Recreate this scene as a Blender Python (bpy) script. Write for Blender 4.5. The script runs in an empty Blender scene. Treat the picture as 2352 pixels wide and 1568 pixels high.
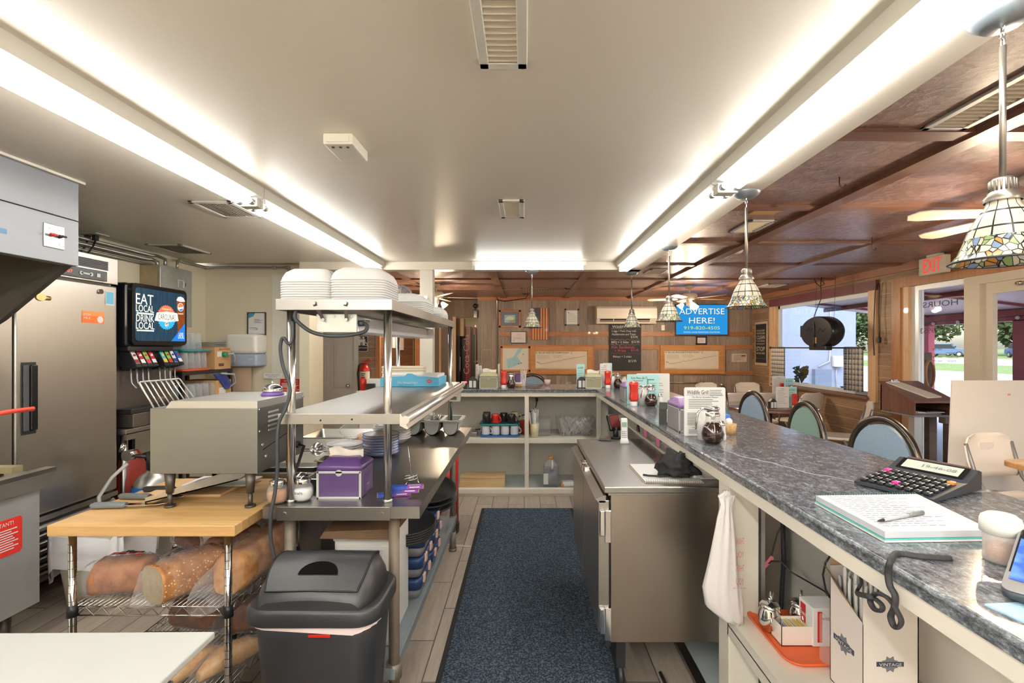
import bpy,bmesh,math,random
from mathutils import Vector,Matrix,noise
random.seed(7)
R=math.radians
S=bpy.context.scene
COL=S.collection

# ------------------------------------------------------------------ camera, world, sun, exposure
EYE,FP,VU,VV=1.5,1105.0,1205.0,797.0
cam_d=bpy.data.cameras.new('camera'); cam=bpy.data.objects.new('camera',cam_d); COL.objects.link(cam)
cam.location=(0,0,EYE); cam.rotation_euler=(R(90),0,0)
cam_d.sensor_fit='HORIZONTAL'; cam_d.sensor_width=36.0; cam_d.lens=36.0*FP/2352
cam_d.shift_x=-(VU-1176)/2352; cam_d.shift_y=(VV-784)/2352
cam_d.clip_start=0.02; cam_d.clip_end=600
S.camera=cam
S.view_settings.view_transform='Standard'; S.view_settings.look='None'
S.view_settings.gamma=1.0; S.view_settings.use_curve_mapping=False
S.view_settings.exposure=0.52
W=bpy.data.worlds.new('sky_world'); S.world=W; W.use_nodes=True
wn=W.node_tree; wn.nodes.clear()
sky=wn.nodes.new('ShaderNodeTexSky'); sky.sky_type='NISHITA'
sky.sun_disc=False; sky.sun_elevation=R(48); sky.sun_rotation=R(200); sky.altitude=50
sky.air_density=1.2; sky.dust_density=3.0; sky.ozone_density=1.0
bg=wn.nodes.new('ShaderNodeBackground'); bg.inputs['Strength'].default_value=0.5
wo=wn.nodes.new('ShaderNodeOutputWorld')
wn.links.new(sky.outputs[0],bg.inputs[0]); wn.links.new(bg.outputs[0],wo.inputs[0])
sl=bpy.data.lights.new('sun','SUN'); sl.energy=1.6; sl.angle=R(2); sl.color=(1,.95,.88)
so=bpy.data.objects.new('sun',sl); COL.objects.link(so); so.rotation_euler=(R(38),R(-14),R(-60))
S.cycles.max_bounces=8; S.cycles.diffuse_bounces=4; S.cycles.glossy_bounces=4
S.cycles.transparent_max_bounces=16; S.cycles.transmission_bounces=6
S.cycles.sample_clamp_indirect=6.0; S.cycles.caustics_reflective=False; S.cycles.caustics_refractive=False

TUBE_POWER=21.0
# ------------------------------------------------------------------ helpers
def P(u,v,Y):return Vector(((u-VU)*Y/FP,Y,EYE-(v-VV)*Y/FP))
def X_(u,Y):return(u-VU)*Y/FP
def Z_(v,Y):return EYE-(v-VV)*Y/FP
def c8(r,g,b):return tuple(((x/255)/12.92 if x/255<=.04045 else((x/255+.055)/1.055)**2.4)for x in(r,g,b))+(1,)

def nt(m):
 m.use_nodes=True; t=m.node_tree; t.nodes.clear(); return t
class N:
 """tiny node-graph helper"""
 def __init__(s,name):
  s.m=bpy.data.materials.new(name); s.t=nt(s.m)
  s.o=s.t.nodes.new('ShaderNodeOutputMaterial'); s.b=s.t.nodes.new('ShaderNodeBsdfPrincipled')
  s.l(s.b.outputs[0],s.o.inputs[0])
 def n(s,ty,**k):
  x=s.t.nodes.new('ShaderNode'+ty)
  for a,v in k.items():setattr(x,a,v)
  return x
 def l(s,a,b):s.t.links.new(a,b)
 def co(s,kind='Object',scale=(1,1,1),loc=(0,0,0),rot=(0,0,0)):
  c=s.n('TexCoord'); mp=s.n('Mapping'); s.l(c.outputs[kind],mp.inputs[0])
  mp.inputs['Scale'].default_value=scale; mp.inputs['Location'].default_value=loc; mp.inputs['Rotation'].default_value=rot
  return mp.outputs[0]
 def noise(s,vec,scale,detail=4,rough=.5,dist=0):
  x=s.n('TexNoise'); s.l(vec,x.inputs['Vector'])
  x.inputs['Scale'].default_value=scale; x.inputs['Detail'].default_value=detail
  x.inputs['Roughness'].default_value=rough; x.inputs['Distortion'].default_value=dist
  return x.outputs[0]
 def ramp(s,fac,stops):
  x=s.n('ValToRGB'); s.l(fac,x.inputs[0]); e=x.color_ramp.elements
  while len(e)<len(stops):e.new(.5)
  for q,(p,c)in zip(e,stops):q.position=p; q.color=c
  return x.outputs[0]
 def mix(s,f,a,b,mode='MIX'):
  x=s.n('MixRGB',blend_type=mode)
  for i,v in enumerate((f,a,b)):
   if hasattr(v,'links'):s.l(v,x.inputs[i])
   else:x.inputs[i].default_value=v
  return x.outputs[0]
 def math(s,op,a,b=0.0,c=None):
  x=s.n('Math',operation=op)
  for i,v in enumerate((a,b,c)):
   if v is None:continue
   if hasattr(v,'links'):s.l(v,x.inputs[i])
   else:x.inputs[i].default_value=v
  return x.outputs[0]
 def sep(s,v):
  x=s.n('SeparateXYZ'); s.l(v,x.inputs[0]); return x.outputs
 def comb(s,a,b,c=0.0):
  x=s.n('CombineXYZ')
  for i,v in enumerate((a,b,c)):
   if hasattr(v,'links'):s.l(v,x.inputs[i])
   else:x.inputs[i].default_value=v
  return x.outputs[0]
 def bump(s,h,strength=.3,dist=.01):
  x=s.n('Bump'); s.l(h,x.inputs['Height']); x.inputs['Strength'].default_value=strength
  x.inputs['Distance'].default_value=dist; s.l(x.outputs[0],s.b.inputs['Normal'])
 def set(s,**k):
  for a,v in k.items():
   i=s.b.inputs[a.replace('_',' ')]
   if hasattr(v,'links'):s.l(v,i)
   else:i.default_value=v
  return s

MC={}
def pm(name,col,rough=.5,metal=0.0,nz=0.0,ns=6.0,bump=0.0,bs=60.0,emit=0.0,coat=0.0,trans=0.0,spec=.5,st=(1,1,1)):
 """plain procedural paint/plastic/metal with a little noise"""
 if name in MC:return MC[name]
 g=N(name); v=g.co(scale=st)
 c=c8(*col)
 if nz>0:
  f=g.noise(v,ns,5,.6)
  d=tuple(max(0,x*(1-nz))for x in c[:3])+(1,); l=tuple(min(1,x*(1+nz*.6))for x in c[:3])+(1,)
  g.set(Base_Color=g.ramp(f,[(.3,d),(.7,l)]))
 else:g.set(Base_Color=c)
 if bump>0:g.bump(g.noise(v,bs,3),bump,.004)
 g.set(Roughness=rough,Metallic=metal,Coat_Weight=coat,Transmission_Weight=trans)
 g.b.inputs['Specular IOR Level'].default_value=spec
 if emit>0:
  g.b.inputs['Emission Color'].default_value=c; g.b.inputs['Emission Strength'].default_value=emit
 MC[name]=g.m; return g.m

def film(name,col=(235,240,245),a=.25,rough=.12,bump=.6,bs=25):
 if name in MC:return MC[name]
 g=N(name); g.set(Base_Color=c8(*col),Roughness=rough)
 v=g.co(); h=g.noise(v,bs,4,.6,1.5)
 g.bump(h,bump,.02)
 tr=g.n('BsdfTransparent'); mx=g.n('MixShader')
 lw=g.n('LayerWeight'); lw.inputs[0].default_value=.35
 f=g.math('ADD',g.math('MULTIPLY',g.math('POWER',lw.outputs[1],2.0),.5),a); f=g.math('MINIMUM',f,1.0)
 g.l(f,mx.inputs[0]); g.l(tr.outputs[0],mx.inputs[1]); g.l(g.b.outputs[0],mx.inputs[2]); g.l(mx.outputs[0],g.o.inputs[0])
 MC[name]=g.m; return g.m
def pane_mat(name,tint=(1,1,1,1)):
 if name in MC:return MC[name]
 m=bpy.data.materials.new(name); t=nt(m); o=t.nodes.new('ShaderNodeOutputMaterial')
 tr=t.nodes.new('ShaderNodeBsdfTransparent'); tr.inputs[0].default_value=tint
 gl=t.nodes.new('ShaderNodeBsdfGlossy'); gl.inputs['Roughness'].default_value=.01
 lw=t.nodes.new('ShaderNodeLayerWeight'); lw.inputs[0].default_value=.5
 p5=t.nodes.new('ShaderNodeMath'); p5.operation='POWER'; t.links.new(lw.outputs[1],p5.inputs[0]); p5.inputs[1].default_value=4.5
 fr=t.nodes.new('ShaderNodeMath'); fr.operation='MULTIPLY_ADD'; t.links.new(p5.outputs[0],fr.inputs[0]); fr.inputs[1].default_value=.9; fr.inputs[2].default_value=.035
 mx=t.nodes.new('ShaderNodeMixShader'); t.links.new(fr.outputs[0],mx.inputs[0])
 t.links.new(tr.outputs[0],mx.inputs[1]); t.links.new(gl.outputs[0],mx.inputs[2]); t.links.new(mx.outputs[0],o.inputs[0])
 MC[name]=m; return m

class B:
 """mesh builder: every shape goes into one mesh"""
 def __init__(s):s.v=[]; s.f=[]; s.mi=[]; s.sm=[]; s.M=Matrix(); s.mats=None
 def add(s,vs,fs,mi=0,sm=False):
  k=len(s.v); M=s.M
  s.v+=[tuple(M@Vector(p))for p in vs]
  s.f+=[tuple(i+k for i in f)for f in fs]; s.mi+=[mi]*len(fs); s.sm+=[sm]*len(fs); return s
 def at(s,x=0,y=0,z=0,rz=0,rx=0,ry=0,sc=1):
  s.M=Matrix.Translation((x,y,z))@Matrix.Rotation(rz,4,'Z')@Matrix.Rotation(ry,4,'Y')@Matrix.Rotation(rx,4,'X')@Matrix.Scale(sc,4); return s
 def box(s,x0,x1,y0,y1,z0,z1,mi=0,bev=0,seg=2):
  if x0>x1:x0,x1=x1,x0
  if y0>y1:y0,y1=y1,y0
  if z0>z1:z0,z1=z1,z0
  bev=min(bev,.49*min(x1-x0,y1-y0,z1-z0))
  vs=[(x,y,z)for x in(x0,x1)for y in(y0,y1)for z in(z0,z1)]
  fs=[(0,1,3,2),(4,6,7,5),(0,4,5,1),(2,3,7,6),(0,2,6,4),(1,5,7,3)]
  if bev<=0:return s.add(vs,fs,mi)
  bm=bmesh.new(); bv=[bm.verts.new(p)for p in vs]
  for f in fs:bm.faces.new([bv[i]for i in f])
  bmesh.ops.bevel(bm,geom=list(bm.edges)+list(bm.verts),offset=bev,segments=seg,profile=.5,affect='EDGES')
  bm.verts.index_update()
  s.add([tuple(v.co)for v in bm.verts],[tuple(v.index for v in f.verts)for f in bm.faces],mi,False); bm.free(); return s
 def cyl(s,p,q,r,r2=None,n=16,cap=True,mi=0,sm=True):
  p,q=Vector(p),Vector(q); r2=r if r2 is None else r2
  d=(q-p).normalized(); a=d.orthogonal().normalized(); b=d.cross(a)
  vs=[]
  for c,rr in((p,r),(q,r2)):
   vs+=[tuple(c+(a*math.cos(t)+b*math.sin(t))*rr)for t in(2*math.pi*i/n for i in range(n))]
  s.add(vs,[(i,(i+1)%n,n+(i+1)%n,n+i)for i in range(n)],mi,sm)
  if cap:s.add(vs,[tuple(range(n))[::-1],tuple(range(n,2*n))],mi)
  return s
 def tube(s,pts,r,n=8,closed=False,mi=0,flat=None):
  pts=[Vector(p)for p in pts]; m=len(pts); vs=[]; prev=None
  for i,p in enumerate(pts):
   if closed:d=pts[(i+1)%m]-pts[i-1]
   else:d=pts[min(i+1,m-1)]-pts[max(i-1,0)]
   if d.length<1e-9:d=Vector((0,0,1))
   d.normalize()
   if prev is None:a=d.orthogonal().normalized()
   else:a=(prev-d*prev.dot(d)); a=a.normalized()if a.length>1e-6 else d.orthogonal().normalized()
   prev=a; b=d.cross(a)
   rr=r[i]if isinstance(r,(list,tuple))else r
   for k in range(n):
    t=2*math.pi*k/n; vs.append(tuple(p+(a*math.cos(t)+b*math.sin(t)*(flat or 1))*rr))
  fs=[]
  for i in range(m if closed else m-1):
   j=(i+1)%m
   fs+=[(i*n+k,i*n+(k+1)%n,j*n+(k+1)%n,j*n+k)for k in range(n)]
  s.add(vs,fs,mi,True)
  if not closed:s.add(vs[:n],[tuple(range(n))[::-1]],mi); s.add(vs[-n:],[tuple(range(n))],mi)
  return s
 def lathe(s,prof,c=(0,0,0),n=24,mi=0,sx=1,sy=1,sm=True):
  vs=[]
  for r,z in prof:
   vs+=[(c[0]+r*sx*math.cos(2*math.pi*i/n),c[1]+r*sy*math.sin(2*math.pi*i/n),c[2]+z)for i in range(n)]
  fs=[]
  for j in range(len(prof)-1):
   fs+=[(j*n+i,j*n+(i+1)%n,(j+1)*n+(i+1)%n,(j+1)*n+i)for i in range(n)]
  return s.add(vs,fs,mi,sm)
 def prism(s,poly,ax,a,b,mi=0,sm=False):
  n=len(poly)
  def q(p,t):return(t,p[0],p[1])if ax=='x' else((p[0],t,p[1])if ax=='y' else(p[0],p[1],t))
  vs=[q(p,a)for p in poly]+[q(p,b)for p in poly]
  s.add(vs,[(i,(i+1)%n,n+(i+1)%n,n+i)for i in range(n)],mi,sm)
  return s.add(vs,[tuple(range(n))[::-1],tuple(range(n,2*n))],mi)
 def loft(s,rings,mi=0,sm=True,cap=True,closed=True):
  n=len(rings[0]); vs=[tuple(p)for r in rings for p in r]
  fs=[]
  for j in range(len(rings)-1):
   for i in range(n if closed else n-1):
    fs.append((j*n+i,j*n+(i+1)%n,(j+1)*n+(i+1)%n,(j+1)*n+i))
  s.add(vs,fs,mi,sm)
  if cap:s.add(vs,[tuple(range(n))[::-1],tuple(range(len(vs)-n,len(vs)))],mi)
  return s
 def quad(s,a,b,c,d,mi=0):return s.add([a,b,c,d],[(0,1,2,3)],mi)
 def sphere(s,c,r,n=16,mi=0,sz=1):
  pr=[(r*math.sin(math.pi*i/(n//2))+1e-5,-r*sz*math.cos(math.pi*i/(n//2)))for i in range(n//2+1)]
  return s.lathe(pr,c,n,mi)
 def text(s,body,c,w,h,face='F',mi=0,off=.0015,mirror=False):
  """lettering fitted to w x h, lying on the plane through c. F faces -Y, L faces -X, E faces +X, T faces up"""
  cu=bpy.data.curves.new('t','FONT'); cu.body=body; cu.align_x='CENTER'; cu.resolution_u=2
  o=bpy.data.objects.new('t',cu); me=o.to_mesh()
  vs=[tuple(v.co)for v in me.vertices]; fs=[tuple(p.vertices)for p in me.polygons]
  o.to_mesh_clear(); bpy.data.objects.remove(o); bpy.data.curves.remove(cu)
  if not vs:return s
  x0,x1=min(v[0]for v in vs),max(v[0]for v in vs); y0,y1=min(v[1]for v in vs),max(v[1]for v in vs)
  out=[]
  for x,y,z in vs:
   a=((x-x0)/(x1-x0)-.5)*w*(-1 if mirror else 1); b=((y-y0)/(y1-y0)-.5)*h
   if face=='F':p=(c[0]+a,c[1]-off,c[2]+b)
   elif face=='L':p=(c[0]-off,c[1]-a,c[2]+b)
   elif face=='E':p=(c[0]+off,c[1]+a,c[2]+b)
   elif face=='B':p=(c[0]-a,c[1]+off,c[2]+b)
   else:p=(c[0]+a,c[1]+b,c[2]+off)
   out.append(p)
  return s.add(out,fs,mi)
 def rule(s,c,w,h,face='F',mi=0,off=.0012,n=1,gap=0,jit=0):
  """thin printed bars (unreadably small print)"""
  for k in range(n):
   ww=w*(1-jit*random.random()); z=c[2]-k*gap
   a=-w/2; b=a+ww
   if face=='F':s.quad((c[0]+a,c[1]-off,z-h/2),(c[0]+b,c[1]-off,z-h/2),(c[0]+b,c[1]-off,z+h/2),(c[0]+a,c[1]-off,z+h/2),mi)
   elif face=='E':s.quad((c[0]+off,c[1]+a,z-h/2),(c[0]+off,c[1]+b,z-h/2),(c[0]+off,c[1]+b,z+h/2),(c[0]+off,c[1]+a,z+h/2),mi)
   elif face=='L':s.quad((c[0]-off,c[1]-a,z-h/2),(c[0]-off,c[1]-b,z-h/2),(c[0]-off,c[1]-b,z+h/2),(c[0]-off,c[1]-a,z+h/2),mi)
   else:
    y=c[1]-k*gap
    s.quad((c[0]+a,y-h/2,c[2]+off),(c[0]+b,y-h/2,c[2]+off),(c[0]+b,y+h/2,c[2]+off),(c[0]+a,y+h/2,c[2]+off),mi)
  return s

def cr(pts,n=5):
 """smooth path through the points"""
 p=[Vector(q)for q in pts]; o=[]
 for i in range(len(p)-1):
  a,b,c,d=p[max(i-1,0)],p[i],p[i+1],p[min(i+2,len(p)-1)]
  for k in range(n):
   t=k/n; o.append(.5*(2*b+(c-a)*t+(2*a-5*b+4*c-d)*t*t+(3*b-a-3*c+d)*t**3))
 return o+[p[-1]]
def rr(w,h,r,cx=0,cy=0,n=5):
 """rounded rectangle outline"""
 o=[]
 for(sx,sy,a0)in((1,1,0),(-1,1,90),(-1,-1,180),(1,-1,270)):
  for i in range(n+1):
   t=R(a0+90*i/n); o.append((cx+sx*(w/2-r)+r*math.cos(t),cy+sy*(h/2-r)+r*math.sin(t)))
 return o

def mesh_of(name,b,mats,off=Vector((0,0,0))):
 me=bpy.data.meshes.new(name); me.from_pydata([tuple(Vector(v)-off)for v in b.v],[],b.f)
 for m in(mats if isinstance(mats,(list,tuple))else[mats]):me.materials.append(m)
 me.polygons.foreach_set('material_index',b.mi); me.polygons.foreach_set('use_smooth',b.sm)
 me.update()
 bm=bmesh.new(); bm.from_mesh(me); bmesh.ops.remove_doubles(bm,verts=bm.verts,dist=1e-6)
 for fc in list(bm.faces):
  if fc.calc_area()<1e-12:bm.faces.remove(fc)
 if not getattr(b,'keepn',False):bmesh.ops.recalc_face_normals(bm,faces=bm.faces)
 bm.to_mesh(me); bm.free(); return me
def base_off(o):
 v=Vector((0,0,0))
 while o is not None:v=v+o.location; o=o.parent
 return v
def part(name,b,mats,parent,local=False,label=None,kind=None):
 """one part; built in world coordinates unless local"""
 off=Vector((0,0,0))if local else base_off(parent)
 o=bpy.data.objects.new(name,mesh_of(name,b,mats,off)); COL.objects.link(o); o.parent=parent
 if label:o['label']=label
 if kind:o['kind']=kind
 return o
def parts(name,bs,mats,parent,local=False,label=None):
 return[part(name,b,mats,parent,local,label)for b in bs]
def thing(name,label,cat,loc,rz=0,group=None):
 o=bpy.data.objects.new(name,None); COL.objects.link(o); o.location=loc; o.rotation_euler=(0,0,rz)
 o.empty_display_size=.05
 o['label']=label; o['category']=cat
 if group:o['group']=group
 return o
def solo(name,b,mats,label,cat,group=None,kind=None,loc=None,rz=0):
 """a thing that is one mesh; built in world coordinates (or local when loc is given)"""
 if loc is None:
  xs=[v[0]for v in b.v]; ys=[v[1]for v in b.v]; zs=[v[2]for v in b.v]
  off=Vector(((min(xs)+max(xs))/2,(min(ys)+max(ys))/2,min(zs)))
  o=bpy.data.objects.new(name,mesh_of(name,b,mats,off)); o.location=off
 else:
  o=bpy.data.objects.new(name,mesh_of(name,b,mats)); o.location=loc; o.rotation_euler=(0,0,rz)
 COL.objects.link(o); o['label']=label; o['category']=cat
 if group:o['group']=group
 if kind:o['kind']=kind
 return o
def struct(name,b,mats,parent=None):
 o=bpy.data.objects.new(name,mesh_of(name,b,mats)); COL.objects.link(o); o.parent=parent
 if parent is None:o['kind']='structure'
 return o
def dup(root,loc,rz=0,label=None,group=None):
 def rec(o,par):
  c=o.copy(); COL.objects.link(c); c.parent=par
  for ch in list(o.children):rec(ch,c)
  return c
 r=rec(root,None); r.location=loc; r.rotation_euler=(0,0,rz)
 if label:r['label']=label
 if group:r['group']=group
 return r

# ------------------------------------------------------------------ materials
def steel(name,col=(168,166,163),rough=.3,ax='z',nz=.08):
 if name in MC:return MC[name]
 g=N(name)
 sc={'z':(260,260,3),'x':(3,260,260),'y':(260,3,260)}[ax]
 f=g.noise(g.co(scale=sc),1.0,3,.6); big=g.noise(g.co(),2.2,4,.6)
 c=c8(*col); d=tuple(x*(1-nz)for x in c[:3])+(1,)
 g.set(Base_Color=g.mix(f,d,c),Metallic=1.0)
 g.set(Roughness=g.math('ADD',g.math('MULTIPLY',big,.1),rough))
 g.bump(g.math('ADD',g.math('MULTIPLY',f,.3),g.math('MULTIPLY',g.noise(g.co(),1.3,1,.4),2.5)),.05,.01)
 MC[name]=g.m; return g.m
ST_X=steel('brushed_steel_x',ax='x'); ST_Y=steel('brushed_steel_y',ax='y'); ST_Z=steel('brushed_steel_z',ax='z')
ST_FR=steel('fridge_steel',(184,180,174),.28,'z'); ST_MATTE=steel('matte_steel',(190,188,184),.42,'x')
ST_TOAST=steel('toaster_steel',(146,145,142),.4,'x'); ST_POLE=steel('polished_tube',(205,203,198),.18,'z')
GALV=pm('galvanised_sheet',(196,199,196),.42,.85,nz=.12,ns=9)
CHROME=pm('chrome',(225,225,225),.08,1.0)
DARKM=pm('dark_cast_metal',(88,82,76),.45,.6,nz=.2)
BLACK=pm('black_plastic',(34,35,37),.42,nz=.15)
BLACKG=pm('black_gloss_plastic',(24,25,28),.18)
RUBBER=pm('black_rubber',(38,38,40),.75)
WHITE=pm('white_plastic',(236,236,234),.4)
FOAM=pm('foam_white',(214,214,214),.65)
CREAMP=pm('cream_paint_wood',(226,220,206),.5,nz=.06,ns=5,bump=.15,bs=40)
WHITEP=pm('white_paint_panel',(226,222,212),.55,nz=.05,ns=3)
INK=pm('black_ink',(30,30,32),.7); GREYINK=pm('grey_ink',(120,122,126),.7)
PAPER=pm('white_paper',(222,222,219),.75); PAPERB=pm('pale_blue_paper',(176,222,224),.7)
REDP=pm('red_plastic',(200,40,28),.3,coat=.3)
GLASSM=pane_mat('clear_glass')
def wall_paint(name,col,nz=.05,rough=.45):
 g=N(name); v=g.co()
 f=g.noise(v,1.1,4,.6); c=c8(*col); d=tuple(x*(1-nz)for x in c[:3])+(1,)
 g.set(Base_Color=g.mix(f,d,c),Roughness=rough)
 g.bump(g.math('ADD',g.noise(v,90,3),g.math('MULTIPLY',g.noise(v,3,3),2.0)),.07,.006); MC[name]=g.m; return g.m
CEILM=wall_paint('cream_ceiling_paint',(228,219,202),.05,.33)
WALLM=wall_paint('cream_wall_paint',(226,217,192),.05,.5)
FRPM=pm('white_wall_panel',(230,226,214),.4,nz=.03)

def planks(name,c1,c2,joint,w,h,ax,grain=1.0,rough=.45,js=.004,bias=0.0):
 """boards: ax = which world axis runs along the boards, and the axis across"""
 g=N(name); o=g.sep(g.co())
 d={'x':0,'y':1,'z':2}
 vec=g.comb(o[d[ax[0]]],o[d[ax[1]]])
 br=g.n('TexBrick'); g.l(vec,br.inputs['Vector'])
 for k,v in(('Scale',1),('Brick Width',w),('Row Height',h),('Mortar Size',js),('Mortar Smooth',.1),('Bias',bias)):br.inputs[k].default_value=v
 br.offset=.5; br.offset_frequency=2
 br.inputs['Color1'].default_value=c8(*c1); br.inputs['Color2'].default_value=c8(*c2); br.inputs['Mortar'].default_value=c8(*joint)
 rnd=g.n('TexBrick'); g.l(vec,rnd.inputs['Vector'])
 for k,v in(('Scale',1),('Brick Width',w),('Row Height',h),('Mortar Size',0)):rnd.inputs[k].default_value=v
 rnd.inputs['Color1'].default_value=(0,0,0,1); rnd.inputs['Color2'].default_value=(1,1,1,1)
 s1=[1.0,1.0,1.0]; s1[d[ax[0]]]=.09
 mp=g.n('Mapping'); tc=g.n('TexCoord'); g.l(tc.outputs['Object'],mp.inputs[0]); mp.inputs['Scale'].default_value=s1
 rsh=g.n('VectorMath',operation='MULTIPLY_ADD'); g.l(rnd.outputs[0],rsh.inputs[0]); rsh.inputs[1].default_value=(7,5,3); g.l(mp.outputs[0],rsh.inputs[2])
 gr=g.noise(rsh.outputs[0],38,6,.65,1.2); gr2=g.noise(rsh.outputs[0],7,4,.6,2.0)
 k=g.math('ADD',g.math('MULTIPLY',gr,.65),g.math('MULTIPLY',gr2,.35))
 shade=g.ramp(k,[(.3,(1-.55*grain,)*3+(1,)),(.5,(.92,)*3+(1,)),(.72,(1.0+.25*grain,)*3+(1,))])
 g.set(Base_Color=g.mix(1.0,br.outputs[0],shade,'MULTIPLY'),Roughness=rough)
 g.bump(g.math('SUBTRACT',g.math('MULTIPLY',gr,.3),br.outputs['Fac']),.25,.003)
 MC[name]=g.m; return g.m
FLOORM=planks('wood_look_floor_tile',(190,177,162),(160,147,136),(92,86,80),.61,.1524,'yx',.55,.38,.003)
PLANKH=planks('horizontal_plank_panel',(166,134,102),(132,104,80),(196,178,150),2.4,.142,'yz',.9,.5,.0025)
PLANKH2=planks('horizontal_plank_panel_rear',(160,140,116),(134,114,92),(190,178,156),2.4,.15,'xz',.9,.5,.003)
PLANKV=planks('vertical_plank_panel',(156,138,124),(122,106,96),(172,156,140),2.9,.2,'zx',.9,.5,.003)
def wood(name,c1,c2,ax='x',rough=.42,scale=1.0,coat=.1):
 if name in MC:return MC[name]
 g=N(name); s1={'x':(.1,1,1),'y':(1,.1,1),'z':(1,1,.1)}[ax]
 v=g.co(scale=s1); f=g.noise(v,30*scale,5,.65,1.0); k=g.noise(v,4*scale,3,.5,1.5)
 kn=g.n('TexVoronoi'); g.l(g.co(scale=(1,1,1)),kn.inputs['Vector']); kn.inputs['Scale'].default_value=2.6*scale
 knot=g.ramp(kn.outputs['Distance'],[(.03,(.35,)*3+(1,)),(.09,(1,)*3+(1,))])
 base=g.ramp(g.math('ADD',g.math('MULTIPLY',f,.6),g.math('MULTIPLY',k,.4)),[(.34,c8(*c2)),(.66,c8(*c1))])
 g.set(Base_Color=g.mix(1.0,base,knot,'MULTIPLY'),Roughness=rough,Coat_Weight=coat); g.bump(f,.08,.002)
 MC[name]=g.m; return g.m
TRIMX=wood('cedar_trim_x',(184,124,82),(146,92,58),'x'); TRIMY=wood('cedar_trim_y',(164,112,80),(128,84,60),'y')
TRIMZ=wood('cedar_trim_z',(184,130,88),(150,98,60),'z')
PINEZ=wood('pine_trim_z',(222,186,146),(196,156,116),'z')
OAKF=wood('oak_frame',(200,142,78),(168,110,56),'x',coat=.2)
DARKW=wood('dark_stained_batten',(140,102,84),(106,74,60),'x'); DARKWY=wood('dark_stained_batten_y',(140,102,84),(106,74,60),'y')
WALNUT=wood('walnut_laminate',(122,84,72),(92,60,52),'y',.35); WALNUTZ=wood('walnut_laminate_z',(126,88,74),(92,60,50),'z',.35)
def butcher():
 g=N('butcher_block_maple'); o=g.sep(g.co()); vec=g.comb(o[0],o[1])
 br=g.n('TexBrick'); g.l(vec,br.inputs['Vector'])
 for k,v in(('Scale',1),('Brick Width',.7),('Row Height',.042),('Mortar Size',.0004)):br.inputs[k].default_value=v
 br.inputs['Color1'].default_value=c8(226,188,130); br.inputs['Color2'].default_value=c8(206,164,106); br.inputs['Mortar'].default_value=c8(170,126,76)
 f=g.noise(g.co(scale=(.12,1,1)),40,5,.6,.8)
 g.set(Base_Color=g.mix(1.0,br.outputs[0],g.ramp(f,[(.3,(.8,.78,.74,1)),(.7,(1.05,1.05,1.05,1))]),'MULTIPLY'),Roughness=.4,Coat_Weight=.1)
 return g.m
BUTCH=butcher()
def osb():
 g=N('stained_osb_ceiling'); v=g.co()
 vo=g.n('TexVoronoi'); mp=g.co(scale=(1,1,1));
 wn_=g.n('TexNoise'); g.l(mp,wn_.inputs['Vector']); wn_.inputs['Scale'].default_value=9
 dv=g.mix(.12,mp,wn_.outputs['Color']); g.l(dv,vo.inputs['Vector']); vo.inputs['Scale'].default_value=34
 st=g.noise(g.co(scale=(1,1,1),rot=(0,0,.5)),75,5,.7,2.5); big=g.noise(v,2.0,4,.6)
 col=g.ramp(g.math('ADD',g.math('MULTIPLY',st,.6),g.math('MULTIPLY',vo.outputs['Color'],.3)),[(.28,c8(104,74,66)),(.5,c8(150,114,104)),(.72,c8(190,158,146))])
 g.set(Base_Color=g.mix(g.math('MULTIPLY',big,.35),col,c8(140,102,86)),Roughness=g.math('ADD',g.math('MULTIPLY',st,.25),.2))
 g.bump(g.math('ADD',st,g.math('MULTIPLY',vo.outputs['Distance'],.8)),.95,.008); g.b.inputs['Coat Weight'].default_value=.35; g.b.inputs['Coat Roughness'].default_value=.25
 return g.m
OSB=osb()
def granite():
 g=N('grey_granite_laminate'); v=g.co(scale=(1,.55,1))
 a=g.noise(v,140,5,.85); b_=g.noise(v,48,4,.7,.6)
 base=g.ramp(g.math('ADD',g.math('MULTIPLY',a,.6),g.math('MULTIPLY',b_,.4)),[(.36,c8(40,42,48)),(.46,c8(82,86,92)),(.55,c8(122,126,132)),(.66,c8(184,188,192))])
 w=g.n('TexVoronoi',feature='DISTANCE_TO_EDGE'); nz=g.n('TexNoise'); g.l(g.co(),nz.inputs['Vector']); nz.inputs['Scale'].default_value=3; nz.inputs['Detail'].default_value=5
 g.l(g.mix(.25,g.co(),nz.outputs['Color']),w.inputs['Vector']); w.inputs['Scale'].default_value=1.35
 pale_line=g.ramp(w.outputs['Distance'],[(.0,(1,1,1,1)),(.0035,(.6,.6,.6,1)),(.007,(0,0,0,1))])  # thin pale blue-grey lines across the top
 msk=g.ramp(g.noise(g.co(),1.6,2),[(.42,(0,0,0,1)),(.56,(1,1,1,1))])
 g.set(Base_Color=g.mix(g.math('MULTIPLY',pale_line,g.math('MULTIPLY',msk,.75)),base,c8(196,208,220)),Roughness=.16,Coat_Weight=.15)
 return g.m
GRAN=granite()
def matrug():
 g=N('blue_black_carpet_mat'); v=g.co(); a=g.noise(v,130,3,.8)
 g.set(Base_Color=g.ramp(a,[(.4,c8(22,28,36)),(.5,c8(46,58,72)),(.6,c8(98,118,136))]),Roughness=.95); g.bump(a,.8,.006); return g.m
RUG=matrug()
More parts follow.
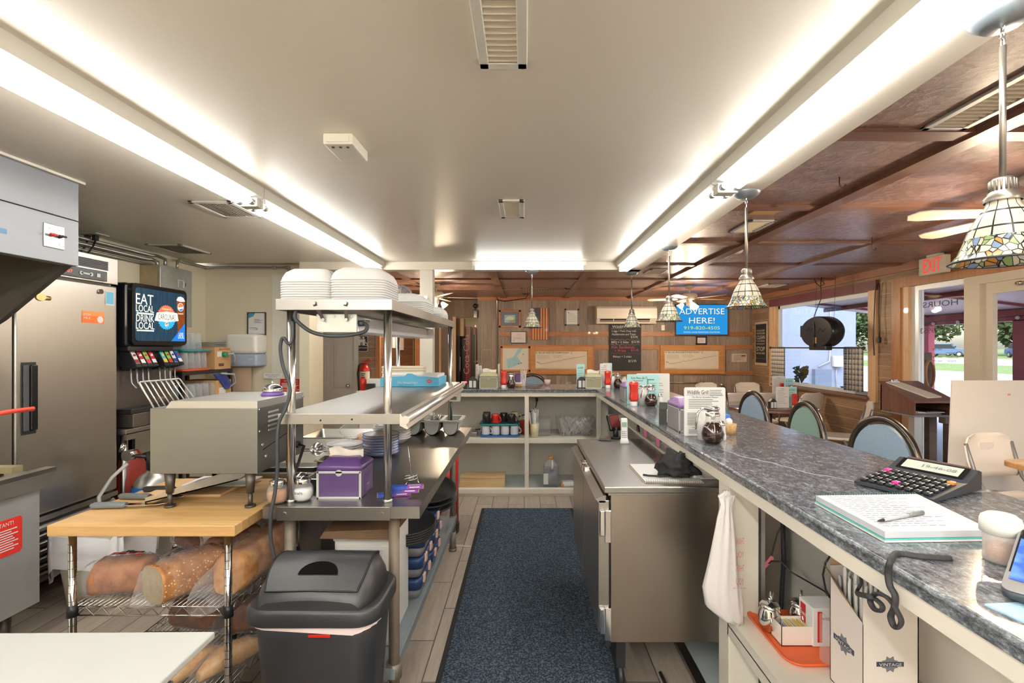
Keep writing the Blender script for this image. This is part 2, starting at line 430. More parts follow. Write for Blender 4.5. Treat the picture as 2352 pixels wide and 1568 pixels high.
def stained():
 g=N('stained_glass_shade'); o=g.sep(g.co())
 ang=g.math('DIVIDE',g.math('ARCTAN2',o[1],o[0]),2*math.pi); z=o[2]
 def line(x,w):
  f=g.math('FRACT',x); d=g.math('MINIMUM',f,g.math('SUBTRACT',1.0,f)); return g.math('LESS_THAN',d,w)
 ribs=line(g.math('MULTIPLY',ang,12),.05); rows=line(g.math('MULTIPLY',z,26),.055)
 lead1=g.math('MAXIMUM',ribs,rows)
 vo=g.n('TexVoronoi',feature='DISTANCE_TO_EDGE'); v1=g.comb(g.math('MULTIPLY',ang,34),g.math('MULTIPLY',z,64)); g.l(v1,vo.inputs['Vector']); vo.inputs['Scale'].default_value=1.0
 vc=g.n('TexVoronoi'); g.l(v1,vc.inputs['Vector']); vc.inputs['Scale'].default_value=1.0
 lead2=g.math('LESS_THAN',vo.outputs['Distance'],.05)
 sp=g.sep(vc.outputs['Color'])
 cc=g.ramp(sp[0],[(.0,c8(232,228,208)),(.26,c8(236,232,216)),(.4,c8(168,190,132)),(.52,c8(228,222,200)),(.63,c8(150,172,206)),(.74,c8(214,164,96)),(.84,c8(236,232,220)),(.93,c8(190,160,120))])
 for n_ in g.t.nodes:
  if n_.type=='VALTORGB':n_.color_ramp.interpolation='CONSTANT'
 up=g.math('GREATER_THAN',z,.055)
 lead=g.mix(up,lead2,lead1); colr=g.mix(up,cc,c8(238,232,214))
 g.set(Base_Color=g.mix(lead,colr,c8(52,50,46)),Roughness=.25)
 tl=g.n('BsdfTranslucent'); g.l(g.mix(lead,colr,(0.01,.01,.01,1)),tl.inputs[0]); mx=g.n('MixShader'); mx.inputs[0].default_value=.45
 g.l(g.b.outputs[0],mx.inputs[1]); g.l(tl.outputs[0],mx.inputs[2]); g.l(mx.outputs[0],g.o.inputs[0]); return g.m
STAIN=stained()
EM_TUBE=bpy.data.materials.new('fluorescent_tube_glow'); _t=nt(EM_TUBE); _o=_t.nodes.new('ShaderNodeOutputMaterial'); _e=_t.nodes.new('ShaderNodeEmission')
_e.inputs[0].default_value=(1,.98,.945,1); _e.inputs[1].default_value=TUBE_POWER; _t.links.new(_e.outputs[0],_o.inputs[0])
def emit(name,col,s):
 m=bpy.data.materials.new(name); t=nt(m); o=t.nodes.new('ShaderNodeOutputMaterial'); e=t.nodes.new('ShaderNodeEmission')
 e.inputs[0].default_value=col; e.inputs[1].default_value=s; t.links.new(e.outputs[0],o.inputs[0]); return m
EM_WARM=emit('warm_bulb_shade_glow',(1,.74,.46,1),2.6); EM_FILL=emit('fill_tube_glow',(1,.98,.945,1),62.0); EM_TUBE2=emit('rear_tube_glow',(1,.98,.945,1),10.0)  # the strongest glow is for added fill tubes behind the camera
# ------------------------------------------------------------------ the setting
XL,XR,YB,ZC,ZD=-3.37,4.26,9.0,2.36,2.436
YN=-5.0
b=B(); b.box(XL-.1,XR+.1,YN-.1,14.2,-.1,0); b.v=b.v; fl=struct('floor',b,FLOORM)
# shift plank pattern so joints fall where the photo has them
fl.data.transform(Matrix.Translation((-(-.461),-2.46,0))); fl.location=(-.461,2.46,0)
b=B(); b.box(XL,1.12,YN,4.93,ZC,ZC+.1); struct('ceiling_kitchen',b,CEILM)
b=B(); b.box(1.12,XR+.1,YN,4.93,ZD,ZD+.1); b.box(XL-.1,XR+.1,4.93,14.2,ZD,ZD+.1); struct('ceiling_dining',b,OSB)
b=B(); b.box(1.06,1.18,YN,4.97,2.28,ZD+.02); b.box(-2.27,1.18,4.85,4.97,2.28,ZD+.02); struct('trim_1',b,CEILM)
# ceiling battens
k=0
b=B()
for x in(-2.8,-1.6,-.4,.78):b.box(x-.05,x+.05,4.97,YB,ZD-.022,ZD)
for x in(1.98,3.12):b.box(x-.05,x+.05,YN,YB,ZD-.03,ZD)
struct('trim_2',b,DARKWY)
b=B()
for y in(-1.3,-.1,1.0,2.1,3.2,4.3):b.box(1.18,XR,y-.045,y+.045,ZD-.018,ZD)
for y in(5.45,6.6,7.75):b.box(XL,XR,y-.045,y+.045,ZD-.018,ZD)
struct('trim_3',b,DARKW)
# walls
b=B(); b.box(XL-.1,XL,YN,5.08,0,ZC); struct('wall_left',b,WALLM)
b=B(); b.box(XL-.1,-2.27,5.08,5.18,0,ZC+.1); b.box(-2.27,-2.17,4.85,5.18,0,2.28); struct('wall_rear_kitchen',b,WALLM)
b=B(); b.box(-2.66,-2.275,5.062,5.08,0,1.33); b.box(-2.66,-2.275,5.068,5.08,1.33,2.27); struct('wall_panel_rear',b,FRPM)
b=B(); b.box(-2.345,-2.325,5.04,5.062,.1,1.35); struct('trim_4',b,pm('yellow_edge_strip',(226,152,36),.45))
b=B(); b.box(XL,XR,YN-.1,YN,0,ZD); struct('wall_behind_camera',b,WALLM)
# post on the bar end
b=B(); b.box(-1.06,-.93,4.86,4.98,0,2.28,bev=.004); b.cyl((-.995,4.86,Z_(683,4.86)),(-.995,4.845,Z_(683,4.86)),.016,mi=1); struct('trim_5',b,[CREAMP,CHROME])
# rear dining wall
b=B(); b.box(-.88,XR+.1,YB,YB+.1,0,ZD); b.box(-.88,-.78,YB+.1,YB+2.2,0,ZD); struct('wall_rear',b,PLANKV)
def W8(u,v):return P(u,v,YB)
def wb(b,u0,u1,v0,v1,d=.02,mi=0,bev=0,Y=YB):
 p=P(u0,v0,Y); q=P(u1,v1,Y); b.box(p.x,q.x,Y-d,Y,q.z,p.z,mi,bev); return b
b=B(); wb(b,1097,1730,681,690,.03)
wb(b,1145,1735,762,772,.018); wb(b,1148,1735,792,802,.018); wb(b,1196,1742,851,861,.018)
struct('trim_6',b,TRIMX)
b=B(); wb(b,1510,1515,802,851,.02); wb(b,1361,1366,802,851,.02); struct('trim_7',b,TRIMZ)
# restroom block (left rear), storeroom behind
b=B(); b.box(XL-.1,-3.12,6.9,7.0,0,ZD); b.box(-2.43,-2.09,6.9,7.0,0,ZD); b.box(-3.12,-2.43,6.9,7.0,2.04,ZD); struct('wall_restroom',b,PLANKH2)
b=B(); b.box(-2.19,-2.09,7.0,9.6,0,ZD); struct('wall_side',b,planks('reddish_plank_panel',(128,84,60),(104,66,46),(150,120,96),2.4,.15,'yz',.9,.5,.003))
b=B(); b.box(-2.09,-1.74,9.6,9.7,0,ZD); b.box(-1.38,-.88,9.6,9.7,2.1,ZD); b.box(-1.74,-1.38,9.6,9.7,0,ZD); struct('wall_hall',b,planks('hall_panel',(138,112,88),(120,96,74),(110,90,70),2.9,.2,'zx',.6,.5,.003))
b=B(); b.box(-2.0,-.78,12.6,12.7,0,ZD); b.box(-2.1,-2.0,9.7,12.7,0,ZD); b.box(-.88,-.78,11.2,12.7,0,ZD); struct('wall_storeroom',b,wall_paint('cream_store_paint',(226,214,178)))
b=B(); b.box(XL-.1,XL,5.18,6.9,0,ZD); struct('wall_left_dining',b,PLANKH)
b=B(); b.box(-2.13,-2.07,6.87,6.93,0,ZD); struct('trim_8',b,TRIMZ)
# a dark soffit over the restroom door
b=B(); b.box(XL,-2.09,6.82,6.9,2.2,ZD); b.box(-2.09,-2.02,6.82,9.6,2.26,ZD); struct('trim_9',b,DARKW)
# restroom door
d=bpy.data.objects.new('door_2',None); COL.objects.link(d); d['kind']='structure'; d.location=(-2.78,6.9,0)
b=B(); b.box(-3.12,-2.44,6.915,6.95,.01,2.03)
for x0,x1 in((-3.06,-2.82),(-2.74,-2.50)):
 for z0,z1 in((.18,.78),(.92,1.55),(1.66,1.93)):
  b.box(x0,x1,6.905,6.916,z0,z1,bev=.006); b.box(x0+.035,x1-.035,6.9,6.906,z0+.035,z1-.035,bev=.003)
part('door_leaf',b,pm('door_grey_white',(206,208,206),.4),d)
b=B(); b.cyl((-2.52,6.93,.95),(-2.52,6.87,.95),.012); b.sphere((-2.52,6.855,.95),.032); part('door_handle',b,CHROME,d)
b=B(); b.box(-2.44,-2.38,6.875,6.9,0,2.1); b.box(-3.19,-3.12,6.875,6.9,0,2.1); b.box(-3.19,-2.38,6.875,6.9,2.04,2.1); part('door_frame',b,pm('door_trim_white',(214,214,208),.45),d)
# brown hall door
d=bpy.data.objects.new('door_3',None); COL.objects.link(d); d['kind']='structure'; d.location=(-1.5,9.55,0)
b=B(); b.box(-1.66,-1.42,9.545,9.59,.01,2.04); part('door_leaf',b,pm('brown_door_paint',(112,92,76),.5,nz=.08),d)
b=B(); b.sphere((-1.49,9.5,.95),.035); b.cyl((-1.49,9.55,.95),(-1.49,9.5,.95),.014); part('door_handle',b,DARKM,d)
b=B(); b.box(-1.42,-1.36,9.5,9.6,0,2.1); b.box(-1.7,-1.66,9.56,9.6,0,2.1); part('door_frame',b,PINEZ,d)
# right wall with window_1, door_1 unit and window_added_2 (unseen windows nearer the camera are added for daylight)
W1a,W1b,Z1a,Z1b=5.93,8.2,.89,2.19
DU0,DU1,DZ=2.62,5.42,2.17
W2a,W2b=-1.6,2.0
b=B()
b.box(XR,XR+.12,W1b,YB,0,ZD); b.box(XR,XR+.12,W1a,W1b,0,Z1a); b.box(XR,XR+.12,W1a,W1b,Z1b,ZD)
b.box(XR,XR+.12,DU1,W1a,0,ZD); b.box(XR,XR+.12,DU0,DU1,DZ,ZD); b.box(XR,XR+.12,W2b,DU0,0,ZD)
b.box(XR,XR+.12,W2a,W2b,0,.9); b.box(XR,XR+.12,W2a,W2b,2.19,ZD); b.box(XR,XR+.12,-2.2,W2a,0,ZD); b.box(XR,XR+.12,-4.6,-2.2,0,.9); b.box(XR,XR+.12,-4.6,-2.2,2.19,ZD); b.box(XR,XR+.12,YN,-4.6,0,ZD)
struct('wall_right',b,PLANKH)
b=B(); b.box(XR-.03,XR,YN,YB,2.35,ZD); struct('trim_10',b,TRIMY)
b=B(); b.box(XR-.035,XR,W1a-.14,W1b+.12,Z1b,Z1b+.12); struct('trim_11',b,pm('maroon_stained_board',(112,62,62),.5,nz=.15))
def window(name,y0,y1,z0,z1):
 w=bpy.data.objects.new(name,None); COL.objects.link(w); w['kind']='structure'; w.location=(XR,(y0+y1)/2,z0)
 b=B(); b.box(XR-.03,XR,y0-.13,y0,z0-.06,z1); b.box(XR-.03,XR,y1,y1+.12,z0-.06,z1); part('window_trim',b,PINEZ,w)
 b=B(); b.box(XR-.005,XR+.1,y0,y0+.03,z0,z1); b.box(XR-.005,XR+.1,y1-.03,y1,z0,z1); part('window_jamb',b,PINEZ,w)
 b=B(); b.box(XR-.06,XR+.1,y0-.02,y1+.02,z0-.035,z0); part('window_sill',b,DARKWY,w)
 b=B(); f=pm('white_aluminium_frame',(226,230,234),.35,.2)
 b.box(XR+.05,XR+.09,y0+.03,y0+.08,z0,z1); b.box(XR+.05,XR+.09,y1-.08,y1-.03,z0,z1)
 b.box(XR+.05,XR+.09,y0+.03,y1-.03,z0,z0+.05); b.box(XR+.05,XR+.09,y0+.03,y1-.03,z1-.05,z1); part('window_frame',b,f,w)
 b=B(); b.box(XR+.066,XR+.072,y0+.08,y1-.08,z0+.05,z1-.05); part('pane',b,GLASSM,w)
window('window_1',W1a,W1b,Z1a,Z1b)
window('window_added_2',W2a,W2b,.9,2.19); window('window_added_3',-4.6,-2.2,.9,2.19)  # unseen windows put in to bring more daylight into the dining room
# door unit: sidelight, door, sidelight
d=bpy.data.objects.new('door_1',None); COL.objects.link(d); d['kind']='structure'; d.location=(XR,4.0,0)
b=B(); b.box(XR-.03,XR,DU1,DU1+.13,0,DZ); b.box(XR-.03,XR,DU0-.13,DU1+.13,DZ,DZ+.11); part('door_trim',b,TRIMZ,d)
b=B(); b.box(XR-.01,XR+.1,DU1-.05,DU1,0,DZ); b.box(XR-.01,XR+.1,DU1-.09,DU1-.05,0,DZ); part('door_jamb',b,PINEZ,d)
BEI=pm('beige_door_metal',(196,186,168),.42,.1,nz=.04)
b=B(); b.box(XR+.03,XR+.09,5.24,5.33,0,DZ); b.box(XR+.03,XR+.09,4.62,5.24,DZ-.05,DZ); b.box(XR+.03,XR+.09,4.62,5.24,0,.18); part('sidelight_frame',b,pm('white_aluminium_frame',(226,230,234)),d)
b=B(); b.box(XR+.055,XR+.062,4.66,5.24,.18,DZ-.05); part('pane',b,GLASSM,d)
b=B(); b.box(XR-.005,XR+.1,4.5,4.66,0,DZ); b.box(XR-.005,XR+.1,3.48,3.6,0,DZ); b.box(XR-.005,XR+.1,3.6,4.5,2.09,DZ); part('door_frame',b,BEI,d)
b=B(); b.box(XR+.02,XR+.065,4.4,4.5,.02,2.09); b.box(XR+.02,XR+.065,3.6,3.7,.02,2.09); b.box(XR+.02,XR+.065,3.7,4.4,1.99,2.09); b.box(XR+.02,XR+.065,3.7,4.4,.02,.25); part('door_leaf',b,BEI,d)
b=B(); b.box(XR+.04,XR+.046,3.7,4.4,.25,1.99); part('pane',b,GLASSM,d)
b=B(); b.cyl((XR-.01,4.1,2.05),(XR-.01,3.75,2.05),.014); b.cyl((XR-.012,4.15,2.05),(XR-.012,4.1,2.05),.02); part('door_closer',b,CHROME,d)
b=B(); b.box(XR,XR+.02,4.425,4.465,.98,1.06); b.cyl((XR-.02,4.44,1.02),(XR,4.44,1.02),.012); part('door_lock',b,DARKM,d)
b=B(); b.box(XR+.055,XR+.062,DU0+.05,3.48,.1,DZ-.05); part('pane',b,GLASSM,d)
# lettering on the sidelight and door glass reads from outside, so it is mirrored from in here
b=B(); INKW=pm('window_lettering',(70,66,66),.6)
for body,u,v,w,h in(('HOURS',2160,697,.42,.06),('910 457-9953',2165,758,.55,.055),('7AM-2PM',2155,802,.12,.02),('FRIDAY',2185,811,.1,.02),('7AM-2PM',2155,820,.12,.02),('SATURDAY',2188,820,.14,.02),('7AM-2PM',2155,829,.12,.02),('SUNDAY',2187,829,.11,.02)):
 y=4.32*FP/(u-VU); b.text(body,(XR+.054,y,Z_(v,y)),w,h,'L',mirror=True)
part('lettering',b,INKW,d)

# ------------------------------------------------------------------ outside
def ground_z(x):return .0065*(x-4.4)if x>8 else .0065*3.6*max(0,(x-4.4))/3.6
def strip(name,x0,x1,m,kindn='structure'):
 b=B(); n=6; r0=[]
 for i in range(n+1):
  x=x0+(x1-x0)*i/n; r0.append([(x,-60,ground_z(x)-.02),(x,140,ground_z(x)-.02)])
 b.loft(r0,cap=False,closed=False,sm=False)
 o=bpy.data.objects.new(name,mesh_of(name,b,m)); COL.objects.link(o); o['kind']=kindn; return o
ASPH=pm('pale_parking_concrete',(176,178,180),.8,nz=.06,ns=.6); ROADM=pm('grey_road_asphalt',(160,162,168),.85,nz=.05,ns=.4)
GRASS=pm('grass_green',(112,134,74),.95,nz=.3,ns=2.5,bump=.4,bs=20)
strip('ground_parking',4.4,24.8,ASPH); strip('ground_road',34.5,49,ROADM); strip('ground_far',54,160,GRASS)
g1=strip('grass_verge',24.8,34.5,GRASS,'stuff'); g1['label']='mown grass strip between the parking lot and the road'; g1['category']='grass'
g2=strip('grass_verge',49,54,GRASS,'stuff'); g2['label']='far grass strip under the trees across the road'; g2['category']='grass'
MAROON=pm('maroon_paint',(140,58,68),.5,nz=.1); PINKP=pm('red_post_paint',(190,84,100),.55,nz=.06)
b=B(); n=2
b.add([(4.38,-3,2.44),(4.38,9.5,2.44),(7.7,9.5,2.06),(7.7,-3,2.06),(4.38,-3,2.5),(4.38,9.5,2.5),(7.7,9.5,2.12),(7.7,-3,2.12)],[(0,1,2,3),(4,5,6,7),(0,4,7,3),(1,2,6,5),(0,1,5,4),(3,7,6,2)])
struct('ceiling_porch',b,pm('porch_ceiling_paint',(228,206,206),.5,nz=.05))
b=B(); b.box(7.45,7.58,-3,9.5,1.9,2.07)
for y in(8.9,6.9,4.9,2.9):b.add([(4.5,y,2.39),(4.5,y+.05,2.39),(7.45,y+.05,2.05),(7.45,y,2.05),(4.5,y,2.43),(4.5,y+.05,2.43),(7.45,y+.05,2.09),(7.45,y,2.09)],[(0,1,2,3),(4,5,6,7),(0,4,7,3),(1,2,6,5)])
b.box(5.9,5.96,-3,9.5,2.19,2.26); struct('trim_12',b,MAROON)
b=B(); b.box(7.45,7.57,8.88,9.0,0,1.92,bev=.006); struct('column_1',b,PINKP)
b=B(); b.box(7.45,7.64,7.12,7.35,0,1.92,bev=.006); struct('column_2',b,MAROON)
t=thing('string_lights','string of small clear bulbs along the maroon porch beam outside','string lights',(7.44,8,1.95))
pts=[(7.43,10.0-i*.25,1.955+.02*math.sin(i*1.3))for i in range(24)]
part('cable',B().tube(pts,.006,5),BLACK,t)
for i in range(0,22,2):
 p=pts[i+1]; b=B(); b.sphere((p[0],p[1],p[2]-.03),.03,8); part('bulb',b,pm('frosted_bulb',(238,244,252),.1,trans=.3),t)
# neighbouring pale building
b=B(); b.box(4.6,8.95,13.0,13.3,-.1,4.2); struct('wall_outside',b,pm('pale_blue_white_stucco',(126,140,164),.8,nz=.04,ns=3,bump=.3,bs=25))
b=B(); p=P(1866,847,12.98); q=P(1904,892,12.98); b.box(p.x,q.x,12.85,13,q.z,p.z,bev=.01); b.box(p.x-.06,p.x,12.9,13,q.z-.3,q.z,bev=.01)
solo('utility_cabinet',b,pm('dark_blue_grey_metal',(92,110,134),.5),'dark blue-grey utility cabinet on the pale wall outside the window','cabinet')
t=thing('meter_box','beige meter box with conduits on the pale wall outside the window','meter box',(P(1922,830,12.98)))
p=P(1911,817,12.98); q=P(1932,842,12.98); b=B(); b.box(p.x,q.x,12.86,12.995,q.z,p.z,bev=.02); part('cover',b,pm('beige_box',(196,192,184),.5),t)
b=B(); b.tube([P(1922,842,12.96),P(1920,860,12.96),P(1921,895,12.96)],.012,6); b.tube([P(1908,700,12.96),P(1907,800,12.96),P(1905,830,12.95),P(1880,842,12.95)],.018,6); part('conduit',b,pm('grey_conduit',(150,156,164),.5),t)
solo('porch_bench',B().box(4.42,5.5,6.2,8.9,.66,.72,bev=.01).box(4.5,4.6,6.3,6.4,0,.66).box(5.3,5.4,6.3,6.4,0,.66).box(4.5,4.6,8.7,8.8,0,.66).box(5.3,5.4,8.7,8.8,0,.66),pm('weathered_dark_wood',(104,84,72),.8,nz=.2),'wooden bench just outside the window holding potted plants','bench')
def pot_plant(u,v,Y,h,label):
 p=P(u,v,Y); p.z=.72; t=thing('potted_plant',label,'plant',p)
 part('pot',B().lathe([(.001,0),(.1,0),(.14,.16),(.15,.16),(.12,.14),(.001,.14)],n=16),pm('grey_planter',(110,116,124),.6),t,True)
 b=B(); rs=random.Random(u)
 for i in range(60):
  a=rs.uniform(0,6.28); z=rs.uniform(.14,h); r=.05+(z-.1)*.25*rs.random(); x,y=r*math.cos(a)+.12*z,r*math.sin(a)
  b.add([(x*.3+.1*z,y*.3,z-.06),(x+.02,y,z),(x+.02,y,z+.05),(x-.02,y+.02,z+.02)],[(0,1,2,3)])
 part('foliage',b,pm('dark_leaf',(62,84,58),.6,nz=.2),t,True)
pot_plant(1835,900,8.3,.42,'dark potted shrub outside the window, at its left end')
pot_plant(1955,905,7.5,.2,'low potted plant outside the window, near the right curtain')
# trees across the road
def tree(x,y,h,w,seed,label,mat='tree_leaf_green',c=(92,116,62)):
 rs=random.Random(seed); z0=ground_z(x)-.02
 t=thing('tree',label,'tree',(x,y,z0),group='trees across the road')
 part('trunk',B().tube([(0,0,0),(.1,.1,h*.3),(.0,-.1,h*.65)],[.35,.25,.12],8),pm('bark',(88,74,62),.9,nz=.2),t,True)
 b=B()
 cl=[(rs.uniform(-w,w)*.35,rs.uniform(-w,w)*.38,h*rs.uniform(.22,.82),w*rs.uniform(.18,.3))for _ in range(18)]
 for _ in range(3200):
  cx,cy,cz,r=rs.choice(cl); v=Vector((rs.gauss(0,1),rs.gauss(0,1),rs.gauss(0,.8))).normalized()*r*rs.uniform(.6,1.05)
  p=Vector((cx,cy,cz))+v; a=Vector((rs.uniform(-1,1),rs.uniform(-1,1),rs.uniform(-1,1))).normalized()*.42; q=a.orthogonal().normalized()*.3
  b.add([p-a,p+q,p+a,p-q],[(0,1,2,3)])
 part('crown',b,pm(mat,c,.75,nz=.35,ns=.6),t,True)
tr=[(62,74,11,11,'broad green tree across the road behind the blue car'),(74,92,12,12,'tall green tree far left across the road, seen through the sidelight'),(64,62,10,10,'loose green tree across the road, seen through the door glass'),(82,48,12,12,'big tree across the road near the right edge of the door glass'),(40,76,9,8,'dark green tree beside the pale building outside the window'),(46,92,11,10,'tall tree behind the pale building outside the window'),(72,100,12,12,'distant tree beyond the porch post'),(78,66,13,13,'tallest pale green tree beyond the parked cars'),(90,70,10,14,'low wide tree line behind the parked cars, center'),(70,108,12,14,'dense tree at the far end of the street beyond the pale building'),(95,52,11,14,'low wide tree line at the right behind the maroon pickup')]
for i,(x,y,h,w,l)in enumerate(tr):tree(x,y,h,w,i,l,'tree_leaf_green' if i%2 else 'tree_leaf_dark',(104,128,66)if i%2 else(78,104,58))
def car(x,y,rz,col,label,long=4.6):
 t=thing('car',label,'car',(x,y,ground_z(x)-.02),rz)
 L,h=long/2,.72
 low=[(-L,.35),(L,.35),(L,.75),(L*.95,.95),(L*.5,1.0),(-L*.9,1.05),(-L,.8)]
 part('body',B().prism([(a,c)for a,c in low],'y',-.88,.88),pm('car_paint_%d'%(col[0]),col,.25,.3,coat=.6),t,True)
 cab=[(-L*.85,1.0),(L*.42,1.0),(L*.22,1.55),(-L*.7,1.6)]
 part('cabin',B().prism(cab,'y',-.76,.76),pm('car_glass',(40,50,60),.1),t,True)
 part('roof',B().box(-L*.72,L*.22,-.74,.74,1.56,1.64,bev=.03),pm('car_paint_%d'%(col[0]),col),t,True)
 for sx in(-.62,.6):
  for sy in(-.86,.86):
   w=part('wheel',B().cyl((L*sx,sy-.1,.33),(L*sx,sy+.1,.33),.33,n=20),RUBBER,t,True)
   part('hubcap',B().cyl((L*sx,sy-.105,.33),(L*sx,sy+.105,.33),.19,n=12),GALV,w,True)
 parts('tail_light',[B().box(-L-.01,-L+.05,-.85,-.5,.78,.95),B().box(-L-.01,-L+.05,.5,.85,.78,.95)],pm('red_lamp',(190,30,36),.3),t,True)
car(54,61.5,R(-55),(84,112,150),'light blue car parked across the road, rear to us'); car(57.5,66.5,R(-70),(90,116,150),'second blue car, half hidden behind the light blue one')
car(56,53.5,R(-110),(84,34,46),'dark maroon pickup across the road, seen through the door glass',5.2); car(60,50.5,R(-120),(130,40,60),'maroon car behind the dark pickup at right'); car(64,57,R(-20),(60,150,200),'bright blue vehicle behind the trees across the road')
t=thing('hose_cabinet','dark wooden cabinet with a coiled hose on the porch outside the sidelight','cabinet',(6.1,7.35,0))
part('body',B().box(5.9,6.06,7.15,7.5,0,1.42,bev=.01),pm('weathered_dark_wood',(104,84,72),.8,nz=.2),t)
b=B(); b.tube([(5.98+.06*math.cos(a*.4),7.13-.001*a,1.1+.2*math.sin(a*.4))for a in range(50)],.01,6); part('hose',b,pm('tan_hose',(176,132,104),.6),t)
b=B(); b.box(5.2,6.4,5.95,6.05,.55,.68,bev=.01); b.box(5.25,5.32,5.96,6.04,0,.55); b.box(6.28,6.35,5.96,6.04,0,.55)
solo('porch_rail',b,pm('weathered_dark_wood',(104,84,72)),'low dark wooden rail on the porch outside the door','rail')

# ------------------------------------------------------------------ fluorescent fixtures
def fixture(label,x0,x1,y0,y1,z1,ax='y',ntubes=2):
 cx,cy=(x0+x1)/2,(y0+y1)/2
 t=thing('fluorescent_fixture',label,'light fixture',(cx,cy,z1),group='fluorescent strip lights')
 zb=z1-.068
 b=B()
 if ax=='y':b.prism([(x0,z1),(x1,z1),(x1,zb+.012),(x1-.03,zb),(x0+.03,zb),(x0,zb+.012)],'y',y0,y1)
 else:b.box(x0,x1,y0,y1,zb,z1,bev=.006)
 part('housing',b,pm('fixture_enamel',(206,203,192),.4,nz=.03),t)
 L0,L1=(y0,y1)if ax=='y' else(x0,x1)
 offs=[(-.032,.0),(.032,.0)][:ntubes]if ntubes==2 else[(0,0)]
 for o_,_ in offs:
  r=.0165
  if ax=='y':pa,pb=(cx+o_,y0+.045,zb-.021),(cx+o_,y1-.045,zb-.021)
  else:pa,pb=(x0+.045,cy+o_,zb-.02),(x1-.045,cy+o_,zb-.02)
  part('lamp_tube',B().cyl(pa,pb,r,n=14),EM_FILL if y1<.3 else EM_TUBE,t)  # added fixtures behind the camera glow stronger, as fill
  d=(Vector(pb)-Vector(pa)).normalized()
  parts('tube_end_cap',[B().cyl(pa,Vector(pa)+d*.035,r*1.06,n=14),B().cyl(pb,Vector(pb)-d*.035,r*1.06,n=14)],GALV,t)
 for e,s_ in((L0,1),(L1,-1)):
  b=B()
  if ax=='y':b.box(x0+.02,x1-.02,e+.005,e+s_*.03,zb-.04,zb+.01,bev=.004)
  else:b.box(e+.005,e+s_*.045,y0+.005,y1-.005,zb-.045,zb+.01,bev=.004)
  part('lamp_holder',b,pm('fixture_enamel',(206,203,192)),t)
 return t
fixture('two-tube strip light over the left of the kitchen, nearer of the two end to end',-1.545,-1.41,.16,2.6,ZC)
fixture('two-tube strip light over the left of the kitchen, farther one ending at the rear beam',-1.545,-1.41,2.605,4.84,ZC)
fixture('two-tube strip light beside the beam above the bar, nearer of the two',.92,1.055,-.09,2.37,ZC)
fixture('two-tube strip light beside the beam above the bar, farther one ending at the rear beam',.92,1.055,2.375,4.82,ZC)
t=thing('fluorescent_fixture','short strip light on the face of the rear beam, facing the camera','light fixture',(.02,4.8,2.27),group='fluorescent strip lights')
x0,x1=X_(1083,4.78),X_(1348,4.78)
b=B(); b.box(x0,x1,4.79,4.85,2.29,ZC-.002,bev=.005); b.box(X_(1290,4.79),X_(1300,4.79),4.787,4.8,2.335,2.352,mi=1); part('housing',b,[pm('fixture_enamel',(206,203,192)),pm('beige_box',(196,192,184))],t)
part('lamp_tube',B().cyl((x0+.05,4.775,2.285),(x1-.05,4.775,2.285),.0165,n=14),EM_TUBE2,t)
parts('lamp_holder',[B().box(x0,x0+.04,4.755,4.8,2.262,2.31,bev=.004),B().box(x1-.04,x1,4.755,4.8,2.262,2.31,bev=.004)],pm('fixture_enamel',(206,203,192)),t)
# unseen strip lights added behind the camera as fill light
fixture('added fill strip light, unseen behind the camera, left row',-1.545,-1.41,-2.15,.1,ZC)
fixture('added fill strip light, unseen behind the camera, right row',.92,1.055,-2.15,-.12,ZC)
fixture('added fill strip light, unseen behind the camera, middle row',-.4,-.265,-2.3,.1,ZC)
for k_,x_ in enumerate((-1.545,-.4,.92)):fixture('added fill strip light, unseen at the far back behind the camera, %s row'%('left','middle','right')[k_],x_,x_+.135,-4.8,-2.4,ZC)
fixture('strip light on the storeroom ceiling beyond the hall',-1.6,-1.47,10.0,11.6,ZD)

# ceiling vents, detectors
def vent(label,x0,x1,y0,y1,z,ax='x',nsl=9,m=None,group='kitchen ceiling vents',fr=.03):
 t=thing('ceiling_vent',label,'vent',((x0+x1)/2,(y0+y1)/2,z),group=group)
 m=m or pm('vent_enamel',(214,210,198),.45)
 b=B(); b.box(x0,x0+fr,y0,y1,z-.012,z,bev=.003); b.box(x1-fr,x1,y0,y1,z-.012,z,bev=.003); b.box(x0,x1,y0,y0+fr,z-.012,z,bev=.003); b.box(x0,x1,y1-fr,y1,z-.012,z,bev=.003); part('frame',b,m,t)
 b=B()
 for i in range(nsl):
  if ax=='x':
   y=y0+fr+(y1-y0-2*fr)*(i+.5)/nsl; b.add([(x0+fr,y-.007,z-.001),(x1-fr,y-.007,z-.001),(x1-fr,y+.004,z-.011),(x0+fr,y+.004,z-.011)],[(0,1,2,3)])
  else:
   x=x0+fr+(x1-x0-2*fr)*(i+.5)/nsl; b.add([(x-.007,y0+fr,z-.001),(x-.007,y1-fr,z-.001),(x+.004,y1-fr,z-.011),(x+.004,y0+fr,z-.011)],[(0,1,2,3)])
 part('louvre',b,pm('vent_louvre_dusty',(206,196,174),.6),t); part('duct_opening',B().box(x0+fr,x1-fr,y0+fr,y1-fr,z-.0012,z-.0002),pm('vent_void',(120,112,96),.9),t)
vent('long dusty vent at the top centre of the kitchen ceiling',-.137,.008,.75,1.47,ZC,'x',26)
vent('small vent in the middle of the kitchen ceiling, near the rear beam',-.155,-.003,2.795,3.17,ZC,'x',10)
vent('vent left of the farther left strip light',-1.98,-1.72,2.82,3.17,ZC,'y',10)
vent('vent in the far left ceiling near the electrical box',-3.16,-2.86,4.0,4.4,ZC,'y',10)
WV=pm('vent_grey',(186,188,190),.45)
vent('long slotted vent in the plywood ceiling at right, behind the near pendant',1.69,1.88,1.42,2.06,ZD,'x',20,WV,'dining ceiling vents')
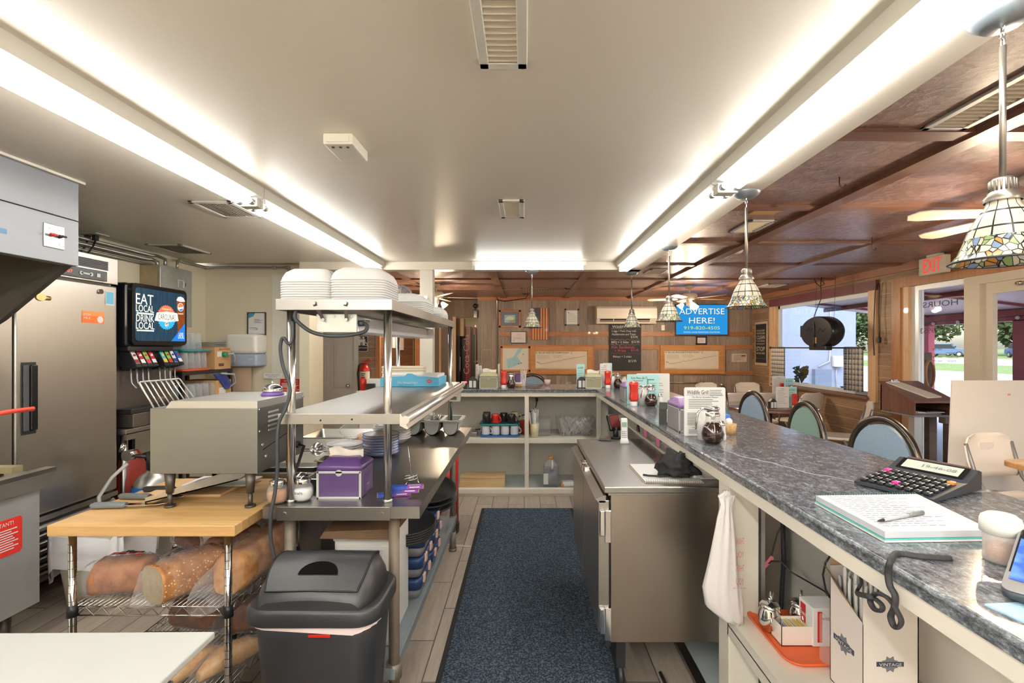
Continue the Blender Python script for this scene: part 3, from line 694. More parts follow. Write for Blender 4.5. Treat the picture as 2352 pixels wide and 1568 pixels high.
vent('square vent in the plywood ceiling behind the second pendant rod',1.65,1.86,3.53,3.9,ZD,'x',7,WV,'dining ceiling vents')
vent('square vent in the plywood ceiling behind the third pendant rod',1.5,1.74,5.75,6.1,ZD,'x',6,WV,'dining ceiling vents')
vent('wide vent in the plywood ceiling above the wooden flag',-.07,.66,7.6,7.98,ZD,'y',16,pm('vent_dark',(120,112,106),.5),'dining ceiling vents')
vent('square vent in the plywood ceiling above the right window',3.6,3.9,7.1,7.5,ZD,'x',6,WV,'dining ceiling vents')
b=B(); b.box(-.81,-.69,1.93,2.12,ZC-.045,ZC,bev=.006); b.box(-.795,-.705,1.925,1.93,ZC-.038,ZC-.01)
for i in range(3):b.cyl((-.78+i*.03,1.96,ZC-.0455),(-.78+i*.03,1.96,ZC-.048),.006,mi=1)
solo('alarm_box',b,[pm('cream_plastic',(226,222,208),.45),pm('dark_void',(60,54,46))],'cream square alarm box on the kitchen ceiling','alarm')
b=B(); b.lathe([(.001,-.03),(.04,-.03),(.055,-.015),(.06,0),(.001,0)],(P(1692,576,4.65).x,4.65,ZD),20); solo('smoke_detector',b,pm('cream_plastic',(226,222,208)),'round cream smoke detector on the plywood ceiling','detector')
b=B(); b.box(1.56,1.74,3.24,3.36,ZD-.012,ZD-.001); solo('ceiling_patch',b,pm('raw_plywood',(196,150,96),.6,nz=.1),'small bare wood patch on the plywood ceiling','panel')
for u,v,Y,lab in((1928,428,2.65,'small metal hook in the plywood ceiling, nearer one'),(2003,572,4.1,'small metal hook in the plywood ceiling, farther one')):
 p=P(u,v,Y); b=B(); b.tube([(p.x,Y,ZD),(p.x,Y,p.z+.02),(p.x+.005,Y,p.z),(p.x+.02,Y,p.z-.008),(p.x+.035,Y,p.z+.01)],.003,6); solo('ceiling_hook',b,DARKM,lab,'hook','ceiling hooks')
# ------------------------------------------------------------------ left kitchen
# reach-in freezer with two doors, faces +X
FX=-2.79
t=thing('reach_in_freezer','tall stainless reach-in freezer with black top grille against left wall','freezer',(-3.05,2.9,0))
b=B(); b.box(-3.34,FX-.05,2.51,3.3,.12,2.1); part('body',b,ST_FR,t)
b=B(); b.box(FX-.05,FX,2.51,3.3,1.925,2.1,bev=.003)
part('top_panel',b,ST_FR,t)
b=B()
b.box(FX-.02,FX+.001,2.69,3.22,2.01,2.07)
for i in range(6):b.box(FX,FX+.006,2.69,3.22,2.012+i*.0105,2.016+i*.0105,mi=1)
part('vent_grille',b,[BLACK,pm('grey_slat',(96,96,98),.4)],t)
b=B(); b.box(FX,FX+.012,2.70,3.205,1.935,2.0,bev=.005); b.box(FX+.012,FX+.014,2.74,3.18,1.945,1.99,mi=1)
b.rule((FX+.014,2.83,1.968),.1,.008,'E',2); b.text('-07',(FX+.014,2.93,1.966),.045,.018,'E',3)
b.cyl((FX+.014,3.01,1.966),(FX+.018,3.01,1.966),.012,mi=2); b.cyl((FX+.014,3.08,1.966),(FX+.018,3.08,1.966),.012,mi=2); b.box(FX+.014,FX+.018,3.01,3.08,1.961,1.971,2); b.box(FX+.014,FX+.018,3.12,3.145,1.955,1.978,2)
part('controller',b,[pm('grey_slat',(96,96,98)),pm('panel_dark',(70,74,80),.35),PAPER,pm('led_red',(255,90,60),.4,emit=1.5)],t)
def fdoor(y0,y1):
 b=B(); b.box(FX-.045,FX,y0,y1,.53,1.915,bev=.012,seg=3); o=part('door',b,ST_FR,t)
 return o
d1=fdoor(2.635,3.297); part('jamb_panel',B().box(FX-.045,FX-.004,2.512,2.625,.53,1.915,bev=.006),ST_FR,t)
b=B(); b.box(FX-.001,FX+.004,2.665,2.745,1.01,1.415,mi=0,bev=.002); b.box(FX+.004,FX+.02,2.705,2.742,1.03,1.4,bev=.006,mi=1); b.box(FX+.004,FX+.012,2.67,2.7,1.03,1.4,mi=2,bev=.003)
part('handle',b,[BLACK,BLACKG,pm('dark_handle_grey',(74,76,80),.4)],d1)
b=B(); b.cyl((FX,3.16,1.865),(FX+.012,3.16,1.865),.016); part('door_lock',b,CHROME,d1)
b=B(); b.box(FX,FX+.0015,3.2,3.27,1.78,1.875); b.box(FX+.0015,FX+.002,3.206,3.264,1.79,1.87,1); part('sticker',b,[PAPER,pm('sticker_blue',(110,190,226),.5)],d1,label='pale blue energy sticker')
b=B(); b.box(FX,FX+.0015,3.03,3.19,1.655,1.73); b.box(FX+.0015,FX+.002,3.03,3.19,1.655,1.7,1); b.text('STOP',(FX+.002,3.065,1.707),.05,.014,'E',2); b.text('MILK',(FX+.002,3.065,1.687),.05,.014,'E',2); b.cyl((FX+.0015,3.16,1.68),(FX+.003,3.16,1.68),.022,mi=2)
part('sticker',b,[pm('sticker_orange',(240,150,80),.5),pm('sticker_orange2',(244,120,40),.5),PAPER],d1,label='orange sticker')
b=B()
for i in range(7):b.add([(FX-.03,2.52,.20+i*.045),(FX-.03,3.3,.20+i*.045),(FX+.0,3.3,.17+i*.045),(FX+.0,2.52,.17+i*.045),],[(0,1,2,3)])
for i in range(7):b.box(FX-.005,FX,2.52,3.3,.165+i*.045,.182+i*.045)
b.box(FX-.04,FX,2.515,3.3,.49,.52); part('louvre_panel',b,ST_Y,t)
parts('foot',[B().cyl((x,y,0),(x,y,.13),.025,n=10)for x in(-3.25,FX-.1)for y in(2.56,3.2)],DARKM,t)

# exhaust hood
HX=-2.32
t=thing('exhaust_hood','large stainless exhaust hood under the ceiling at the left edge','hood',(-2.9,1.2,1.6))
b=B(); b.box(HX-.03,HX,-1.2,2.503,1.92,2.15,bev=.002); b.box(HX-.03,HX,-1.2,2.503,2.154,ZC-.012,bev=.002); part('front_panel',b,steel('hood_steel',(158,160,164),.55,'y',.04),t)
b=B(); b.prism([(HX-.031,1.92),(HX-.031,ZC-.012),(-3.36,ZC-.012),(-3.36,1.22),(-2.69,1.64)],'y',2.47,2.5); part('end_panel',b,pm('greasy_hood_steel',(84,80,74),.35,.5,nz=.15),t)
b=B(); b.box(-3.36,HX-.03,-1.2,2.47,2.3,ZC-.012); part('plenum',b,pm('greasy_hood_steel',(84,80,74)),t)
b=B(); b.box(HX-.03,HX+.02,-1.2,2.52,ZC-.012,ZC); part('ceiling_trim',b,CREAMP,t)
b=B(); b.box(HX-.06,HX-.03,-1.2,2.47,1.92,1.935); part('grease_gutter',b,ST_Y,t)
b=B(); b.cyl((-2.44,2.47,1.75),(-2.44,2.42,1.75),.012); b.cyl((-2.44,2.42,1.75),(-2.41,2.40,1.75),.018); part('nozzle',b,pm('brass',(190,164,110),.35,.9),t)
Yc=HX*FP/(123-VU); zc=Z_(543,Yc)
t=thing('switch_plate','two-switch steel plate with red and black toggles on the hood front','switch',(HX,Yc,zc))
b=B(); b.box(HX,HX+.006,Yc-.052,Yc+.052,zc-.058,zc+.058,bev=.003);
for dy in(-.025,.025):
 for dz in(-.035,.035):b.cyl((HX+.006,Yc+dy,zc+dz),(HX+.008,Yc+dy,zc+dz),.004)
part('plate',b,GALV,t)
for dy,c,n_ in((-.022,REDP,'red toggle'),(.022,BLACK,'black toggle')):
 b=B(); b.cyl((HX+.006,Yc+dy,zc),(HX+.028,Yc+dy,zc+.006),.006); b.box(HX+.02,HX+.03,Yc+dy-.02,Yc+dy+.02,zc,zc+.01,bev=.004); part('toggle',b,c,t,label=n_)
b=B(); b.box(HX,HX+.001,2.12,2.155,Z_(538,2.2)-.01,Z_(538,2.2)+.012); solo('label_sticker',b,pm('sticker_steel_blue',(90,130,170),.5),'tiny blue label stuck on the hood front','sticker')

# fryer
GX=-2.37
t=thing('deep_fryer','stainless deep fryer with red warning sticker at the lower left edge','fryer',(-2.75,1.9,0))
b=B(); b.box(-3.2,GX-.035,1.2,2.385,.24,.8); part('cabinet',b,pm('grey_fryer_panel',(182,184,184),.45,.6,nz=.08),t)
b=B(); b.box(-3.2,GX-.02,1.2,2.385,.8,.885); b.prism([(GX-.02,.80),(GX-.02,.905),(GX+.035,.905),(GX+.035,.885)],'y',1.2,2.4); part('fry_tank',b,ST_Y,t)
b=B(); b.box(-3.1,GX-.12,1.3,2.3,.886,.9); part('tank_interior',b,pm('oily_dark_steel',(96,86,64),.15,.6,nz=.2),t)
b=B(); b.box(-3.14,GX-.06,2.28,2.33,.9,.93); part('tank_lip',b,pm('greasy_brass_steel',(188,176,140),.4,.7),t)
yb=lambda u:GX*FP/(u-VU)
b=B(); y0,y1=yb(-15),yb(40); zz=Z_(1120,yb(15)); b.box(GX-.035,GX-.025,y0,y1,zz-.018,zz+.018,bev=.004); b.text('PATRIOT',(GX-.025,(y0+y1)/2,zz),(y1-y0)*.85,.016,'E',1); part('name_badge',b,[WHITE,GREYINK],t)
b=B(); y0,y1=yb(-60),yb(67); z0,z1=.53,.70; b.prism([(y0,z0),(y1-.01,z0),(y1,z0+.012),(y1,z1-.012),(y1-.01,z1),(y0,z1)],'x',GX-.035,GX-.033)
b.text('IMPORTANT!',(GX-.033,(y0+y1)/2+.01,z1-.022),.13,.018,'E',1); b.rule((GX-.033,(y0+y1)/2,z1-.05),(y1-y0)*.85,.005,'E',1,n=9,gap=.0115,jit=.25)
part('warning_sticker',b,[pm('sticker_red',(222,54,44),.45),PAPER],t,label='red warning sticker with white print')
parts('leg',[B().cyl((x,y,0),(x,y,.24),.02,r2=.028,n=12)for x in(-3.1,GX-.12)for y in(1.3,2.3)],DARKM,t)
b=B(); b.tube([(GX+.3,1.55,1.31),(GX-.05,1.95,1.285),(GX-.12,2.2,1.30)],.007,8);
p0,p1=P(-40,956,1.5),P(78,938,1.62); b=B(); b.tube([p0,(p0+p1)/2+Vector((0,0,.002)),p1],.0075,8); b.tube([p0+Vector((-.35,-.05,-.1)),p0],.009,8,mi=1)
solo('basket_handle',b,[pm('red_coated_handle',(206,62,48),.4),ST_Y],'red coated fryer basket handle reaching in from the left edge','handle bar')

# ceiling socket with two plugs
p=P(210,541,3.66); t=thing('ceiling_socket','ceiling outlet plate with two black plugs above the freezer','socket',(p.x,p.y,ZC))
part('plate',B().box(p.x-.09,p.x+.09,p.y-.06,p.y+.06,ZC-.008,ZC,bev=.003),pm('vent_enamel',(214,210,198)),t)
for dx in(-.03,.03):
 o=part('plug',B().box(p.x+dx-.016,p.x+dx+.016,p.y-.016,p.y+.016,ZC-.05,ZC-.008,bev=.005),BLACK,t)
 part('cable',B().tube([(p.x+dx,p.y,ZC-.05),(p.x+dx,p.y-.02,ZC-.1),(p.x+dx-.02,p.y-.06,ZC-.18),(p.x+dx-.03,p.y-.2,ZC-.26)],.006,6),BLACK,t)
# conduits along left and rear wall
CON=pm('conduit_metal',(178,178,172),.3,.8)
for k,(z,dx,lab)in enumerate(((2.318,.05,'upper'),(2.275,.05,'middle'),(2.235,.035,'lower'))):
 b=B(); x=XL+dx
 if k==2:b.tube([(x,2.53,z),(x,4.3,z),(x,4.36,z-.02),(x,4.36,2.2)],.011,8)
 elif k==1:b.tube([(x,2.53,z),(x,4.22,z),(x+.03,4.25,z),(x+.06,4.27,z-.02),(x+.06,4.27,2.21)],.016,8)
 else:b.tube([(x,2.53,z),(x,4.28,z),(x+.03,4.30,z),(x+.1,4.31,z-.03),(x+.1,4.31,2.21)],.014,8)
 solo('conduit',b,CON,'%s of the metal conduits along the top of the left wall'%lab,'conduit','wall conduits')
b=B(); zc=Z_(612,5.05); x=XL+.03
b.tube([(XL+.12,4.5,2.21),(XL+.12,4.5,2.3),(XL+.1,4.56,2.33),(x,4.7,2.335),(x,5.0,2.335),(XL+.07,5.05,2.335),(X_(655,5.05),5.055,2.335),(X_(662,5.05),5.055,2.32),(X_(662,5.05),5.055,1.45)],.012,8)
for u in(475,630,661):b.box(X_(u,5.05)-.02,X_(u,5.05)+.02,5.03,5.075,2.318,2.352,bev=.006)
solo('conduit',b,CON,'thin conduit running round the corner and down beside the opening','conduit','wall conduits')
# electrical panel
t=thing('electrical_panel','grey steel electrical panel with rusty side on the left wall','electrical panel',(-3.28,4.4,1.7))
part('enclosure',B().box(XL,-3.2,4.21,4.6,1.7,2.22),pm('rusty_tan_metal',(190,172,134),.55,.2,nz=.25,ns=8),t)
b=B(); b.box(-3.2,-3.185,4.205,4.605,1.69,2.225,bev=.003); part('door',b,GALV,t)
b=B(); b.box(-3.185,-3.183,4.42,4.5,2.05,2.12); b.rule((-3.183,4.455,2.11),.06,.004,'E',1,n=8,gap=.008); b.box(-3.183,-3.182,4.515,4.52,2.07,2.1,1); part('rating_label',b,[PAPER,INK],t)

# soda counter
t=thing('beverage_counter','stainless beverage counter beside the freezer with open dark underside','counter',(-3.05,4.0,0))
part('countertop',B().box(-3.36,-2.75,3.32,4.0,.89,.93,bev=.004).box(-2.77,-2.75,3.32,4.0,.855,.9),ST_Y,t)
part('undershelf',B().box(-3.34,-2.8,3.34,3.98,.3,.33),BLACK,t)
part('back_panel',B().box(-3.36,-3.34,3.33,3.99,.05,.89),BLACK,t)
parts('leg',[B().cyl((x,y,0),(x,y,.89),.018,n=10)for x in(-3.3,-2.8)for y in(3.36,3.95)],ST_Z,t)
SX=-2.75
t=thing('soda_dispenser','black soda dispenser with illuminated EAT LOCAL DRINK LOCAL panel','soda dispenser',(-2.95,3.66,.93))
b=B(); b.box(-3.3,SX-.14,3.36,3.92,.93,1.55); part('body',b,steel('grey_brown_steel',(130,124,120),.4,'z'),t)
b=B(); b.box(-3.3,SX-.03,3.355,3.925,1.50,1.955,bev=.02,seg=3); part('upper_housing',b,BLACKG,t)
zt0,zt1,ya,yb_=1.515,1.955,3.37,3.915
b=B(); b.prism(rr(yb_-ya,zt1-zt0,.035,(ya+yb_)/2,(zt0+zt1)/2),'x',SX-.05,SX+.0); part('bezel',b,BLACKG,t)
gb=N('dispenser_graphic_navy'); vv=gb.co(scale=(1,9,1)); gb.set(Base_Color=gb.ramp(gb.noise(vv,9,4),[(.3,c8(16,34,52)),(.7,c8(26,66,88))]),Roughness=.2); gb.b.inputs['Emission Color'].default_value=c8(24,56,76); gb.b.inputs['Emission Strength'].default_value=.5
LIT=pm('lit_cream',(240,238,214),.4,emit=.55); ORG=pm('lit_orange',(240,112,72),.4,emit=.4); CY=pm('lit_cyan',(40,164,210),.4,emit=.4); BLU=pm('lit_blue',(14,112,206),.4,emit=.45); COLA=pm('cola_brown',(140,70,24),.3,nz=.5,ns=30,emit=.2); NAVY=pm('lit_navy',(34,62,110),.4,emit=.2)
b=B(); yc=(ya+yb_)/2; zc=(zt0+zt1)/2; w,h=yb_-ya-.05,zt1-zt0-.06
b.prism(rr(w,h,.025,yc,zc),'x',SX,SX+.004,0)
F=SX+.004
def gy(f):return ya+.025+w*f
def gz(f):return zt1-.03-h*f
b.text('EAT',(F,gy(.165),gz(.21)),.16,.075,'E',1); b.text('LOCAL',(F,gy(.17),gz(.385)),.165,.05,'E',1)
b.box(F,F+.001,gy(.02),gy(.335),gz(.495),gz(.465),1); b.text('DRINK',(F,gy(.175),gz(.57)),.165,.05,'E',1); b.text('LOCAL',(F,gy(.175),gz(.71)),.17,.05,'E',1); b.box(F,F+.001,gy(.02),gy(.34),gz(.815),gz(.79),1)
cy,cz=gy(.595),gz(.52)
def star(cy,cz,r,n,dr,lo=0,hi=360):
 return[(cy+(r+(dr if i%2 else 0))*math.cos(R(lo+(hi-lo)*i/(2*n))),cz+(r+(dr if i%2 else 0))*math.sin(R(lo+(hi-lo)*i/(2*n))))for i in range(2*n+1)]
b.prism(star(cy,cz,.088,14,.008,0,180),'x',F,F+.001,2); b.prism(star(cy,cz,.088,14,.008,180,360),'x',F,F+.001,3)
b.prism([(cy-.12,cz-.03),(cy-.1,cz+.03),(cy,cz+.045),(cy+.11,cz+.04),(cy+.125,cz-.02),(cy,cz-.035)],'x',F+.001,F+.002,1)
b.text('CAROLINAS',(F+.002,cy,cz+.003),.18,.045,'E',6); b.text('BORN IN THE',(F+.001,cy,cz+.062),.09,.012,'E',1)
def globe(b,F,y,z,r,mi=(1,2,5)):
 b.cyl((F,y,z),(F+.001,y,z),r,n=20,mi=mi[0])
 up=[(y+r*.9*math.cos(R(a)),z+r*.9*math.sin(R(a)))for a in range(10,200,15)]; b.prism(up,'x',F+.001,F+.0015,mi[1])
 dn=[(y+r*.9*math.cos(R(a)),z+r*.9*math.sin(R(a)))for a in range(225,355,15)]; b.prism(dn,'x',F+.001,F+.0015,mi[2])
globe(b,F+.001,cy,cz-.055,.018)
gx0=gy(.895); b.prism([(gx0-.042,gz(.13)),(gx0+.05,gz(.13)),(gx0+.045,gz(.98)),(gx0-.03,gz(.98))],'x',F,F+.001,4)
b.prism([(gx0-.045,gz(.15)),(gx0-.03,gz(.08)),(gx0+.0,gz(.06)),(gx0+.03,gz(.08)),(gx0+.05,gz(.15)),(gx0,gz(.17))],'x',F+.001,F+.002,1)
globe(b,F+.001,gx0,gz(.28),.033); b.text('pepsi',(F+.001,gx0,gz(.42)),.055,.018,'E',1)
b.prism([(gy(.69),gz(.995)),(gy(.99),gz(.995)),(gy(.99),gz(.62))],'x',F+.001,F+.0025,5)
b.text('LIVE',(F+.0025,gy(.9),gz(.845)),.05,.022,'E',1); b.text('LOCAL',(F+.0025,gy(.9),gz(.905)),.065,.026,'E',1)
part('graphic_panel',b,[gb.m,LIT,ORG,CY,COLA,BLU,NAVY],t)
part('chassis',B().box(SX-.12,SX-.02,3.37,3.8,1.47,1.51,bev=.01).box(SX-.14,SX-.06,3.42,3.86,1.36,1.47),BLACK,t)
fl_=[((226,222,224),(150,60,60)),((190,40,48),(240,240,240)),((150,196,80),(230,60,110)),((206,40,48),(240,240,240)),((88,190,190),(240,200,60)),((130,200,80),(210,60,50)),((226,226,232),(40,70,150)),((24,96,190),(240,240,240))]
ys=[3.43,3.483,3.536,3.589,3.70,3.753,3.806,3.859]
vm=[BLACK]
for i,(y,(c1,c2))in enumerate(zip(ys,fl_)):
 b=B(); zT,zB=1.475,1.36; xT,xB=SX-.055,SX+.005
 b.add([(xT,y-.024,zT),(xT,y+.024,zT),(xB,y+.024,zB),(xB,y-.024,zB),(xT-.06,y-.024,zT),(xT-.06,y+.024,zT),(SX-.1,y+.024,zB-.03),(SX-.1,y-.024,zB-.03)],[(0,1,2,3),(4,5,1,0),(7,3,2,6),(4,0,3,7),(5,6,2,1),(4,7,6,5)])
 def q(f):return Vector((xT+(xB-xT)*f+.002,0,zT+(zB-zT)*f+.001))
 for f0,f1,mi in((.06,.8,1),(.55,.78,2)):
  a,c=q(f0),q(f1); dx=.0008*mi; b.quad((a.x+dx,y-.019,a.z),(a.x+dx,y+.019,a.z),(c.x+dx,y+.019,c.z),(c.x+dx,y-.019,c.z),mi)
 a=q(.32); b.cyl((a.x+.0005,y,a.z),(a.x+.003,y,a.z),.012,n=14,mi=2 if i!=7 else 3)
 o=part('valve',b,[BLACK,pm('valve_face_%d'%i,c1,.4),pm('valve_accent_%d'%i,c2,.4),REDP],t,label='soda valve with %s face'%['white','red','green and pink','red','teal and yellow','green','white','blue'][i])
 b=B(); b.tube([(SX-.06,y,1.35),(SX-.055,y,1.27),(SX-.05,y,1.24),(SX-.015,y,1.205)],.006,6); part('lever',b,pm('grey_lever',(150,150,152),.35,.5),o)
part('drip_tray',B().box(SX-.2,SX+.005,3.36,3.93,1.03,1.065,bev=.004),BLACK,t)
part('splash_panel',B().box(SX-.14,SX-.128,3.36,3.93,1.065,1.36).text('LANCER',(SX-.128,3.82,1.1),.09,.014,'E',1),[steel('grey_brown_steel',(130,124,120)),PAPER],t)
part('tray_grid',B().box(SX-.21,SX+.01,3.37,3.5,.935,1.03,bev=.004).box(SX-.21,SX-.01,3.52,3.92,.935,1.03,bev=.004),steel('grey_brown_steel',(130,124,120)),t)
# tray rack with glasses right of the dispenser
t=thing('black_shelf_rack','black metal rack of shelves beside the soda dispenser','rack',(-3.08,4.4,0))
parts('post',[B().box(x-.016,x+.016,y-.016,y+.016,0,1.29)for x in(-3.3,-2.88)for y in(4.04,4.7)],BLACK,t)
parts('shelf',[B().box(-3.32,-2.865,4.03,4.72,z,z+.03)for z in(1.26,1.0,.55,.2)],BLACK,t)
def drum_glass():
 return B().lathe([(.001,0),(.026,0),(.028,.002),(.036,.145),(.034,.145),(.026,.008),(.001,.008)],n=14)
GL=pane_mat('tumbler_glass',(.93,.95,.95,1))
gl0=None
def glass(x,y,z,lab,grp,flip=True):
 global gl0
 if gl0 is None:
  b=drum_glass(); b.v=[(v[0],v[1],.145-v[2])for v in b.v]
  gl0=solo('drinking_glass',b,film('tumbler_film',(226,232,234),.16,.06,.1,8),lab,'glass',grp,loc=(x,y,z)); return gl0
 return dup(gl0,(x,y,z),0,lab,grp)
def tray(name,x0,x1,y0,y1,z,m,lab,grp=None):
 b=B(); cx,cy=(x0+x1)/2,(y0+y1)/2; w,h=x1-x0,y1-y0
 rs=[[(p[0],p[1],zz)for p in rr(w-d,h-d,.035,cx,cy)]for d,zz in((.03,z),(0,z+.018),(.008,z+.02),(.036,z+.004))]
 b.loft(rs); return solo(name,b,m,lab,'tray',grp)
TEAL=pm('teal_tray',(40,150,152),.45); ORT=pm('orange_tray',(232,102,50),.42,nz=.04)
tray('serving_tray',-3.2,-2.85,4.04,4.4,1.291,ORT,'orange tray under the upside-down glasses on the black rack')
k=0
for ix in range(3):
 for iy in range(4):glass(-2.9-ix*.085,4.09+iy*.08,1.312,'clear upside-down glass on the orange tray of the black rack','glasses on the orange tray')
tray('serving_tray',-3.2,-2.85,4.04,4.42,1.459,TEAL,'teal tray stacked on the glasses of the black rack')
for ix in range(3):
 for iy in range(3):glass(-2.9-ix*.085,4.1+iy*.08,1.48,'clear upside-down glass on the teal tray of the black rack','glasses on the teal tray')
for ix in range(3):
 for iy in range(5):glass(-2.9-ix*.085,4.09+iy*.09,1.031,'clear upside-down glass on the second shelf of the black rack','glasses on the second shelf')
KR=pm('kraft_cardboard',(196,152,106),.8,nz=.06);
t=thing('syrup_box','brown syrup box with green valve on the black rack','box',(-2.98,4.56,1.29))
part('carton',B().box(-3.2,-2.87,4.46,4.7,1.291,1.5,bev=.004).text('READY TO DISPENSE',(-2.87,4.6,1.48),.16,.012,'E',1).box(-2.8695,-2.869,4.49,4.56,1.41,1.46,2).rule((-2.87,4.55,1.34),.08,.01,'E',1,n=2,gap=.014),[KR,INK,PAPER],t)
o=part('valve',B().cyl((-2.87,4.58,1.43),(-2.83,4.58,1.43),.024,n=12),pm('green_plastic',(40,140,84),.4),t); part('hose',B().tube([(-2.83,4.58,1.43),(-2.80,4.62,1.44),(-2.8,4.65,1.40),(-2.83,4.67,1.33)],.011,8),pm('grey_hose',(160,166,170),.35),t)
t=thing('syrup_box','lower brown syrup box behind the toaster on the black rack','box',(-2.98,4.58,1.03))
part('carton',B().box(-3.2,-2.86,4.46,4.69,1.031,1.19,bev=.004).text('READY TO DISPENSE',(-2.86,4.58,1.165),.16,.012,'E',1).box(-2.8595,-2.859,4.5,4.6,1.06,1.12,2),[KR,INK,PAPER],t)
part('hose',B().tube([(-2.86,4.62,1.10),(-2.80,4.66,1.16),(-2.79,4.62,1.24),(-2.84,4.5,1.255)],.01,8),pm('grey_hose',(160,166,170)),t)
b=B();
for i in range(4):b.box(-3.25,-2.95,4.5,4.72,1.502+i*.012,1.508+i*.012,bev=.002)
solo('baking_sheets',b,ST_X,'short stack of steel sheet pans on top of the syrup box','pan')
b=B(); b.box(-2.862,-2.86,4.52,4.66,1.2,1.255); b.M=Matrix(); solo('snack_bag',B().add([(-2.86,4.44,1.25),(-2.855,4.60,1.25),(-2.83,4.66,1.13),(-2.84,4.58,1.1),(-2.875,4.44,1.25),(-2.875,4.60,1.25),(-2.85,4.66,1.13),(-2.86,4.58,1.1)],[(0,1,2,3),(4,7,6,5),(0,3,7,4),(1,5,6,2),(0,4,5,1),(3,2,6,7)]),pm('blue_red_wrapper',(60,70,140),.3,nz=.5,ns=30),'small blue wrapper hanging off the black rack edge','wrapper')
# CO2 tank and mop bucket below
t=thing('gas_cylinder','silver gas cylinder with gauge and hose on the floor left of the toaster','gas cylinder',(-2.48,3.2,0))
part('tank',B().lathe([(.001,0),(.1,0),(.11,.01),(.11,.54),(.1,.60),(.07,.65),(.03,.675),(.02,.70),(.001,.7)],(-2.48,3.2,0),24),ST_Z,t)
b=B(); b.lathe([(.1112,.48),(.1112,.56),(.107,.59)],(-2.48,3.2,0),24); b.text('CO2',(-2.48,3.09,.53),.09,.03,'F',1); part('label',b,[pm('label_blue',(30,100,170),.4),PAPER],t)
o=part('regulator',B().cyl((-2.48,3.2,.69),(-2.48,3.2,.8),.03,n=14).cyl((-2.48,3.2,.77),(-2.62,3.17,.79),.013),BLACK,t); part('gauge',B().cyl((-2.6,3.14,.79),(-2.6,3.19,.79),.035,n=18),CHROME,o); part('valve_knob',B().cyl((-2.66,3.17,.81),(-2.64,3.17,.86),.014,n=10),CHROME,o)
part('hose',B().tube([(-2.6,3.15,.74),(-2.66,3.1,.66),(-2.70,3.05,.55),(-2.69,3.05,.45),(-2.64,3.1,.3)],.011,8),pm('clear_hose',(206,208,204),.3),t)
b=B(); b.lathe([(.001,0),(.11,.0),(.12,.02),(.12,.28),(.13,.29),(.13,.31),(.001,.31)],(-2.86,3.72,0),20); b.box(-2.9,-2.82,3.6,3.64,.31,.33)
solo('yellow_bucket',b,pm('yellow_plastic',(226,196,36),.45,nz=.15),'yellow bucket on the floor under the beverage counter','bucket')
b=B(); b.loft([[(x*s+-2.82,3.45+y*s2,z)for x,y in rr(.14,.2,.05)]for z,s,s2 in((.34,.8,.8),(.42,1,1),(.56,1,1.0),(.7,.7,.8),(.76,.2,.5))]); solo('red_bag',b,pm('dark_red_plastic',(150,48,36),.4,nz=.2),'dark red bag on the lower shelf under the beverage counter','bag')

# white bin with liner
t=thing('waste_bin','cream waste bin with white liner on the floor behind the butcher block table','bin',(-2.5,2.87,0))
rg=lambda w,h,z,r=.04,cx=-2.5,cy=2.87:[(p[0],p[1],z)for p in rr(w,h,r,cx,cy)]
part('body',B().loft([rg(.29,.22,0),rg(.38,.29,.4),rg(.37,.28,.4),rg(.28,.21,.01)]),pm('cream_bin',(216,208,188),.5),t)
b=B(); rs=[]
for z,w in((.20,.41),(.24,.415),(.33,.42),(.42,.415),(.425,.38),(.39,.37)):
 rs.append([(p[0]+.006*math.sin(i*2.1),p[1]+.006*math.cos(i*1.7),z+(.05*math.sin(i*.55)if z<.22 else .012*math.sin(i*1.3)))for i,p in enumerate(rr(w,w-.09,.05,-2.5,2.87,8))])
b.loft(rs,cap=False); part('liner',b,pm('white_liner',(232,230,230),.5,nz=.04,bump=.5,bs=18),t)
b=B(); b.box(-2.34,-2.30,2.95,2.96,.27,.31); part('liner_tie',B().cyl((-2.38,2.70,.27),(-2.34,2.708,.28),.014,n=8),REDP,t)

# items on the rear kitchen wall
def P5(u,v):return P(u,v,5.06)
t=thing('paper_towel_dispenser','white paper towel dispenser with grey base on the rear kitchen wall','dispenser',P5(578,840))
p,q=P5(543,768),P5(613,812); b=B(); b.box(p.x,q.x,4.86,5.08,q.z,p.z,bev=.035,seg=4); part('cover',b,pm('dispenser_white',(232,230,220),.35),t)
p,q=P5(539,812),P5(612,840); b=B(); b.box(p.x,q.x,4.87,5.08,q.z,p.z,bev=.02,seg=3); b.text('tork',(X_(576,4.87),4.87,Z_(824,4.87)),.05,.02,'F',1); part('base',b,[pm('blue_grey_plastic',(168,180,198),.35),PAPER],t)
p,q=P5(547,834),P5(590,896); b=B(); b.box(p.x,q.x,4.955,4.958,q.z,p.z); part('paper_towel',b,pm('kraft_towel',(204,176,148),.8),t)
def frame(name,lab,u0,u1,v0,v1,Y,fm,fw,cont,depth=.02,face='F',grp=None):
 t=thing(name,lab,'picture' if 'sign' not in name else 'sign',P((u0+u1)/2,v1,Y),group=grp)
 p,q=P(u0,v0,Y),P(u1,v1,Y); y=Y-depth
 b=B(); b.box(p.x,q.x,y,Y,p.z-fw,p.z,bev=.002); b.box(p.x,q.x,y,Y,q.z,q.z+fw,bev=.002); b.box(p.x,p.x+fw,y,Y,q.z,p.z,bev=.002); b.box(q.x-fw,q.x,y,Y,q.z,p.z,bev=.002); part('frame',b,fm,t)
 b=B(); b.box(p.x+fw,q.x-fw,Y-depth*.5,Y,q.z+fw,p.z-fw); ms=cont(b,p.x+fw,q.x-fw,q.z+fw,p.z-fw,Y-depth*.5); part('print',b,ms,t); return t
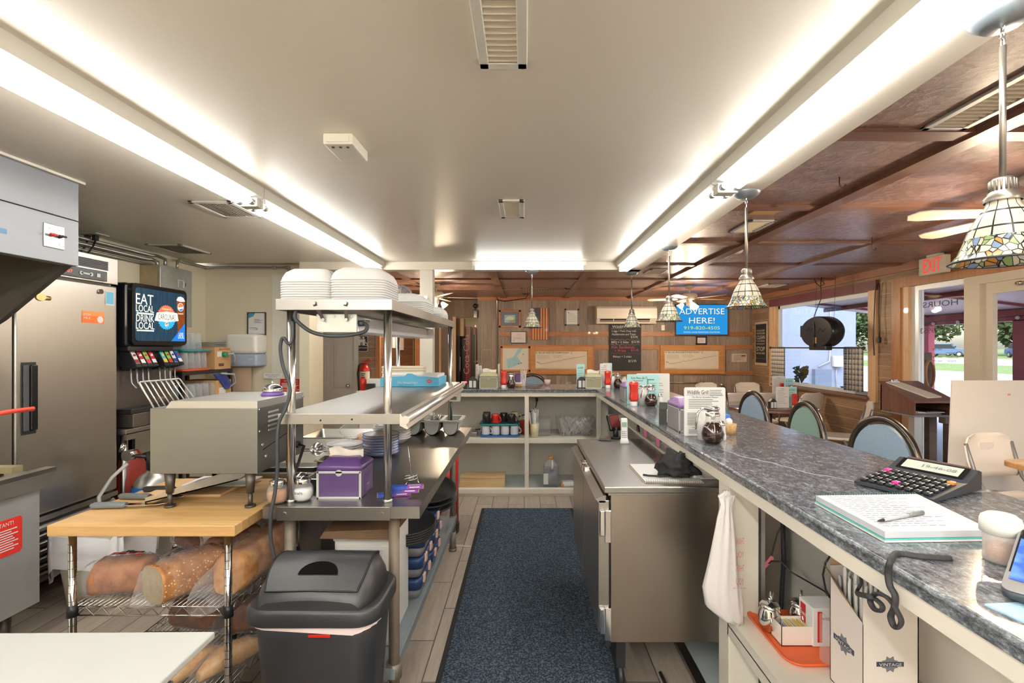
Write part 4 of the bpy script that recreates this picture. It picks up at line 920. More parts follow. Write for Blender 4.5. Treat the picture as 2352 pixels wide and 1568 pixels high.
def c_cert(b,x0,x1,z0,z1,y):
 w,h=x1-x0,z1-z0
 b.prism([(x0,z1),(x0+w*.4,z1),(x0+w*.3,z1-h*.15),(x0,z1-h*.25)],'y',y-.001,y,1); b.rule((x0+w*.6,y,z1-h*.3),w*.5,h*.02,'F',2,n=4,gap=h*.05,jit=.4)
 pts=[(x0+w*(.1+.45*math.sin(i*.3)),y-.0015,z0+h*(.2+.012*i+.1*math.cos(i*.35)))for i in range(12)]; b.tube(pts,w*.03,4,mi=1,flat=.1); return[PAPER,pm('cert_blue',(80,150,190),.5),GREYINK]
frame('certificate','certificate with blue swoosh framed above the paper towel dispenser',570,612,717,769,5.08,BLACK,.008,c_cert)
p,q=P(492,780,5.078),P(536,838,5.078); b=B(); b.box(p.x,q.x,5.074,5.079,q.z,p.z)
for k,l in enumerate(('Each Employee\'s Hands Must','Be Washed Thoroughly, Using','Soap, Warm Water and Sanitary','Towel or Approved Hand Drying','Device Before Beginning Work','and After Each Visit to the Toilet')):b.text(l,((p.x+q.x)/2,5.074,p.z-.028-k*.026),(q.x-p.x)*.88,.014,'F',1)
b.rule(((p.x+q.x)/2,5.074,p.z-.2),.1,.004,'F',1,n=2,gap=.02); solo('hand_wash_notice',b,[PAPER,INK],'printed handwashing notice on the wall behind the towel dispenser','sign')
p,q=P(606,857,5.06),P(647,869,5.06); b=B(); b.box(p.x,q.x,5.054,5.061,q.z,p.z); b.text('EMPLOYEES MUST',((p.x+q.x)/2,5.054,p.z-.017),.15,.012,'F',1); b.text('WASH HANDS',((p.x+q.x)/2,5.054,p.z-.037),.1,.012,'F',1); solo('wash_hands_sign',b,[WHITE,GREYINK],'small EMPLOYEES MUST WASH HANDS sign on the white wall panel','sign')
p,q=P(643,870,5.05),P(692,912,5.05); b=B(); b.box(p.x,q.x,5.054,5.061,q.z,p.z); cx=(p.x+q.x)/2; b.text('WARNING',(cx,5.054,p.z-.022),.15,.02,'F',1); b.rule((cx,5.054,p.z-.045),.19,.005,'F',1,n=5,gap=.011,jit=.3); b.text('ADVERTENCIA',(cx,5.054,p.z-.115),.18,.02,'F',1); b.rule((cx,5.054,p.z-.14),.19,.005,'F',1,n=3,gap=.011,jit=.3); solo('warning_sign',b,[pm('sign_red',(204,36,34),.45),PAPER],'red WARNING sign on the wall behind the toaster bell','sign')
# ------------------------------------------------------------------ butcher block table, toaster, bread
t=thing('butcher_block_table','butcher block table on chrome wire shelving posts, toaster on top','table',(-1.36,2.0,0))
TZ=.87
part('tabletop',B().box(-1.69,-1.025,1.70,2.31,TZ-.04,TZ,bev=.004),BUTCH,t)
PX,PY=(-1.64,-1.075),(1.745,2.265)
for x in PX:
 for y in PY:
  b=B(); b.cyl((x,y,.0),(x,y,TZ-.04),.0125,n=14)
  o=part('post',b,CHROME,t)
  b=B()
  for i in range(26):b.cyl((x,y,.05+i*.0295),(x,y,.0515+i*.0295),.0131,n=14,cap=False)
  part('groove',b,DARKM,o,kind='stuff')
def wire_shelf(z):
 b=B(); r=.0028
 for zz in(z,z-.032):b.tube([(PX[0],PY[0],zz),(PX[1],PY[0],zz),(PX[1],PY[1],zz),(PX[0],PY[1],zz)],r,6,True)
 n=30
 for i in range(n+1):
  x=PX[0]+(PX[1]-PX[0])*i/n; b.cyl((x,PY[0],z+.002),(x,PY[1],z+.002),.0016,n=5)
 for y in(PY[0]+.17,PY[0]+.34):b.cyl((PX[0],y,z-.002),(PX[1],y,z-.002),r,n=6)
 for y in PY:
  m=9; b.tube([(PX[0]+.02+(PX[1]-PX[0]-.04)*i/(2*m),y,z if i%2 else z-.032)for i in range(2*m+1)],.0022,5)
 for x in PX:
  m=8; b.tube([(x,PY[0]+.02+(PY[1]-PY[0]-.04)*i/(2*m),z if i%2 else z-.032)for i in range(2*m+1)],.0022,5)
 o=part('wire_shelf',b,CHROME,t)
 parts('collar',[B().cyl((x,y,z-.036),(x,y,z+.006),.0175,r2=.016,n=14)for x in PX for y in PY],BLACK,o)
wire_shelf(.56); wire_shelf(.27)

# conveyor toaster
t=thing('conveyor_toaster','stainless conveyor toaster on black legs standing on the butcher block','toaster',(-1.25,2.07,TZ))
x0,x1,y0,y1,z0,z1=-1.458,-1.04,1.872,2.262,1.007,1.262
part('housing',B().box(x0,x1,y0,y1,z0,z1,bev=.002),ST_TOAST,t)
b=B(); b.prism([(x0+.06,z1),(x1,z1),(x1,z1+.028),(x0+.082,z1+.028)],'y',y0,y1); part('top_cover',b,steel('toaster_top',(202,202,200),.35,'x'),t)
for i in range(5):part('vent_slot',B().box(x1,x1+.003,1.95,2.03,1.232-i*.018,1.24-i*.018,bev=.001),pm('slot_pale_grey',(210,210,208),.4,.4),t)  # vent slots are pale grey metal bars
b=B(); b.add([(x1+.001,1.91,1.095),(x1+.001,2.2,1.145),(x1+.001,2.2,1.14),(x1+.001,1.91,1.09)],[(0,1,2,3)]); part('knob_slot',b,BLACK,t)
parts('screw',[B().cyl((x1,y,z),(x1+.006,y,z),.006,n=10)for y,z in((1.925,1.065),(1.885,1.255),(1.885,1.17),(1.9,1.115),(2.25,1.27))],CHROME,t)
for lx,ly in((-1.40,1.90),(-1.083,1.90),(-1.40,2.22),(-1.083,2.22)):
 b=B(); b.cyl((lx,ly,z0),(lx,ly,.925),.02,r2=.0135,n=14); b.cyl((lx,ly,.925),(lx,ly,TZ+.004),.009,n=12); b.cyl((lx,ly,TZ+.008),(lx,ly,TZ),.02,n=14); part('leg',b,DARKM,t)
b=B(); p0=Vector((-1.462,2.0,1.262)); W_=.30
ax,az=-.075,.105
def rp(s,f):return(x0+.01+ax*f,y0+.03+s*.31,z1+.002+az*f)
def rp(s,f):
 return(x0-.062*f+.006*s,1.895+s*.215,z1-.004+.104*f+.022*s*(1-f))
b.tube([rp(0,0),rp(0,.97),rp(.03,1),rp(.97,1),rp(1,.97),rp(1,0)],.0035,6)
for i in range(1,8):b.tube([rp(i/8,1),rp(i/8,0)],.0025,6)
part('feed_rack',b,pm('bright_wire',(222,220,214),.25,.7),t)
b=B(); b.add([(-1.50,1.90,.885),(-1.50,2.22,.885),(-1.13,2.22,.975),(-1.13,1.90,.975),(-1.50,1.90,.89),(-1.50,2.22,.89),(-1.13,2.22,.98),(-1.13,1.90,.98)],[(0,3,2,1),(4,5,6,7),(0,1,5,4),(1,2,6,5),(2,3,7,6),(3,0,4,7)])
b.add([(-1.50,1.90,.885),(-1.13,1.90,.975),(-1.10,1.90,1.0),(-1.20,1.90,1.0),(-1.50,1.90,.905)],[(0,1,2,3,4)])
part('chute_tray',b,steel('tray_steel',(206,208,212),.22,'x'),t)
b=B(); b.cyl((x1,2.18,1.06),(x1+.02,2.18,1.06),.016,n=12); b.tube([(x1+.02,2.18,1.06),(x1+.045,2.17,1.055),(x1+.04,2.12,.98),(x1+.03,2.08,.93),(x1+.025,2.0,.905)],.0065,8); part('power_cord',b,BLACK,t)
t=thing('service_bell','chrome service bell with purple base on top of the toaster','bell',(-1.10,2.1,1.29))
part('base',B().lathe([(.001,0),(.044,0),(.046,.006),(.036,.018),(.001,.018)],(-1.10,2.1,1.29),24),pm('purple_plastic',(128,92,176),.35),t)
part('dome',B().lathe([(.04,.018),(.041,.022),(.036,.038),(.022,.048),(.001,.051)],(-1.10,2.1,1.29),24),CHROME,t)
part('button',B().cyl((-1.10,2.1,1.34),(-1.10,2.1,1.352),.006,n=10),CHROME,t)
# knives
def knife(x,y,rz,lab,hc,L=.14):
 t=thing('kitchen_knife',lab,'knife',(x,y,TZ),rz,'knives on the butcher block')
 part('handle',B().at().loft([[(px,py,pz+.013)for py,pz in rr(w,h,.009,0,0,3)]for px,w,h in((-.13,.018,.014),(-.12,.03,.022),(-.06,.026,.024),(-.01,.028,.022),(0,.024,.018))]),hc,t,True)
 part('blade',B().prism([(0,-.012),(L*.8,-.012),(L,.004),(L*.9,.016),(0,.016)],'z',.012,.0145),CHROME,t,True)
knife(-1.56,1.885,R(5),'grey-handled knife with white ferrule nearest the table edge',pm('grey_handle',(104,110,114),.5))
knife(-1.55,1.99,R(-2),'grey-handled knife in the middle of the three on the block',pm('grey_handle2',(92,96,98),.5))
knife(-1.53,2.1,R(2),'black-handled knife farthest back of the three on the block',BLACK)
b=B(); b.box(-1.60,-1.28,2.02,2.27,TZ,TZ+.012,bev=.003); solo('cutting_board',b,pm('pale_board',(214,176,130),.5),'thin tan cutting board under the toaster','cutting board')
b=B(); b.box(-1.52,-1.24,2.13,2.28,TZ+.0125,TZ+.02,bev=.003); solo('cutting_board',b,WHITE,'white cutting sheet lying behind the toaster chute','cutting board')

# bread
def crust(name,c1,c2,c3,speck=False):
 g=N(name); v=g.co(); o=g.sep(g.co()); f=g.noise(v,16,5,.65)
 col=g.ramp(f,[(.3,c8(*c1)),(.52,c8(*c2)),(.75,c8(*c3))])
 if speck:
  vo=g.n('TexVoronoi'); g.l(v,vo.inputs['Vector']); vo.inputs['Scale'].default_value=75
  col=g.mix(g.math('LESS_THAN',vo.outputs['Distance'],.22),col,c8(232,206,160))
 g.set(Base_Color=col,Roughness=.6); g.bump(f,.3,.01); return g.m
CR1=crust('crust_brown',(128,76,42),(168,108,64),(196,140,92)); CR2=crust('crust_seeded',(150,94,50),(190,132,78),(214,164,110),True)
CR3=crust('crust_golden',(168,104,54),(208,150,94),(228,186,136)); CR4=crust('crust_dark',(96,54,34),(128,74,46),(156,98,62)); CRP=crust('crust_pale',(196,140,84),(226,180,124),(240,210,164))
CRUMB=pm('bread_crumb',(178,158,122),.85,nz=.15,ns=40)
FILM=film('plastic_bag_film',(244,245,246),.10,.07,1.0,20)
def sec(w,h,k=0.0,n=22):
 o=[]
 for i in range(n):
  a=2*math.pi*i/n; c,s=math.cos(a),math.sin(a); e=.62
  x=math.copysign(abs(c)**e,c)*w/2*(1+.05*max(0,s)); z=math.copysign(abs(s)**(e if s<0 else .85),s)*h/2+h/2
  o.append((x,z))
 return o
def loaf(x,y,z,rz,L,w,h,m,lab,grp,slices=True,cut=False,bag=True,tail=True,oval=False,seed=0):
 rs=random.Random(seed); t=thing('bread_loaf',lab,'bread',(x,y,z),rz,grp)
 rings=[]; n=26
 for i in range(n+1):
  f=i/n; yy=(f-.5)*L; e=min(f,1-f)*n
  s=(.72,.92,.98)[int(e)]if e<3 and not(cut and f<.5)else 1.0
  if oval:s=math.sin(math.pi*(.06+.88*f))**.55
  if slices and i%2==0:s *= .975
  s *= 1+.01*math.sin(i*1.1+seed)
  rings.append([(a*s,yy,c*(s if not oval else s)+.004)for a,c in sec(w,h)])
 b=B(); b.loft(rings,cap=False); b.add(rings[0],[tuple(range(22))[::-1]],1 if cut else 0); b.add(rings[-1],[tuple(range(22))],0)
 part('crust',b,[m,CRUMB],t,True)
 if bag:
  rings=[]
  for i in range(n+1):
   f=i/n; yy=(f-.5)*(L+.05); s=math.sin(math.pi*min(max(f,.02),.98))**.16 if not oval else math.sin(math.pi*(.05+.9*f))**.5
   rings.append([((a*1.09+rs.uniform(-.005,.005))*s,yy,max(.001,(c*1.07+rs.uniform(-.005,.006))*(s if oval else(.5+.5*s))+.001))for a,c in sec(w,h)])
  if tail:
   yy=-(L/2+.03); pre=[]
   for(r_,dy,dz)in((.9,.045,.008),(.7,.09,.03),(.55,.11,.02),(.3,.08,.012),(.12,.055,.02),(.25,.035,.035))[:3]if tail==2 else((.12,.03,.3),(.28,.015,.2),(.5,.005,.1)):
    pre.append([(a*r_+rs.uniform(-.006,.006),yy-dy-.01,max(.002,c*r_*.8+.004+(dz if tail!=2 else 0)*.06+rs.uniform(-.004,.004)))for a,c in sec(w,h)])
   if tail==2:pre=pre[::-1]
   rings=pre+rings
  b=B(); b.loft(rings,cap=False); part('bag',b,FILM,t,True)
 return t
G1='loaves on the upper wire shelf'; G2='loaves on the lower wire shelf'; sz=.565
loaf(-1.535,1.845,sz,R(100),.20,.13,.125,CR1,'brown sliced loaf with red and black bag print, left end of the upper shelf',G1,seed=1)
loaf(-1.295,1.86,sz,R(-28),.25,.15,.135,CR2,'seeded sliced loaf with its cut end to the front, middle of the upper shelf',G1,cut=True,seed=2)
loaf(-1.115,2.03,sz,R(-2),.44,.135,.145,CR3,'long golden loaf along the right side of the upper shelf',G1,slices=False,tail=2,seed=3)
loaf(-1.28,2.13,sz,R(-20),.24,.12,.12,CR1,'loaf behind the seeded one on the upper shelf',G1,seed=4)
loaf(-1.45,2.06,sz,R(75),.19,.10,.07,CR4,'dark flat loaf lying behind the left loaf on the upper shelf',G1,oval=True,tail=0,seed=5)
loaf(-1.46,2.08,sz+.078,R(60),.15,.075,.05,CR4,'small brown roll on top of the dark flat loaf, left one',G1,oval=True,tail=0,slices=False,seed=6)
loaf(-1.385,2.13,sz+.125,R(40),.15,.075,.055,CR1,'small roll on top of the loaves at the back of the upper shelf',G1,oval=True,tail=0,slices=False,seed=7)
lz=.275
loaf(-1.16,2.12,lz,R(-70),.26,.13,.13,CR4,'brown loaf at the back right of the lower shelf',G2,seed=8)
loaf(-1.43,2.12,lz,R(80),.24,.12,.12,CR4,'dark loaf at the back left of the lower shelf',G2,seed=9)
loaf(-1.13,1.86,lz,R(-32),.24,.085,.075,CRP,'pale split roll at the front right of the lower shelf',G2,slices=False,oval=True,tail=0,seed=10)
loaf(-1.25,1.83,lz,R(-20),.2,.08,.065,CRP,'pale roll beside the split roll on the lower shelf',G2,slices=False,oval=True,tail=0,seed=11)
# red/black print on the first bag
b=B(); random.seed(3)
for k in range(9):
 x,y=-1.575+.013*k+random.uniform(-.01,.01),1.86+random.uniform(-.02,.02); z=sz+.138+random.uniform(-.004,.004)
 b.box(x-.012,x+.012,y-.006,y+.006,z,z+.002,mi=k%2)
solo('bag_label',b,[pm('print_red',(170,50,40),.3),pm('print_black',(30,30,34),.25)],'crumpled red and black label on top of the left loaf bag','label')

# near poly cutting board on prep unit, lower left corner
t=thing('prep_counter','steel prep counter at the lower left corner with grey lid handles','counter',(-1.2,.7,0))
part('body',B().box(-2.0,-.70,.1,.95,.12,.855),ST_X,t)
part('top_rail',B().box(-2.0,-.69,.1,.96,.855,.884,bev=.003),ST_X,t)
part('lid_handle',B().box(-.82,-.705,.80,.86,.81,.87,bev=.012,seg=3),pm('grey_grip',(176,178,184),.4),t)
part('side_door',B().box(-.70,-.685,.5,.94,.3,.85,bev=.003),pm('grey_steel_dark',(120,124,130),.35,.6),t)
parts('leg',[B().cyl((x,y,0),(x,y,.12),.02,n=10)for x in(-1.95,-.75)for y in(.15,.9)],DARKM,t)
b=B(); b.at(-1.27,.68,0,R(.6)); b.box(-.63,.62,-.4,.33,.886,.9,bev=.003); solo('poly_cutting_board',b,pm('white_poly',(170,171,168),.45,nz=.02,bump=.05),'large white poly cutting board at the lower left corner','cutting board')
# ------------------------------------------------------------------ steel pass table
t=thing('steel_work_table','long stainless work table down the middle with pipe legs and grey undershelf','table',(-.7,2.7,0))
TX0,TX1,TY0,TY1,TT=-.985,-.395,1.81,3.6,.90
c_=.03
b=B(); b.prism([(TX0,TY0),(TX1-c_,TY0),(TX1,TY0+.0),(TX1,TY1),(TX0,TY1)],'z',TT-.045,TT); part('tabletop',b,ST_Y,t)
b=B(); b.box(TX0+.055,TX1-.11,TY0-.008,TY0-.001,TT-.05,TT+.001,bev=.001)
for x in(TX0+.085,TX1-.14):b.cyl((x,TY0-.012,TT-.025),(x,TY0-.006,TT-.025),.008,n=6)
part('front_plate',b,ST_X,t)
PIPE=pm('worn_galvanised_pipe',(142,134,120),.55,.5,nz=.3,ns=14)
RUSTY=wood('rusty_pipe',(128,114,98),(92,82,72),'z',.6)
def leg(x,y):
 o=part('leg',B().cyl((x,y,.0),(x,y,TT-.045),.021,n=18),PIPE if x<-.7 else RUSTY,t)
 part('leg_foot',B().cyl((x,y,0),(x,y,.14),.024,n=18).cyl((x,y,0),(x,y,.02),.03,n=12),PIPE,o); part('collar',B().cyl((x,y,.2),(x,y,.26),.03,n=14),PIPE,o)
for x in(-.925,-.515):leg(x,1.90)
for x in(-.925,-.53):leg(x,3.55)
b=B(); b.box(-.95,-.505,1.87,3.57,.205,.25,bev=.003); part('undershelf',b,pm('grey_painted_shelf',(142,152,156),.4,.2,nz=.12,ns=9),t)
part('rear_splash',B().box(TX0-.002,TX0+.01,2.3,TY1,TT,TT+.05),ST_Y,t)
# double overshelf
t=thing('pass_shelf','two-tier stainless pass shelf standing on the work table','shelf',(-.72,2.7,TT))
UX0,UX1,UY0,UY1=-.952,-.508,1.84,3.52
def shelfpan(name,x0,x1,z,hh):
 b=B(); b.box(x0,x1,UY0,UY1,z-.006,z,bev=.001); b.box(x0,x1,UY0-.001,UY0+.003,z-hh,z,bev=.001); b.box(x0,x1,UY1-.003,UY1,z-hh,z); b.box(x1-.003,x1+.001,UY0,UY1,z-hh,z,bev=.001); b.box(x0-.001,x0+.003,UY0,UY1,z-hh,z)
 return part(name,b,ST_Y,t)
us=shelfpan('upper_shelf',UX0,UX1,1.684,.042); ms=shelfpan('middle_shelf',-.942,-.478,1.245,.04)
part('screw_hole',B().cyl((-.78,1.838,1.22),(-.78,1.842,1.22),.004,n=8),INK,ms); part('screw_hole',B().cyl((-.66,1.838,1.224),(-.66,1.842,1.224),.004,n=8),INK,ms)
for x in(-.907,-.532):
 for y in(1.87,3.44):part('post',B().cyl((x,y,TT),(x,y,1.65),.0155,n=18).cyl((x,y,TT),(x,y,TT+.012),.02,n=18),ST_POLE,t)
b=B(); b.cyl((-.455,UY0-.005,1.222),(-.455,UY1,1.222),.016,n=18); b.prism([(-.478,1.245),(-.474,1.245),(-.445,1.19),(-.449,1.185),(-.478,1.2)],'y',UY0,UY1); part('ticket_rail',b,pm('satin_aluminium',(210,209,205),.3,.8),t)
part('support_bracket',B().box(-.475,-.45,3.36,3.4,1.12,1.2).box(-.53,-.45,3.37,3.385,1.12,1.13),GALV,t)
# heat lamp under the upper shelf
t=thing('heat_lamp','long metal strip heat lamp hung under the upper pass shelf','heat lamp',(-.72,2.7,1.56))
hx0,hx1,hz0,hz1=-.815,-.665,1.562,1.628
b=B(); b.prism([(hx0,hz0+.0),(hx0,hz1),(hx1,hz1),(hx1+.012,hz0)],'y',1.895,3.5); part('housing',b,pm('pale_aluminium',(198,200,208),.35,.7),t)
b=B(); b.box(hx0-.002,hx1+.006,1.886,1.896,hz0-.004,hz1+.002,bev=.002)
part('end_plate',b,pm('pale_end_plate',(206,208,200),.45,.3),t)
parts('screw',[B().cyl((x,1.88,z),(x,1.887,z),.0045,n=10)for x,z in((hx0+.012,hz1-.008),(hx0+.07,hz1-.008),(hx1-.012,hz1-.008))],CHROME,t)
for xa,xb_ in((hx0+.013,hx0+.03),(hx1-.018,hx1-.03)):
 b=B(); z0,z1=hz0+.045,1.668; d=(Vector((xb_,0,z0))-Vector((xa,0,z1))).normalized(); n_=Vector((-d.z,0,d.x))*.007
 p0,p1=Vector((xa,1.832,z1)),Vector((xb_,1.88,z0)); b.add([p0-n_,p0+n_,p1+n_,p1-n_,p0-n_-Vector((0,.002,0)),p0+n_-Vector((0,.002,0)),p1+n_-Vector((0,.002,0)),p1-n_-Vector((0,.002,0))],[(0,1,2,3),(4,7,6,5),(0,4,5,1),(3,2,6,7),(0,3,7,4),(1,5,6,2)])
 b.cyl((xa,1.828,z1),(xa,1.836,z1),.007,n=10); b.cyl((xb_,1.872,z0),(xb_,1.88,z0),.006,n=10); part('hanger_bracket',b,ST_Z,t)
b=B(); b.box(hx1+.001,hx1+.0025,1.98,2.08,1.575,1.62); b.rule((hx1+.003,2.03,1.612),.07,.003,'E',1,n=6,gap=.006,jit=.3); part('rating_label',b,[pm('pale_aluminium',(198,200,208)),INK],t)
b=B(); b.cyl((hx1+.004,1.915,1.595),(hx1+.025,1.915,1.595),.012,n=12)
b.tube(cr([(hx1+.02,1.915,1.595),(hx1+.04,1.91,1.585),(hx1+.03,1.90,1.56),(-.70,1.88,1.545),(-.77,1.875,1.545),(-.83,1.87,1.56),(-.875,1.862,1.595),(-.888,1.86,1.615),(-.886,1.862,1.64),(-.88,1.87,1.642)]),.0075,10)
part('cable',b,pm('grey_cable',(52,56,60),.5),t)
b=B(); pts=[P(672,738,1.86),P(672,772,1.85),P(664,790,1.84),P(650,775,1.84),P(644,800,1.84),P(650,840,1.84),P(664,880,1.835),P(666,905,1.83),P(655,940,1.82),P(641,970,1.81),P(637,1010,1.80),P(637,1080,1.80),P(630,1140,1.79),P(622,1180,1.78),P(622,1240,1.78),P(632,1290,1.78),P(634,1330,1.80),P(634,1500,1.86)]
b.tube(cr(pts),.0065,10); solo('power_cable',b,pm('grey_cable',(52,56,60)),'thick dark grey power cable hanging down beside the left front shelf post','cable')
# foam boxes on top
CL=[(0,0),(.008,.006),(.012,.03)]
def clam(x,y,z,n,w,d,lab,hh=.058):
 """stack of nested foam lids, open side down"""
 first=None
 for k in range(n):
  zz=z+k*.0095; b=B(); rs=[]
  for z_,s in((0,1.0),(.006,1.0),(.010,.975),(.022,.95),(hh*.72,.86),(hh,.66)):rs.append([(px,py,z_)for px,py in rr(w*s,d*s,.035*s,0,0,4)])
  if first is None:
   b.loft(rs); first=solo('foam_box',b,FOAM,lab,'food box','foam takeout boxes on the upper shelf',loc=(x,y,zz))
  else:dup(first,(x,y,zz))
clam(-.855,1.98,1.685,8,.205,.24,'white foam takeout box in the leftmost stack on the upper shelf',.058)
clam(-.655,1.985,1.685,9,.22,.24,'white foam takeout box in the second stack on the upper shelf',.055)
clam(-.70,2.62,1.685,6,.37,.26,'white foam takeout box in the wide low stack behind the front two',.05)
clam(-.60,3.12,1.685,3,.18,.24,'white foam takeout box in the rear stack at the right of the upper shelf',.05)
# waxed paper box and paper plates on the middle shelf
t=thing('waxed_paper_box','light blue waxed paper box with red oval mark on the middle shelf','box',(-.66,3.25,1.246))
wx0,wx1,wy=X_(873,3.1),X_(1008,3.1),3.1
WB=pm('box_blue',(98,186,226),.45,nz=.04)
b=B(); b.box(wx0,wx1,wy,wy+.3,1.246,1.302,bev=.002); y=wy
b.text('Dry Waxed Paper',((wx0+wx1)/2-.01,y,1.27),.13,.018,'F',1); b.text('Folded',(wx0+.05,y,1.27),.05,.016,'F',1); b.rule(((wx0+wx1)/2-.02,y,1.256),.1,.003,'F',2)
b.cyl((wx1-.062,y,1.28),(wx1-.062,y-.0012,1.28),.0001,n=4);
ov=[(wx1-.062+.017*math.cos(a*.4),1.281+.012*math.sin(a*.4))for a in range(16)]; b.prism(ov,'y',y-.0012,y,3); b.text('DIXIE',(wx1-.062,y-.0012,1.281),.018,.006,'F',1)
part('carton',b,[WB,PAPER,pm('box_blue_dark',(30,100,160),.5),REDP],t)
b=B(); n=14; rs=[[(wx0+.01+(wx1-wx0-.02)*i/n,wy+.004+.0*i,1.302+.012+(.008 if 6<=i<=9 else 0))for i in range(n+1)]]
poly=[(wx0+.0,1.302),(wx1,1.302),(wx1-.03,1.306)]+[((wx0+wx1)/2+.05,1.314),((wx0+wx1)/2+.015,1.330),((wx0+wx1)/2-.015,1.330),((wx0+wx1)/2-.03,1.314),(wx0+.02,1.306)]
b.prism(poly,'y',wy,wy+.002); part('flap',b,WB,t)
part('paper_sheet',B().box(wx0+.012,wx1-.01,wy+.01,wy+.28,1.3025,1.322,bev=.001),PAPER,t)
t=thing('paper_bag_stack','cream stack of folded paper bags behind the blue box','paper bags',(-.70,3.42,1.246))
x0,x1=X_(876,3.42),X_(972,3.42)
for k in range(7):part('paper_bag',B().box(x0+.003*(k%2),x1+.004*(k%3),3.42,3.51,1.246+k*.017,1.262+k*.017,bev=.004),pm('cream_paper',(224,210,184),.75,nz=.04),t)
# little fan clipped behind
t=thing('clip_fan','small wire-caged fan standing on the far end of the upper shelf','fan',(-.86,3.42,1.685))
fc=Vector((X_(922,3.4),3.4,Z_(680,3.4)))
rot=Matrix.Translation(fc)@Matrix.Rotation(R(58),4,'Z')@Matrix.Rotation(R(80),4,'X')
def ringpts(r,z,n=28):return[(r*math.cos(2*math.pi*i/n),r*math.sin(2*math.pi*i/n),z)for i in range(n)]
b=B(); b.M=rot
for r_,z_ in((.075,0),(.075,.02),(.062,.045),(.045,.052),(.02,.055),(.066,-.03),(.045,-.045)):b.tube(ringpts(r_,z_),.0018 if z_ else .003,5,True)
for i in range(28):
 a=2*math.pi*i/28; c,s=math.cos(a),math.sin(a); b.tube([(c*.012,s*.012,.056),(c*.045,s*.045,.052),(c*.066,s*.066,.04),(c*.076,s*.076,.01),(c*.07,s*.07,-.02),(c*.045,s*.045,-.045)],.0011,4)
part('cage',b,pm('dark_chrome_wire',(150,156,162),.25,.9),t)
b=B(); b.M=rot
for k in range(4):
 a=k*math.pi/2; b.add([(.012*math.cos(a),.012*math.sin(a),.0),(.06*math.cos(a),.06*math.sin(a),.012),(.055*math.cos(a+.7),.055*math.sin(a+.7),-.004),(.012*math.cos(a+1),.012*math.sin(a+1),-.004)],[(0,1,2,3)])
part('blade',b,pm('cream_fan_part',(208,196,176),.4),t)
b=B(); b.M=rot; b.cyl((0,0,-.02),(0,0,-.075),.022,n=14); part('motor',b,pm('cream_fan_part',(208,196,176)),t)
b=B(); b.tube([fc+Vector((.02,.02,-.02)),fc+Vector((.03,.03,-.06)),(fc.x+.03,fc.y+.03,1.69)],.006,6); b.lathe([(.001,0),(.04,0),(.035,.008),(.001,.01)],(fc.x+.03,fc.y+.03,1.685),16); part('stand',b,BLACK,t)

# things on the steel table
def napkin_box(x,y,z,w,d,h,m,lab,grp=None,rz=0,front=None,noload=False):
 t=thing('napkin_dispenser',lab,'napkin dispenser',(x,y,z),rz,grp)
 b=B(); b.box(-w/2,w/2,-d/2,d/2,0,h*.72,bev=.004); part('body',b,front or m,t,True)
 b=B(); b.loft([[(px,py,zz)for px,py in rr(w*s,d*s2,.01,0,0,3)]for zz,s,s2 in((h*.72,1.03,1.03),(h*.80,1.04,1.04),(h*.84,1.0,1.0),(h*.97,.72,.5),(h,.66,.4))]); part('lid',b,m,t,True)
 b=B(); f=.008
 for q in((-w/2-.001,-w/2+f,0,h*.7),(w/2-f,w/2+.001,0,h*.7),(-w/2,w/2,0,f),(-w/2,w/2,h*.7-f,h*.7)):b.box(q[0],q[1],-d/2-.004,-d/2+.001,q[2],q[3],bev=.001)
 b.cyl((0,-d/2-.004,h*.66),(0,-d/2,h*.66),w*.075,n=14); part('face_frame',b,pm('clear_grey_frame',(196,198,196),.25,.2),t,True)
 if not noload:
  b=B(); n=10; r0=[(-w*.36+w*.76*i/n,.006*math.sin(i*.9),h*.96)for i in range(n+1)]; r1=[(-w*.38+w*.8*i/n,.012*math.sin(i*.9)-.01,h*1.2+.008*math.sin(i*.6))for i in range(n+1)]
  b.loft([r0,r1,[(p[0],p[1]+.004,p[2])for p in r1],[(p[0],p[1]+.004,p[2])for p in r0]],cap=False,closed=False); part('napkin',b,pm('napkin_paper',(226,216,204),.8),t,True)
 return t
PUR=pm('purple_plastic_dark',(88,62,118),.3,nz=.06)
nd=napkin_box(-.735,1.98,TT,.175,.15,.155,PUR,'purple napkin dispenser at the front of the steel work table',front=pm('purple_face',(88,68,112),.25,nz=.1))
part('side_window',B().prism([(p[0],p[1])for p in rr(.07,.075,.02,0,.05)],'x',.0875,.089).text('XPRESSNAP',(.089,0,.04),.03,.006,'E',1),[PUR,PAPER],nd,True)
SUGP=[pm('pack_purple',(130,60,160),.5,nz=.35,ns=60),pm('pack_blue',(50,80,180),.5,nz=.35,ns=60),pm('card_tan',(196,160,120),.7)]
for k,(u,v,rz_)in enumerate(((905,1150,14),(925,1143,6),(935,1130,10))):
 p=P(u,v,1.94); b=B(); b.at(p.x,p.y,TT+.001+k*.0145,R(rz_)); b.box(-.065,.065,-.015,.015,0,.013,mi=2,bev=.001); b.box(-.063,.0,-.0155,.0135,.001,.0132,mi=1); b.box(0,.063,-.0155,.0135,.001,.0132,mi=0); b.rule((.03,-.0157,.009),.04,.004,'F',3); b.rule((.03,0,.0134),.05,.003,'T',3,n=3,gap=.006)
 solo('matchbook_pack',b,SUGP+[PAPER],['bottom','middle','top'][k]+' purple and blue card packet in the pile by the right shelf post','packet','purple card packets')
t=thing('ticket_spike','wire ticket spike on the steel work table','spike',(-.5,2.12,TT))
b=B(); b.at(-.5,2.12,TT); b.tube([(.03*math.cos(a*.3)*(1-a*.004),.03*math.sin(a*.3)*(1-a*.004),.012+.0006*a)for a in range(46)],.0022,6)
